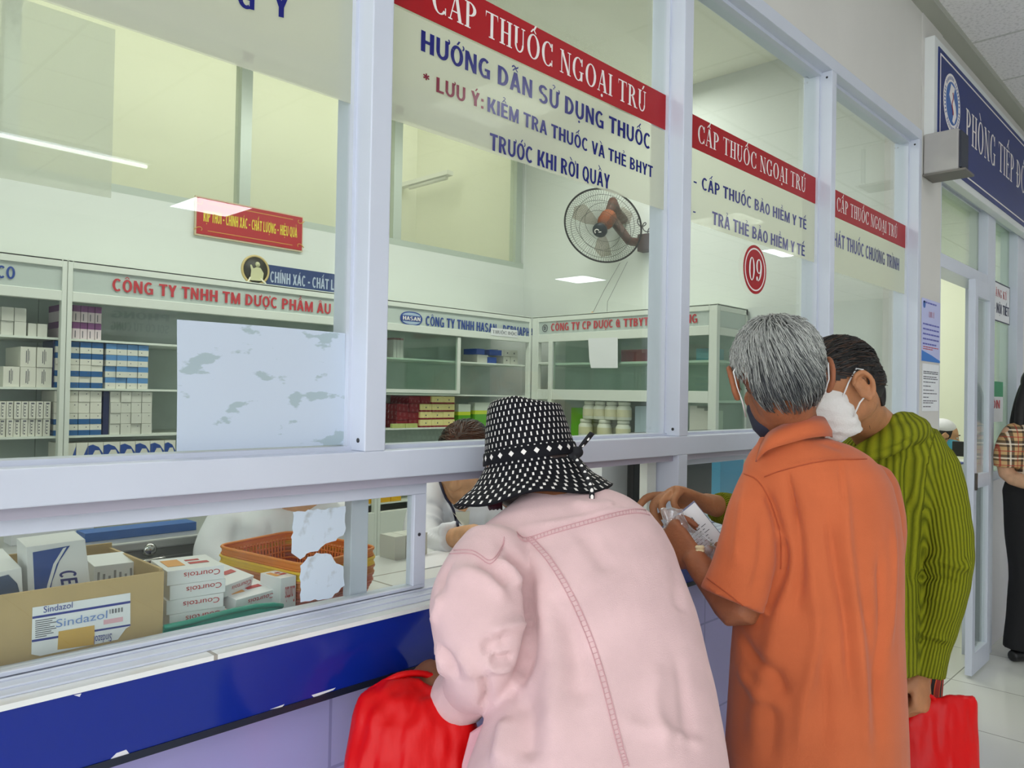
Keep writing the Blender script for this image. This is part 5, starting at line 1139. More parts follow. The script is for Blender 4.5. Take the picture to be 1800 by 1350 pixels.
# ------------------------------------------------------------------ people
FWD = norm([CF[0], CF[1], 0]); RGT = norm([CR[0], CR[1], 0]); UP = np.array([0, 0, 1.0])
# --- elderly man in the orange shirt
man = thing('person', 'grey-haired person in loose orange short-sleeved shirt holding papers and a clear bag', 'person', tuple(at(1432, 1345, 1.5)*np.array([1, 1, 0])))
MSK = skin('tanned_skin', (150, 92, 62)); OR = fabric('orange_shirt_cloth', (192, 98, 58), .05, .8, 700, .15, sheen=.15)
mh = Head(at(1368, 658, 1.48), FWD*math.cos(.14)+RGT*math.sin(.14)-UP*.26, UP+RGT*-.10+FWD*.1, .98)
Zm = 1.50
b = MB(); mh.skull(b)
limb(b, [mh.p(0, -.02, -.04), at(1387, 735, 1.49), at(1405, 790, 1.5)], [.056, .050, .050], 20)
core = [(820, 1370, 1480, .05), (850, 1350, 1510, .06), (930, 1360, 1530, .07), (1100, 1350, 1535, .075), (1300, 1330, 1545, .08), (1420, 1335, 1540, .08)]
loft(b, [ringpx(y, a, c, Zm, t) for y, a, c, t in core])
elb, wri = at(1301, 1072, 1.45), at(1221, 984, 1.52)
limb(b, [at(1345, 890, 1.49), at(1320, 970, 1.465), elb, (elb*.5+wri*.5)+np.array([0, 0, -.004]), wri], [.034, .037, .036, .031, .0235], 18)
hd = norm(at(1180, 945, 1.57)-wri); hn = norm(np.cross(hd, -CF)*-1)
hand(b, wri, hd, norm(CR*.55+CF*.75+CU*.1), .95, bend=[(.9, 1.1, .7)]*4, thumb=(.5, .9), side=1)
re_, rw_ = at(1560, 1040, 1.42), at(1440, 985, 1.75)
limb(b, [at(1515, 880, 1.54), at(1530, 960, 1.58), at(1515, 1040, 1.66), at(1400, 1000, 1.72), at(1300, 975, 1.66)], [.034, .036, .036, .030, .022], 16)
hand(b, at(1296, 974, 1.66), norm(at(1240, 960, 1.62)-at(1296, 974, 1.66)), -CF*.6+CU*-.5, .92, curl=(.7, .7, .7, .7), side=-1)
hip = at(1432, 1345, 1.5); hipc = np.array([hip[0], hip[1], .80]); 
for e in (-1, 1): limb(b, [hipc-UP*.06+RGT*e*.070, hipc+RGT*e*.085-UP*.38, hipc+RGT*e*.09-UP*.72], [.07, .05, .04], 14)
V, F = fuse(b, .0038, 3)
mb = solid('body', V, F, MSK, man)
mh.eyes(mb)
# shirt: torso, left sleeve, right sleeve
b = MB()
T = [(768, 1340, 1452, .062), (782, 1334, 1490, .072), (800, 1320, 1522, .088), (822, 1309, 1546, .100), (850, 1310, 1560, .108), (900, 1318, 1571, .115), (960, 1322, 1578, .12), (1030, 1316, 1580, .122), (1090, 1292, 1581, .125), (1150, 1286, 1583, .128), (1230, 1281, 1586, .130), (1310, 1277, 1590, .128), (1400, 1284, 1594, .125), (1440, 1288, 1594, .122)]
loft(b, [ringpx(y, a, c, Zm, t) for y, a, c, t in T], 40)
limb(b, [at(1340, 845, 1.50), at(1322, 900, 1.475), at(1315, 960, 1.46), at(1304, 1010, 1.455), at(1288, 1056, 1.45)], [.040, .048, .056, .059, .062], 24, 4, True, False)
limb(b, [at(1530, 855, 1.53), at(1542, 930, 1.56), at(1532, 1010, 1.62)], [.05, .055, .058], 20, 4, True, False)
V, F = fuse(b, .0055, 4)
N_ = normals(V, F)
L = [([(1476, 800), (1484, 870), (1490, 960), (1506, 1080), (1516, 1200), (1526, 1340)], .010, 0.0101), ([(1416, 930), (1430, 1030), (1436, 1130), (1412, 1240), (1404, 1330)], .012, 0.0087),
     ([(1384, 828), (1398, 900), (1407, 980), (1398, 1090)], .010, -0.0116), ([(1452, 880), (1468, 990), (1488, 1100), (1496, 1240)], .010, -0.0101), ([(1545, 960), (1548, 1100), (1542, 1230)], .010, -0.0087),
     ([(1300, 1110), (1322, 1150), (1366, 1190), (1380, 1240)], .014, -0.0116), ([(1296, 1170), (1330, 1215), (1385, 1250)], .012, 0.0087), ([(1372, 930), (1376, 1000), (1340, 1090)], .010, -0.0174), ([(1346, 862), (1362, 900), (1372, 940)], .007, -0.0116),
     ([(1310, 850), (1300, 930), (1290, 1010)], .010, 0.0072), ([(1340, 900), (1338, 980), (1320, 1060)], .010, -0.0072), ([(1380, 1000), (1368, 1080), (1330, 1260), (1326, 1340)], .016, 0.0087), ([(1568, 900), (1572, 1020), (1560, 1150)], .008, 0.0058), ([(1440, 1130), (1452, 1230), (1450, 1340)], .012, -0.0072), ([(1350, 1200), (1360, 1280), (1350, 1345)], .014, -0.0072),
     ([(1384, 826), (1392, 870), (1402, 930)], .004, -.007), ([(1476, 808), (1479, 850), (1484, 900)], .004, -.006), ([(1372, 827), (1430, 812), (1523, 806)], .004, 0.0043), ([(1400, 780), (1440, 775), (1490, 790)], .012, -0.0058), ([(1500, 1010), (1530, 1120), (1548, 1330)], .013, -0.0072)]
V = creases(V, F, L); V = wrinkle(V, F, .0035, 13, (1, 1, .35), 3.0)
so = solid('shirt', V, F, OR, man)
seam('yoke_seam', V, F, [[(1344, 838), (1372, 828), (1430, 813), (1475, 808), (1523, 807)], [(1308, 833), (1328, 842), (1344, 862), (1360, 900), (1371, 940), (1372, 1000)], [(1243, 1016), (1290, 1052), (1330, 1086)]], .0011, mat('orange_thread', (170, 76, 40), .8), so)
# collar: stand and fold
b = MB(); cr = []
for (x, y, z_), (dx, dy) in zip(((1334, 788, 1.47), (1352, 762, 1.445), (1385, 745, 1.435), (1420, 735, 1.44), (1447, 735, 1.47), (1455, 745, 1.54)), ((-4, 16), (-2, 22), (2, 26), (6, 26), (8, 24), (6, 16))):
    cr.append((at(x, y, z_), at(x+dx, y+dy+8, z_-.012)))
ct_, _ = resample([p for p, _ in cr], [0]*6, 4); cb_, _ = resample([q for _, q in cr], [0]*6, 4); n = len(ct_); cin = [p+FWD*.012-UP*.03 for p in ct_]
vs = ct_+[(p+q)/2-FWD*.006 for p, q in zip(ct_, cb_)]+cb_+cin
fs = []
for i in range(n-1): fs += [(i, i+1, n+i+1, n+i), (n+i, n+i+1, 2*n+i+1, 2*n+i), (3*n+i, 3*n+i+1, i+1, i)]
co = b.add(vs, fs, 0, True).build('collar', OR, so); md = co.modifiers.new('s', 'SOLIDIFY'); md.thickness = .003
# hair, mask loops
b = MB(); ell(b, mh.p(0, -.012, .026), mh.ax(.081, .092, .085)); ell(b, mh.p(0, -.045, -.020), mh.ax(.068, .058, .062)); V, F = fuse(b, .004, 2)
q = (V-mh.c)/mh.k; x_, y_, z_ = q @ mh.r, q @ mh.f, q @ mh.u
keep = ~((y_ > .052-.35*np.maximum(0, -z_)) & (z_ < .062)) & ~((z_ < -.072)) & ~((np.abs(x_) > .058) & (z_ < .006) & (y_ > -.046))
F2 = [f for f in F if all(keep[i] for i in f)]
V = wrinkle(V, F, .004, 34, (1, 1, .5), 1.0); u_ = sorted({i for f in F2 for i in f}); re = {j: i for i, j in enumerate(u_)}
ho = solid('hair', V[u_], [tuple(re[i] for i in f) for f in F2], mat('grey_hair_base', (96, 98, 96), .8, noise_amt=.35, noise_scale=70, stretch=(1, 1, .25)), man)
whorl = norm([.25, -.55, .80])
def mflow(v): t = v-whorl; return t*1.0+np.array([.35, .0, -.9])*(1-.6*max(0, v[2]))+np.cross(whorl, v)*.5
b = MB(); reg = lambda v: (v[1] < .35 or v[2] > .55) and v[2] > -.78 and not (abs(v[0]) > .66 and v[2] < .0 and v[1] > -.62) and not (v[2] < -.45 and v[1] > -.35)
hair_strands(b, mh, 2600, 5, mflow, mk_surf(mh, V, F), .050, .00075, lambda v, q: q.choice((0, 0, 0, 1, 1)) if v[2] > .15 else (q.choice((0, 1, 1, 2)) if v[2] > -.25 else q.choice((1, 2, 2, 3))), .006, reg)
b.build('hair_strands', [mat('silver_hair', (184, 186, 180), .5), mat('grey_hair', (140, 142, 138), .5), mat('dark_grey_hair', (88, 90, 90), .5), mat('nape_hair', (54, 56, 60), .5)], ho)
b = MB()
for e in (-1, 1): b.tube([mh.p(e*.079, -.022, .018), mh.p(e*.088, -.026, .006), mh.p(e*.085, -.024, -.025), mh.p(e*.076, -.008, -.05), mh.p(e*.066, .035, -.07)], .0016, 6)
ms_ = b.build('mask_loops', mat('mask_white', (232, 232, 230), .8), man)
b = MB(); loft(b, [(mh.p(0, .060, -.02), mh.r*.050, mh.f*.048), (mh.p(0, .064, -.05), mh.r*.056, mh.f*.050), (mh.p(0, .058, -.09), mh.r*.050, mh.f*.050), (mh.p(0, .054, -.112), mh.r*.036, mh.f*.040)], 24)
b.build('face_mask', mat('dark_navy_mask', (40, 44, 62), .8), man)
shoes_legs(man, [hipc-UP*.09+RGT*e*.062 for e in (-1, 1)], [np.array([hip[0], hip[1], 0])+RGT*e*.10-FWD*.02 for e in (-1, 1)], mh.f*np.array([1, 1, 0]), fabric('dark_trousers', (44, 46, 56)), mat('brown_sandal', (70, 50, 38), .6), (.072, .07, .065))
# papers and bag in his hand
pp = [at(1163, 930, 1.645), at(1221, 883, 1.62), at(1290, 932, 1.58)]
pu = norm(pp[1]-pp[0]); pn = norm(np.cross(pu, pp[2]-pp[1])); pn = pn if np.dot(pn, -CF) > 0 else -pn; pv = norm((pp[2]-pp[1])-pu*np.dot(pp[2]-pp[1], pu))
pr = thing('paper_sheet', 'white printed prescription sheets with a barcode held by the person in orange', 'paper', tuple(pp[1]))
w_, h_ = np.linalg.norm(pp[1]-pp[0]), .118; P0 = pp[0]
MB().obox(P0, pu*w_, pv*h_, -pn*.0012).build('sheet', PAPER, pr)
MB().obox(P0-pn*.004-pv*.004+pu*.002, pu*w_*.98, pv*h_, -pn*.002).build('sheet', mat('paper_dark_edge', (120, 124, 150), .7), pr)
b = MB()
for k in range(12):
    if k % 4 != 3: b.obox(P0+pu*(.048+k*.0018)+pv*.020+pn*.0002, pu*.0011, pv*.008, pn*.0003)
b.build('barcode', mat('black_print', (30, 30, 36), .6), pr)
b = MB(); r_ = random.Random(4)
for k in range(8):
    y_ = .040+k*.0065; x_ = .024
    while x_ < .072: l_ = r_.uniform(.004, .014); b.obox(P0+pu*x_+pv*y_+pn*.0002, pu*l_, pv*.0013, pn*.0003); x_ += l_+.004
b.build('fine_print', INK, pr)
bg = thing('plastic_bag', 'clear crumpled plastic bag with small medicine held by the person in orange', 'bag', tuple(at(1205, 950, 1.53)))
b = MB(); loft(b, [(at(1180, 893, 1.585), CR*.024, CF*.006), (at(1184, 908, 1.580), CR*.020, CF*.010), (at(1194, 928, 1.575), CR*.028, CF*.016), (at(1216, 948, 1.560), CR*.038, CF*.022), (at(1234, 966, 1.550), CR*.032, CF*.018), (at(1242, 984, 1.550), CR*.016, CF*.008)], 26)
V, F = fuse(b, .003, 1); V = wrinkle(V, F, .006, 55, (1, 1, 1), 2.0)
solid('film', V, F, glass_mat('clear_crinkled_plastic', (244, 246, 248), ior=1.5, milky=.22, milk=(244, 246, 250), rough=.1, gloss=2.2), bg)
b = MB()
for k in range(7): ell(b, at(1226+4*(k % 3), 962+6*(k//3), 1.51), (CR*.005, CF*.004, CU*.004), 10, 6)
b.build('tablets', mat('cream_tablets', (214, 200, 160), .5), bg)

# --- woman in the green ribbed sweater
gw = thing('person', 'person in olive green ribbed sweater and white mask leaning in behind the orange shirt', 'person', tuple(at(1560, 1150, 1.92)*np.array([1, 1, 0])))
GSK = skin('aged_skin', (176, 122, 84))
gh = Head(at(1471, 679, 1.70), -RGT*.95-FWD*.16-UP*.36, UP*.9-RGT*.34+FWD*.05, .95)
b = MB(); gh.skull(b)
limb(b, [gh.p(0, -.02, -.03), at(1520, 735, 1.79), at(1556, 775, 1.85)], [.056, .050, .060], 20)
Zg = 1.88
loft(b, [ringpx(y, a, c, Zg, t) for y, a, c, t in ((780, 1510, 1610, .05), (830, 1475, 1620, .07), (900, 1465, 1600, .075), (1050, 1475, 1580, .075), (1180, 1480, 1590, .075))])
ga = [at(1638, 820, 1.86), at(1655, 890, 1.845), at(1664, 960, 1.83), at(1662, 1012, 1.83), at(1650, 1075, 1.845), at(1632, 1135, 1.86), at(1622, 1180, 1.865)]
limb(b, ga, [.045, .043, .04, .038, .034, .028, .024], 18)
hand(b, at(1620, 1182, 1.865), norm(at(1619, 1235, 1.85)-at(1620, 1182, 1.865)), norm(CF*.8-CR*.55), .98, bend=[(1.0, 1.3, .9), (1.05, 1.35, .9), (1.1, 1.35, .9), (1.1, 1.3, .8)], thumb=(.9, 1.1), side=-1)
la = [at(1500, 830, 1.95), at(1440, 930, 1.95), at(1370, 960, 1.9), at(1300, 905, 1.85), at(1240, 884, 1.80)]
limb(b, la, [.045, .042, .038, .03, .023], 16)
hand(b, at(1238, 883, 1.80), norm(at(1192, 868, 1.79)-at(1238, 883, 1.80)), norm(-UP*.9-CF*.35), .98, bend=[(.35, .55, .35), (.8, 1.0, .6), (1.0, 1.1, .7), (1.1, 1.1, .7)], thumb=(.9, .7), side=-1)
ghip = at(1535, 1180, 2.02); 
for e in (-1, 1): limb(b, [ghip+RGT*e*.07, ghip+RGT*e*.075-UP*.36, ghip+RGT*e*.08-UP*(ghip[2]-.07)], [.075, .05, .035], 14)
V, F = fuse(b, .004, 3); gb = solid('body', V, F, GSK, gw); gh.eyes(gb)
b = MB()
G = [(752, 1520, 1640, .075), (772, 1494, 1655, .090), (800, 1462, 1668, .105), (840, 1450, 1652, .10), (900, 1448, 1626, .10), (1000, 1452, 1610, .10), (1100, 1455, 1608, .105), (1150, 1450, 1606, .108), (1168, 1449, 1606, .109)]
loft(b, [ringpx(y, a, c, Zg, t) for y, a, c, t in G], 36)
limb(b, ga, [.062, .060, .057, .056, .051, .048, .050], 22, 4, True, False)
limb(b, la[:4]+[at(1262, 892, 1.815)], [.058, .055, .05, .042, .036], 20, 4, True, False)
# hood lying around the neck
hp = [at(1508, 770, 1.77), at(1530, 748, 1.755), at(1562, 728, 1.76), at(1592, 726, 1.82), at(1590, 752, 1.92), at(1550, 775, 1.97)]
limb(b, [at(1508, 800, 1.76), at(1536, 790, 1.75), at(1572, 770, 1.755), at(1606, 756, 1.80), at(1612, 756, 1.88)], [.020, .028, .032, .034, .03], 14)
limb(b, [at(1545, 770, 1.765), at(1580, 742, 1.78), at(1600, 740, 1.84)], [.018, .022, .022], 12)
V, F = fuse(b, .005, 3)
L = [([(1612, 1000), (1650, 985), (1700, 1003)], .010, .012), ([(1608, 1018), (1650, 1016), (1690, 1030)], .008, -.009), ([(1622, 1052), (1650, 1054), (1684, 1050)], .006, .005), ([(1612, 1112), (1640, 1118), (1668, 1128)], .007, .008), ([(1606, 1124), (1640, 1130), (1664, 1140)], .006, -.006),
     ([(1606, 780), (1596, 850), (1612, 920)], .012, -.012), ([(1600, 870), (1606, 950), (1600, 1040)], .012, -.012), ([(1560, 870), (1585, 930), (1590, 960)], .012, .006), ([(1540, 1010), (1570, 930), (1590, 900)], .012, .006), ([(1530, 1050), (1570, 1060), (1590, 1055)], .008, -.005), ([(1690, 985), (1702, 1000)], .012, .012), ([(1525, 800), (1560, 792), (1610, 768)], .006, -.007)]
V = creases(V, F, L); V = wrinkle(V, F, .0025, 22, (1, 1, 1), 5.0)
bones = [(ga[i], ga[i+1], CF, 1.0) for i in range(len(ga)-1)]+[(la[i], la[i+1], UP, 1.0) for i in range(4)]+[(at(1545, 760, Zg), at(1535, 1180, Zg), CF, .8)]
solid('sweater', V, F, rib_mat('olive_ribbed_knit', (134, 138, 26), (84, 90, 10), 40), gw, bone_attr(V, bones))
# hair pulled back, mask, skirt
b = MB(); ell(b, gh.p(0, -.014, .030), gh.ax(.080, .092, .082)); ell(b, gh.p(0, -.062, -.005), gh.ax(.058, .045, .062)); V, F = fuse(b, .004, 2)
q = (V-gh.c)/gh.k; x_, y_, z_ = q @ gh.r, q @ gh.f, q @ gh.u
keep = ~((y_ > .048) & (z_ < .066)) & ~(z_ < -.056) & ~((np.abs(x_) > .052) & (z_ < .014) & (y_ > -.034)); F2 = [f for f in F if all(keep[i] for i in f)]
u_ = sorted({i for f in F2 for i in f}); re = {j: i for i, j in enumerate(u_)}
BHAIR = mat('black_hair', (20, 17, 16), .6, noise_amt=.4, noise_scale=90, stretch=(1, .3, 1))
gho = solid('hair', V[u_], [tuple(re[i] for i in f) for f in F2], BHAIR, gw)
b = MB(); knot = norm([.15, -1, -.35])
hair_strands(b, gh, 900, 9, lambda v: knot-v*np.dot(v, knot)+np.array([0, 0, .1]), mk_surf(gh, V, F), .07, .0010, (0, 0, 0, 1), .003, lambda v: (v[1] < .55 or v[2] > .60) and v[2] > -.55 and not (abs(v[0]) > .62 and v[2] < 0.1 and v[1] > -.42))
limb(b, [gh.p(.0, -.085, -.02), gh.p(.0, -.092, -.045), gh.p(.0, -.09, -.075)], [.020, .016, .006], 12)
r_ = random.Random(3)
for k in range(26): 
    s0 = gh.p(.03+r_.uniform(-.02, .03), -.075+r_.uniform(-.02, .02), -.03); b.tube([s0, s0+RGT*r_.uniform(.0, .02)-UP*.03, s0+RGT*r_.uniform(-.005, .03)-UP*r_.uniform(.05, .09)], [.0009, .0008, .0004], 4)
b.build('hair_strands', [mat('black_strand', (20, 17, 16), .4), mat('brown_strand', (66, 44, 30), .4)], gho)
b = MB(); loft(b, [(gh.p(0, .038, .004), gh.r*.052, gh.f*.050), (gh.p(0, .052, -.022), gh.r*.064, gh.f*.062), (gh.p(0, .056, -.055), gh.r*.066, gh.f*.064), (gh.p(0, .050, -.088), gh.r*.058, gh.f*.060), (gh.p(0, .040, -.112), gh.r*.045, gh.f*.050)], 26)
V, F = fuse(b, .004, 2); V = wrinkle(V, F, .003, 40, (1, 1, 2.5), 4.0)
mk = solid('face_mask', V, F, mat('mask_cloth_white', (226, 224, 220), .8, bump=.2, bump_scale=300), gw)
b = MB()
for e in (-1, 1):
    b.tube([gh.p(e*.060, .040, -.030), gh.p(e*.072, .014, .004), gh.p(e*.080, -.012, .028), gh.p(e*.084, -.024, .020)], .0018, 6); b.tube([gh.p(e*.060, .025, -.070), gh.p(e*.072, .006, -.045), gh.p(e*.079, -.006, -.036)], .0018, 6)
b.build('ear_loop', mat('mask_white'), mk)
ell(MB(), gh.p(.079, .000, -.046), gh.ax(.004, .004, .004), 10, 8).build('earring', mat('pearl', (230, 226, 220), .2), gw)
def floral():
    m = bpy.data.materials.new('striped_skirt_cloth'); m.use_nodes = True; nt = m.node_tree; b = nt.nodes['Principled BSDF']; tc = nd(nt, 'ShaderNodeTexCoord')
    w = nd(nt, 'ShaderNodeTexWave'); w.inputs['Scale'].default_value = 9; w.inputs['Distortion'].default_value = 3; nt.links.new(tc.outputs['Object'], w.inputs['Vector'])
    cr = nd(nt, 'ShaderNodeValToRGB'); e = cr.color_ramp.elements; e[0].color = srgb((150, 30, 20))+(1,); e[1].color = srgb((206, 150, 40))+(1,); x = cr.color_ramp.elements.new(.5); x.color = srgb((206, 80, 30))+(1,); x = cr.color_ramp.elements.new(.8); x.color = srgb((30, 24, 24))+(1,)
    cr.color_ramp.interpolation = 'CONSTANT'; nt.links.new(w.outputs['Fac'], cr.inputs[0]); nt.links.new(cr.outputs[0], b.inputs['Base Color']); b.inputs['Roughness'].default_value = .8; return m
shoes_legs(gw, [ghip+RGT*(.01+e*.065) for e in (-1, 1)], [np.array([ghip[0], ghip[1], 0])+RGT*(.01+e*.08) for e in (-1, 1)], -RGT, floral(), mat('brown_sandal'), (.092, .08, .075))
RBAG = mat('red_plastic_film', (206, 6, 10), .42, spec=.25, bump=.25, bump_scale=30, stretch=(1, 1, .3))
def bag(label, rings, tops, seed, amp=.008):
    o = thing('plastic_bag', label, 'bag', tuple(rings[-1][0]))
    b = MB(); loft(b, rings, 40); V, F = fuse(b, .005, 1); V = wrinkle(V, F, amp, 20, (1, 1, .16), seed); V = wrinkle(V, F, amp*.55, 52, (1, 1, .25), seed+3); solid('sack', V, F, RBAG, o)
    b = MB()
    for P in tops: limb(b, P, [.006]*len(P), 8)
    V, F = fuse(b, .003, 1); solid('handles', V, F, RBAG, o); return o
bag('red plastic bag hanging from the fist of the person in green', [ringpx(y, a, c, 1.86, t) for y, a, c, t in ((1224, 1640, 1712, .006), (1234, 1618, 1718, .016), (1270, 1585, 1718, .032), (1340, 1570, 1720, .05), (1420, 1562, 1722, .06), (1500, 1570, 1716, .055), (1530, 1585, 1705, .03))],
    [[at(1645, 1232, 1.86), at(1630, 1222, 1.855), at(1612, 1238, 1.85)], [at(1650, 1236, 1.87), at(1630, 1246, 1.865), at(1608, 1252, 1.855)]], 7.0)
# --- bending woman in the pink jacket and straw hat
pk = thing('person', 'person in pale pink denim jacket and black dotted hat bending to the hatch', 'person', tuple(at(1050, 1345, 1.02)*np.array([1, 1, 0])))
PSK = skin('brown_skin', (140, 90, 62))
hc = at(932, 801, 1.42)                       # middle of the hat band
haxis = norm(UP*.96+FWD*.12-RGT*.15)
ph = Head(hc-haxis*.030+FWD*.012, -RGT*.35+FWD*.85-UP*.35, haxis, .92)
b = MB(); ph.skull(b)
limb(b, [ph.p(0, -.03, -.04), at(965, 868, 1.37), at(985, 905, 1.33)], [.056, .052, .055], 18)
loft(b, [ringpx(y, a, c, z, t) for y, a, c, z, t in ((920, 900, 1120, 1.31, .06), (1000, 900, 1150, 1.26, .08), (1150, 920, 1210, 1.17, .09), (1350, 880, 1240, 1.08, .10))])
sl = [at(864, 988, 1.225), at(848, 1030, 1.195), at(841, 1070, 1.165), at(850, 1130, 1.14), at(846, 1178, 1.145), at(822, 1212, 1.185)]
limb(b, sl+[at(800, 1214, 1.215)], [.04, .042, .042, .04, .034, .026, .024], 16)
phd = at(796, 1212, 1.222); hand(b, phd, norm(at(758, 1196, 1.25)-phd), norm(-UP*.8+CF*.5), .92, bend=[(.9, 1.2, .8)]*4, thumb=(.8, 1.0), side=1)
ra = [at(1120, 950, 1.37), at(1128, 1000, 1.46), at(1090, 1000, 1.56), at(1030, 950, 1.58)]
limb(b, ra, [.036, .036, .032, .025], 14); hand(b, ra[-1], norm(at(1000, 940, 1.58)-ra[-1]), -UP, .92, side=-1)
kh = at(1055, 1345, 1.03); khip = np.array([kh[0], kh[1], .80])
for e in (-1, 1): limb(b, [khip+RGT*e*.075, khip+RGT*e*.08-UP*.38, khip+RGT*e*.08-UP*.72], [.08, .052, .036], 14)
V, F = fuse(b, .004, 3); pb = solid('body', V, F, PSK, pk); ph.eyes(pb)
# jacket
sp0, sp1 = at(990, 880, 1.34), at(1050, 1350, 1.06); bd = norm(np.cross(norm(sp1-sp0), RGT)); bd = bd if np.dot(bd, CF) > 0 else -bd
b = MB()
J = [(866, 918, 1082, 1.37, .044), (882, 902, 1120, 1.352, .064), (905, 872, 1152, 1.335, .084), (930, 840, 1173, 1.315, .098), (965, 828, 1192, 1.29, .112), (1010, 842, 1209, 1.26, .120), (1070, 868, 1229, 1.22, .125), (1140, 880, 1248, 1.18, .128), (1200, 872, 1262, 1.15, .130), (1270, 846, 1277, 1.11, .132), (1350, 818, 1289, 1.07, .135), (1430, 806, 1296, 1.035, .135), (1480, 812, 1292, 1.015, .130)]
loft(b, [ringpx(y, a, c, z, t, bd, .25*t) for y, a, c, z, t in J], 44)
limb(b, sl, [.064, .070, .0745, .071, .056, .040], 28, 5, True, False)
limb(b, ra[:3]+[ra[2]*.6+ra[3]*.4], [.052, .05, .048, .042], 20, 4, True, False)
V, F = fuse(b, .0055, 4)
L = [([(885, 955), (915, 1000), (928, 1060), (930, 1120), (922, 1170), (905, 1215)], .012, -0.0261), ([(865, 985), (895, 1005), (912, 1040)], .010, 0.0145), ([(835, 985), (868, 1000), (892, 1035)], .010, -0.0116), ([(792, 1000), (830, 1010), (870, 1030), (895, 1060)], .012, 0.0087),
     ([(770, 1060), (778, 1010), (800, 985)], .010, -0.0101), ([(760, 1100), (772, 1060), (768, 1030)], .008, 0.0087), ([(900, 1120), (870, 1128), (850, 1150)], .010, -0.0116), ([(925, 1095), (885, 1105), (860, 1120)], .010, 0.0130), ([(905, 1155), (880, 1160), (862, 1158)], .007, -0.0116), ([(900, 1170), (876, 1176), (858, 1172)], .006, 0.0116),
     ([(762, 1130), (790, 1160), (800, 1200)], .009, -0.0101), ([(752, 1120), (775, 1150), (785, 1190)], .007, 0.0101), ([(848, 1190), (856, 1220), (850, 1245)], .007, -0.0145), ([(800, 1140), (820, 1170), (830, 1200)], .010, 0.0072),
     ([(905, 930), (985, 918), (1090, 897), (1160, 905)], .005, 0.0043), ([(925, 960), (960, 1000), (1000, 1060)], .018, 0.0087), ([(935, 1010), (965, 1100), (975, 1200), (965, 1330)], .022, 0.0116), ([(985, 1060), (1010, 1150), (1020, 1250)], .016, -0.0087), ([(905, 1210), (930, 1260), (925, 1345)], .018, -0.0130), ([(890, 1260), (880, 1320), (875, 1348)], .014, 0.0116),
     ([(1010, 920), (1040, 960), (1080, 1010)], .016, -0.0058), ([(1165, 1160), (1150, 1230), (1175, 1330)], .012, 0.0058), ([(1190, 1150), (1205, 1230), (1215, 1330)], .012, -0.0072), ([(1090, 1260), (1130, 1280), (1190, 1275)], .010, 0.0043), ([(1150, 1300), (1180, 1290), (1240, 1310)], .008, 0.0058), ([(1200, 960), (1190, 1020), (1200, 1080)], .014, -0.0058), ([(1000, 880), (1040, 890), (1090, 884)], .012, 0.0058)]
V = creases(V, F, L); V = wrinkle(V, F, .0030, 15, (1, 1, .7), 8.0)
PK = fabric('pale_pink_denim', (217, 184, 184), .07, .85, 800, .2, sheen=.2)
jo = solid('jacket', V, F, PK, pk)
TH_ = mat('pink_thread', (208, 160, 164), .8)
def off(P, dx, dy): return [(x+dx, y+dy) for x, y in P]
s1_ = [(908, 935), (925, 945), (975, 930), (1040, 912), (1100, 897), (1135, 897), (1172, 914)]
s2_ = [(925, 946), (960, 985), (1000, 1050), (1035, 1130), (1062, 1220), (1082, 1300), (1096, 1350)]
s3_ = [(786, 968), (830, 968), (862, 985), (882, 960), (886, 944)]
seam('stitched_seam', V, F, [s1_, off(s1_, 1, 7), s2_, off(s2_, 9, -3), s3_, off(s3_, 0, 6)], .0007, TH_, jo)
tk = []
for P, d in ((s1_, (1, 7)), (s2_, (9, -3))):
    Q = smooth2(P, 9)
    for i in range(1, len(Q)-1): tk.append([Q[i], (Q[i][0]+d[0], Q[i][1]+d[1])])
bv = BVHTree.FromPolygons([tuple(v) for v in V], F); b = MB()
for p_, q_ in tk:
    h0, h1 = hit(bv, *p_), hit(bv, *q_)
    if h0[0] is not None and h1[0] is not None: b.tube([np.array(h0[0])+np.array(h0[1])*.0004, np.array(h1[0])+np.array(h1[1])*.0004], .0005, 4)
b.build('seam_tucks', TH_, jo)
# cuff and front flap
b = MB(); c0, c1 = sl[-1], at(806, 1226, 1.205); dd = norm(c1-c0); a_ = norm(np.cross(dd, UP)); e_ = np.cross(a_, dd)
b.tube([c0-dd*.02, c0, c1, c1+dd*.008], [.043, .044, .046, .044], 22); V2, F2 = fuse(b, .004, 2); V2 = wrinkle(V2, F2, .004, 30, (1, 1, 1), 9); solid('cuff', V2, F2, PK, jo)
b = MB(); fl = [at(x, y, z) for x, y, z in ((858, 1236, 1.17), (848, 1275, 1.15), (826, 1290, 1.15), (812, 1345, 1.13), (806, 1420, 1.10), (880, 1430, 1.06), (880, 1290, 1.12))]
b.prism(fl, norm(CF)*.006); b.build('front_flap', fabric('pink_lining', (218, 168, 176)), jo, bevel=.002)
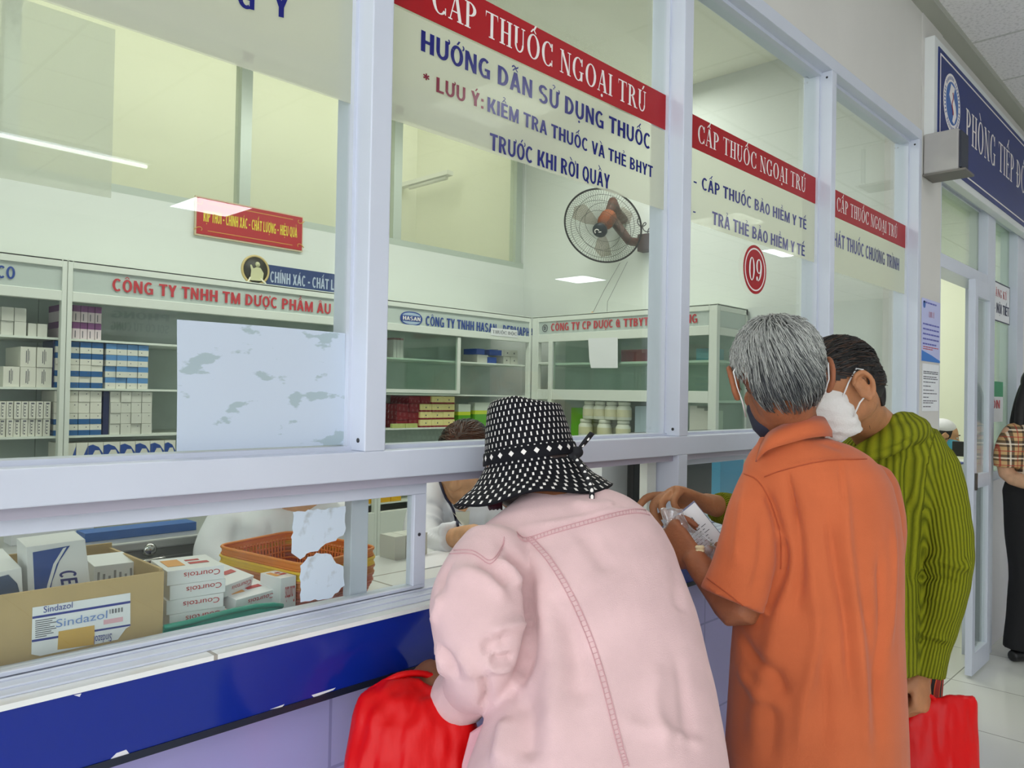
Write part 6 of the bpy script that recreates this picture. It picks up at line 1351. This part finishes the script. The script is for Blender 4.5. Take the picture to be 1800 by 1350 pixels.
# hat
HXa = norm(np.cross(haxis, FWD)); HYa = np.cross(haxis, HXa)
prof = [(0, .094), (.020, .096), (.036, .101), (.050, .107), (.060, .104), (.067, .092), (.072, .070), (.077, .045), (.081, .020), (.0835, .0), (.086, -.012), (.096, -.026), (.110, -.042), (.124, -.050), (.137, -.059), (.144, -.063)]
def hat_mat(name, n, rows, dot):
    m = bpy.data.materials.new(name); m.use_nodes = True; nt = m.node_tree; bs_ = nt.nodes['Principled BSDF']; an, al = pat_nodes(nt)
    v = mth(nt, 'MULTIPLY', al, rows); row = mth(nt, 'FLOOR', v); fv = mth(nt, 'ABSOLUTE', mth(nt, 'SUBTRACT', mth(nt, 'FRACT', v), .5))
    u = mth(nt, 'ADD', mth(nt, 'MULTIPLY', an, n/(2*math.pi)), mth(nt, 'MULTIPLY', row, .37)); fu = mth(nt, 'ABSOLUTE', mth(nt, 'SUBTRACT', mth(nt, 'FRACT', u), .5))
    if dot == 'dash': k = mth(nt, 'MULTIPLY', mth(nt, 'LESS_THAN', fu, .125), mth(nt, 'LESS_THAN', fv, .31))
    else: k = mth(nt, 'LESS_THAN', mth(nt, 'ADD', fu, fv), .23)
    mx = nd(nt, 'ShaderNodeMix', data_type='RGBA'); mx.inputs[6].default_value = srgb((16, 16, 22))+(1,); mx.inputs[7].default_value = srgb((236, 232, 226))+(1,); nt.links.new(k, mx.inputs[0]); nt.links.new(mx.outputs[2], bs_.inputs['Base Color'])
    h = mth(nt, 'ADD', mth(nt, 'MULTIPLY', k, .5), mth(nt, 'SUBTRACT', .5, mth(nt, 'MULTIPLY', fv, fv)))
    bp = nd(nt, 'ShaderNodeBump'); bp.inputs['Strength'].default_value = .9; bp.inputs['Distance'].default_value = .004; nt.links.new(h, bp.inputs['Height']); nt.links.new(bp.outputs[0], bs_.inputs['Normal']); bs_.inputs['Roughness'].default_value = .75; bs_.inputs['Specular IOR Level'].default_value = .2
    return m
def lathe_attr(name, prof, m, par, wav, n=72, s0=0.0):
    P, _ = resample([np.array([r, h, 0]) for r, h in prof], [0]*len(prof), 4); vs = []; at_ = []; s_ = s0
    for i, p_ in enumerate(P):
        if i: s_ += np.linalg.norm(P[i]-P[i-1])
        for k in range(n):
            th = 2*math.pi*k/n; r_ = max(p_[0], .0006); dr, dz = wav(th, p_[0], p_[1]); vs.append(hc+(r_+dr)*(math.cos(th)*HXa+math.sin(th)*HYa)+haxis*(p_[1]+dz)); at_.append((math.cos(th), math.sin(th), s_))
    F_ = [(i*n+k, (i+1)*n+k, (i+1)*n+(k+1) % n, i*n+(k+1) % n) for i in range(len(P)-1) for k in range(n)]
    o = solid(name, np.array(vs), F_, m, par, at_); md = o.modifiers.new('s', 'SOLIDIFY'); md.thickness = .004; md.offset = -1; return o
hat = thing('straw_hat', 'black woven hat with white dashes and ribbon knot worn by the person in pink', 'hat', tuple(hc))
def wav(th, r_, h):
    d = max(0, r_-.088)/.055; dent = 0
    if h > .085: dent = -.018*max(0, math.cos(th-2.9))*min(1, r_/.03)*(h-.085)/.02
    return (.006*d*math.sin(3*th+1.0), .009*d*math.sin(2*th-1.4)+.005*d*math.sin(5*th)+dent-.013*d*max(0, math.sin(th)))
lathe_attr('crown_and_brim', prof, hat_mat('dashed_hat_weave', 46.0, 92.0, 'dash'), hat, wav)
lathe_attr('hat_band', [(.0825, .014), (.0845, .008), (.0855, .0), (.0865, -.008)], hat_mat('dotted_hat_band', 24.0, 42.0, 'diamond'), hat, lambda th, r_, h: (.0015, 0), s0=.0021)
def ribbon(b, pts, w, wd, t=.002):
    P, _ = resample(pts, [0]*len(pts), 4); vs = []
    for i, p_ in enumerate(P):
        d = norm(P[min(i+1, len(P)-1)]-P[max(i-1, 0)]); s_ = norm(wd-d*np.dot(wd, d)); nn = np.cross(d, s_)
        vs += [p_-s_*w-nn*t, p_+s_*w-nn*t, p_+s_*w+nn*t, p_-s_*w+nn*t]
    n = len(P); fs = [(i*4+k, i*4+(k+1) % 4, i*4+4+(k+1) % 4, i*4+4+k) for i in range(n-1) for k in range(4)]+[(3, 2, 1, 0), (n*4-4, n*4-3, n*4-2, n*4-1)]
    return b.add(vs, fs, 0, True)
HB = mat('hat_black_cloth', (18, 18, 24), .8)
b = MB(); ell(b, at(1013, 795, 1.385), (CR*.013, CF*.012, CU*.011)); ell(b, at(1004, 804, 1.372), (CR*.012, CF*.011, CU*.009)); V, F = fuse(b, .003, 1); kn = solid('ribbon_knot', V, F, HB, hat)
WD = mat('hat_white_dash', (236, 232, 226), .8)
for nm, pts, wd in (('ribbon_tail', [at(1012, 796, 1.395), at(1024, 782, 1.39), at(1041, 761, 1.385)], CR*.7+CU*.7), ('ribbon_tail', [at(1008, 803, 1.355), at(1022, 820, 1.335), at(1033, 842, 1.305), at(1040, 862, 1.285), at(1040, 882, 1.28)], CR)):
    b = MB(); ribbon(b, pts, .0062 if len(pts) == 3 else .0042, wd); o = b.build(nm, HB, kn); b = MB()
    P, _ = resample(pts, [0]*len(pts), 4)
    for i in range(2, len(P)-1, 2): ell(b, P[i]-CF*.0028, (CR*.0028, CF*.0008, CU*.0042), 10, 6)
    b.build('ribbon_dots', WD, kn)
# hair and clip under the brim
b = MB(); ell(b, ph.p(0, -.02, .0), ph.ax(.078, .088, .085)); ell(b, at(905, 872, 1.38), (CR*.030, CF*.03, CU*.020)); ell(b, at(950, 872, 1.375), (CR*.055, CF*.03, CU*.012)); V, F = fuse(b, .005, 2); solid('hair', V, F, mat('dark_brown_hair', (44, 28, 24), .5, noise_amt=.4, noise_scale=80), pk)
b = MB(); cc = at(873, 882, 1.365)
for k in range(4): limb(b, [cc+CR*(.007*k-.012)+CU*.012, cc+CR*(.007*k-.014)-CF*.008, cc+CR*(.007*k-.012)-CU*.014], [.003, .004, .002], 8)
V, F = fuse(b, .002, 1); solid('hair_clip', V, F, mat('dark_tortoise_plastic', (52, 18, 28), .15), pk)
shoes_legs(pk, [khip-UP*.04+RGT*(.01+e*.08) for e in (-1, 1)], [np.array([kh[0], kh[1], 0])+RGT*(.01+e*.09) for e in (-1, 1)], FWD, fabric('grey_trousers', (96, 92, 100)), mat('brown_sandal'), (.088, .075, .07))
bag('red plastic bag hanging below the counter from the hand of the person in pink', [ringpx(y, a, c, z, t) for y, a, c, z, t in ((1194, 672, 742, 1.22, .006), (1206, 645, 760, 1.21, .014), (1222, 632, 800, 1.20, .024), (1260, 618, 828, 1.19, .040), (1330, 604, 842, 1.18, .055), (1420, 600, 850, 1.17, .062), (1500, 612, 845, 1.165, .05), (1530, 640, 830, 1.16, .03))],
    [[at(650, 1215, 1.21), at(700, 1188, 1.225), at(742, 1184, 1.24), at(768, 1194, 1.245)], [at(752, 1235, 1.20), at(764, 1238, 1.20), at(790, 1232, 1.205), at(776, 1206, 1.235)]], 11.0, .010)

# --- pharmacy staff in white coats behind the glass
COAT = fabric('white_coat_cloth', (232, 234, 238), .03, .85, 500, .1)
def seat(par_label, c, rz=0):
    o = thing('office_chair', par_label, 'chair', (c[0], c[1], 0)); b = MB(); b.box(c[0]-.17, c[0]+.17, c[1]-.19, c[1]+.14, .42, .47); b.build('seat', BLACK, o, bevel=.015)
    MB().tube([(c[0], c[1], .08), (c[0], c[1], .42)], .025, 12).build('column', BLACK, o)
    for k in range(5):
        a = 2*math.pi*k/5; MB().tube([(c[0], c[1], .07), (c[0]+.17*math.cos(a), c[1]+.17*math.sin(a), .04)], [.022, .014], 8).build('leg', BLACK, o)
    return o
ck = thing('person', 'dark-haired clerk in white coat behind the hatch, reaching toward the bending customer', 'person', tuple(at(812, 900, 2.36)*np.array([1, 1, 0])))
CSK = skin('light_skin', (206, 158, 118))
chd = Head(at(816, 808, 2.33), -FWD*.80-RGT*.25-UP*.42, UP-FWD*.35, .98)
b = MB(); chd.skull(b); limb(b, [chd.p(0, -.02, -.05), at(800, 868, 2.36), at(806, 905, 2.38)], [.054, .05, .06], 18)
loft(b, [ringpx(y, a, c, 2.38, t) for y, a, c, t in ((880, 775, 850, .05), (930, 765, 860, .08), (1100, 765, 860, .09))])
ca = [at(757, 872, 2.36), at(742, 930, 2.25), at(758, 962, 2.12), at(800, 946, 1.98), at(835, 938, 1.88)]
limb(b, ca, [.042, .04, .036, .027, .024], 14); hand(b, ca[-1], norm(at(870, 940, 1.80)-ca[-1]), -UP, .9, side=1)
cr2 = [at(868, 885, 2.38), at(885, 960, 2.3), at(880, 985, 2.1)]; limb(b, cr2, [.042, .038, .026], 14); hand(b, cr2[-1], norm(at(878, 1000, 2.0)-cr2[-1]), -UP, .9, side=-1)
V, F = fuse(b, .006, 3); cb_ = solid('body', V, F, CSK, ck); chd.eyes(cb_)
b = MB(); loft(b, [ringpx(y, a, c, 2.40, t) for y, a, c, t in ((850, 768, 838, .05), (864, 748, 862, .075), (890, 738, 884, .10), (960, 738, 885, .11), (1090, 730, 890, .12), (1185, 728, 895, .125))], 30)
limb(b, ca[:4], [.058, .056, .052, .044], 20, 4, True, False); limb(b, cr2, [.055, .05, .04], 18, 4, True, False)
V, F = fuse(b, .006, 3); bv = BVHTree.FromPolygons([tuple(v) for v in V], F)
V = creases(V, F, [([(738, 880), (775, 890), (800, 925)], .012, -.008), ([(745, 905), (770, 915), (785, 935)], .010, .008), ([(736, 930), (760, 935), (778, 950)], .010, -.007), ([(772, 850), (790, 890), (805, 940)], .006, .006)]); V = wrinkle(V, F, .004, 14, (1, 1, 1), 2)
wco = solid('white_coat', V, F, COAT, ck)
# open neck: skin and inner top showing between the lapels
bv = BVHTree.FromPolygons([tuple(v) for v in V], F)
def applique(name, P, m, par, bv, lift=.003, t=.002):
    q = []
    for x, y in P:
        h = hit(bv, x, y); 
        if h[0] is None: continue
        q.append(np.array(h[0])-CF*lift)
    return MB().prism(q, CF*t).build(name, m, par) if len(q) > 2 else None
applique('inner_top', [(796, 900), (826, 898), (824, 928), (818, 930)], mat('cream_top', (222, 222, 206), .8), wco, bv, .004)
applique('neck_opening', [(778, 846), (826, 846), (828, 884), (818, 899), (806, 896), (792, 880)], CSK, wco, bv, .006)
b = MB(); 
for P in ([(770, 842), (782, 872), (797, 898), (804, 928)], ):
    H_ = polyhit(bv, smooth2(P)); b.tube([q+n_*.003 for q, n_ in H_], .004, 6)
b.build('lapel_piping', mat('navy_piping', (34, 34, 60), .7), wco)
b = MB(); ell(b, chd.p(0, -.016, .030), chd.ax(.083, .095, .088)); ell(b, chd.p(0, -.05, -.03), chd.ax(.075, .06, .07)); V, F = fuse(b, .006, 2); q = (V-chd.c); keep = ~((q @ chd.f > .055) & (q @ chd.u < .055)); F2 = [f for f in F if all(keep[i] for i in f)]
cho = solid('hair', V, F2, BHAIR, ck)
b = MB(); hair_strands(b, chd, 700, 21, lambda v: np.array([v[0]*.4, -.5, -.6]), mk_surf(chd, V, F), .08, .0011, (0, 0, 1), .003, lambda v: (v[1] < .4 or v[2] > .6) and v[2] > -.5)
b.build('hair_strands', [mat('black_strand'), mat('brown_strand')], cho)
# second staff member, head hidden behind the paper sheet on the glass
st = thing('person', 'seated person in white coat behind the orange baskets', 'person', tuple(at(490, 950, 1.86)*np.array([1, 1, 0])))
sh = Head(at(520, 806, 1.84), -FWD*.5-RGT*.6-UP*.55, UP-FWD*.2, .98)
b = MB(); sh.skull(b); limb(b, [sh.p(0, -.02, -.05), at(528, 878, 1.87), at(520, 920, 1.88)], [.054, .05, .06], 18)
loft(b, [ringpx(y, a, c, 1.88, t) for y, a, c, t in ((915, 440, 580, .06), (960, 430, 580, .08), (1150, 430, 580, .09))])
sa = [at(405, 925, 1.86), at(385, 985, 1.80), at(430, 1030, 1.74), at(470, 1030, 1.70)]; limb(b, sa, [.042, .04, .032, .025], 14); hand(b, sa[-1], norm(at(510, 1035, 1.70)-sa[-1]), -UP, .9, side=1)
sb = [at(592, 915, 1.95), at(606, 985, 1.95), at(585, 1005, 1.85)]; limb(b, sb, [.042, .038, .03], 14); hand(b, sb[-1], norm(at(570, 1008, 1.76)-sb[-1]), -UP, .9, side=-1)
V, F = fuse(b, .007, 3); sbd = solid('body', V, F, CSK, st); sh.eyes(sbd)
b = MB(); loft(b, [ringpx(y, a, c, 1.90, t) for y, a, c, t in ((876, 470, 590, .05), (888, 430, 596, .08), (912, 396, 606, .10), (960, 400, 606, .115), (1100, 405, 605, .12), (1300, 400, 610, .13))], 30)
limb(b, sa, [.060, .058, .05, .042], 20, 4, True, False); limb(b, sb, [.055, .05, .042], 18, 4, True, False)
V, F = fuse(b, .007, 3); V = creases(V, F, [([(470, 905), (478, 950), (474, 1000)], .010, -.012), ([(540, 890), (548, 930), (545, 990)], .010, -.012), ([(420, 920), (410, 960), (418, 1000)], .012, -.008), ([(500, 900), (505, 960)], .012, .008)]); V = wrinkle(V, F, .005, 12, (1, 1, .6), 6); solid('white_coat', V, F, COAT, st)
b = MB(); ell(b, sh.p(0, -.016, .030), sh.ax(.083, .095, .088)); V, F = fuse(b, .007, 2); q = (V-sh.c); keep = ~((q @ sh.f > .055) & (q @ sh.u < .055)); solid('hair', V, [f for f in F if all(keep[i] for i in f)], BHAIR, st)
for o_, c_, lab in ((ck, ck.location, 'black office chair under the clerk behind the hatch'), (st, st.location, 'black office chair under the person behind the baskets')):
    b = MB(); c_ = np.array(c_)
    for e in (-1, 1): limb(b, [c_+RGT*e*.09+UP*.55+FWD*.02, c_+RGT*e*.10+UP*.54-FWD*.30, c_+RGT*e*.10+UP*.10-FWD*.30], [.085, .065, .05], 14)
    V, F = fuse(b, .012, 3); solid('trousers', V, F, fabric('dark_trousers', (44, 46, 56)), o_); seat(lab, c_)

# --- masked receptionist beyond the doorway, and the woman in black at the picture's edge
rp = thing('person', 'receptionist in white cap and blue mask seated behind the desk beyond the doorway', 'person', tuple(at(1660, 820, 5.9)*np.array([1, 1, 0])))
rh = Head(at(1662, 766, 5.85), RGT*.80-FWD*.45-UP*.25, UP+RGT*.05, .98)
b = MB(); rh.skull(b); limb(b, [rh.p(0, -.02, -.05), rh.p(0, -.05, -.17)], [.054, .06], 14); c_ = rh.p(0, -.06, -.20)
loft(b, [(c_, RGT*.10, FWD*.06), (c_-UP*.06, RGT*.17, FWD*.08), (c_-UP*.35, RGT*.15, FWD*.09), (c_-UP*.6, RGT*.16, FWD*.1)])
V, F = fuse(b, .01, 3); rb_ = solid('body', V, F, CSK, rp); rh.eyes(rb_)
b = MB(); loft(b, [(c_+UP*.01, RGT*.11, FWD*.07), (c_-UP*.06, RGT*.19, FWD*.10), (c_-UP*.35, RGT*.18, FWD*.11), (c_-UP*.62, RGT*.19, FWD*.12)])
for e in (-1, 1): limb(b, [c_+RGT*e*.17-UP*.08, c_+RGT*e*.20-UP*.30-FWD*.05, c_+RGT*e*.12-UP*.36-FWD*.24], [.06, .055, .045], 14)
V, F = fuse(b, .012, 3); solid('white_coat', V, F, COAT, rp)
b = MB(); ell(b, rh.p(0, -.018, .022), rh.ax(.079, .092, .086)); V, F = fuse(b, .01, 2); q = (V-rh.c); solid('hair', V, [f for f in F if not any((q[i] @ rh.f > .055) and (q[i] @ rh.u < .05) for i in f)], BHAIR, rp)
b = MB(); ell(b, rh.p(0, -.030, .060), rh.ax(.086, .090, .066)); V, F = fuse(b, .01, 2); solid('nurse_cap', V, F, mat('cap_white', (236, 236, 240), .8), rp)
b = MB(); loft(b, [(rh.p(0, .045, -.012), rh.r*.058, rh.f*.058), (rh.p(0, .055, -.05), rh.r*.064, rh.f*.062), (rh.p(0, .045, -.105), rh.r*.05, rh.f*.055)]); V, F = fuse(b, .008, 2); solid('face_mask', V, F, mat('mask_blue', (96, 182, 214), .8), rp)
seat('black office chair under the receptionist', np.array([c_[0], c_[1], 0]))

fp = at(1826, 1180, 4.25); fz = np.array([fp[0], fp[1], 0])
bw_ = thing('person', 'long-haired person in plaid short-sleeved top and black trousers at the far edge of the hall', 'person', tuple(fz))
wh = Head(fz+UP*1.50, RGT*.9+FWD*.3, UP, .97)
b = MB(); wh.skull(b); limb(b, [wh.p(0, -.02, -.05), fz+UP*1.30], [.052, .06], 14)
loft(b, [(fz+UP*1.31, RGT*.08, FWD*.06), (fz+UP*1.25, RGT*.15, FWD*.08), (fz+UP*.95, RGT*.12, FWD*.09), (fz+UP*.80, RGT*.14, FWD*.1)])
lf = [fz-RGT*.165+UP*1.24, fz-RGT*.185+UP*1.02, fz-RGT*.10+UP*.98-FWD*.18, fz+RGT*.03+UP*1.03-FWD*.22]
limb(b, lf, [.045, .042, .034, .024], 14); hand(b, lf[-1], norm(RGT*.9+UP*.2-FWD*.1), norm(FWD), .92, curl=(.6, .6, .6, .6), side=1)
rf = [fz+RGT*.165+UP*1.24, fz+RGT*.19+UP*1.0, fz+RGT*.16+UP*.80-FWD*.05]; limb(b, rf, [.045, .04, .025], 14); hand(b, rf[-1], -UP, -RGT, .92, side=1)
V, F = fuse(b, .007, 3); wb = solid('body', V, F, skin('fair_skin', (208, 164, 132)), bw_); wh.eyes(wb)
def plaid():
    m = bpy.data.materials.new('tan_plaid_cloth'); m.use_nodes = True; nt = m.node_tree; b = nt.nodes['Principled BSDF']; tc = nd(nt, 'ShaderNodeTexCoord'); sp_ = nd(nt, 'ShaderNodeSeparateXYZ'); nt.links.new(tc.outputs['Object'], sp_.inputs[0])
    h = mth(nt, 'ADD', mth(nt, 'MULTIPLY', sp_.outputs[0], .70), mth(nt, 'MULTIPLY', sp_.outputs[1], -.72)); col = None
    def band(src, sc, offs, w_): return mth(nt, 'LESS_THAN', mth(nt, 'ABSOLUTE', mth(nt, 'SUBTRACT', mth(nt, 'FRACT', mth(nt, 'ADD', mth(nt, 'MULTIPLY', src, sc), offs)), .5)), w_)
    cur = srgb((206, 168, 116))+(1,); prev = None
    for sc, offs, w_, c in ((13, 0, .10, (30, 26, 26)), (13, .28, .06, (36, 30, 30)), (13, .14, .05, (236, 226, 206)), (13, .64, .035, (176, 50, 44))):
        for src in (h, sp_.outputs[2]):
            mx = nd(nt, 'ShaderNodeMix', data_type='RGBA'); f_ = mth(nt, 'MULTIPLY', band(src, sc, offs, w_), .75); nt.links.new(f_, mx.inputs[0])
            if prev is None: mx.inputs[6].default_value = cur
            else: nt.links.new(prev, mx.inputs[6])
            mx.inputs[7].default_value = srgb(c)+(1,); prev = mx.outputs[2]
    nt.links.new(prev, b.inputs['Base Color']); b.inputs['Roughness'].default_value = .8; return m
b = MB(); loft(b, [(fz+UP*1.325, RGT*.08, FWD*.07), (fz+UP*1.29, RGT*.14, FWD*.09), (fz+UP*1.22, RGT*.165, FWD*.10), (fz+UP*.98, RGT*.14, FWD*.11), (fz+UP*.90, RGT*.15, FWD*.115)])
limb(b, [fz-RGT*.14+UP*1.24, fz-RGT*.178+UP*1.16, fz-RGT*.185+UP*1.055], [.06, .065, .062], 18, 4, True, False); limb(b, [fz+RGT*.14+UP*1.24, fz+RGT*.18+UP*1.15, fz+RGT*.19+UP*1.06], [.06, .062, .06], 18, 4, True, False)
V, F = fuse(b, .007, 3); V = wrinkle(V, F, .004, 16); solid('plaid_top', V, F, plaid(), bw_)
b = MB(); ell(b, wh.p(0, -.018, .024), wh.ax(.084, .096, .090))
for e, y_ in ((-1, -.03), (-.3, -.085), (.4, -.085), (1, -.03)): limb(b, [wh.p(e*.065, y_, .0), wh.p(e*.085, y_-.02, -.10), wh.p(e*.10, y_-.03, -.22), wh.p(e*.10-.015, y_-.02, -.36)], [.03, .034, .034, .014], 12)
limb(b, [wh.p(-.07, .0, -.02), wh.p(-.10, -.01, -.14), wh.p(-.125, -.01, -.28), wh.p(-.14, .0, -.40)], [.026, .03, .03, .010], 12)
V, F = fuse(b, .007, 2); q = (V-wh.c); V = wrinkle(V, F, .006, 30, (1, 1, .15)); solid('long_hair', V, [f for f in F if not any((q[i] @ wh.f > .058) and (q[i] @ wh.u < .05) and (q[i] @ wh.u > -.14) for i in f)], BHAIR, bw_)
r_ = random.Random(8); b = MB()
for k in range(70):
    s0 = wh.p(-.09-r_.uniform(0, .05), r_.uniform(-.05, .03), -.22-r_.uniform(0, .08)); b.tube([s0, s0-UP*.08+RGT*r_.uniform(-.02, .01), s0-UP*r_.uniform(.12, .19)+RGT*r_.uniform(-.035, .02)], [.002, .0015, .0006], 4)
b.build('hair_strands', [mat('black_strand')], bw_)
shoes_legs(bw_, [fz+RGT*e*.085+UP*.86 for e in (-1, 1)], [fz+RGT*e*.10 for e in (-1, 1)], RGT*.8+FWD*.3, mat('black_trousers', (16, 16, 19), .85), mat('black_shoe', (18, 18, 20), .4), (.098, .085, .085))
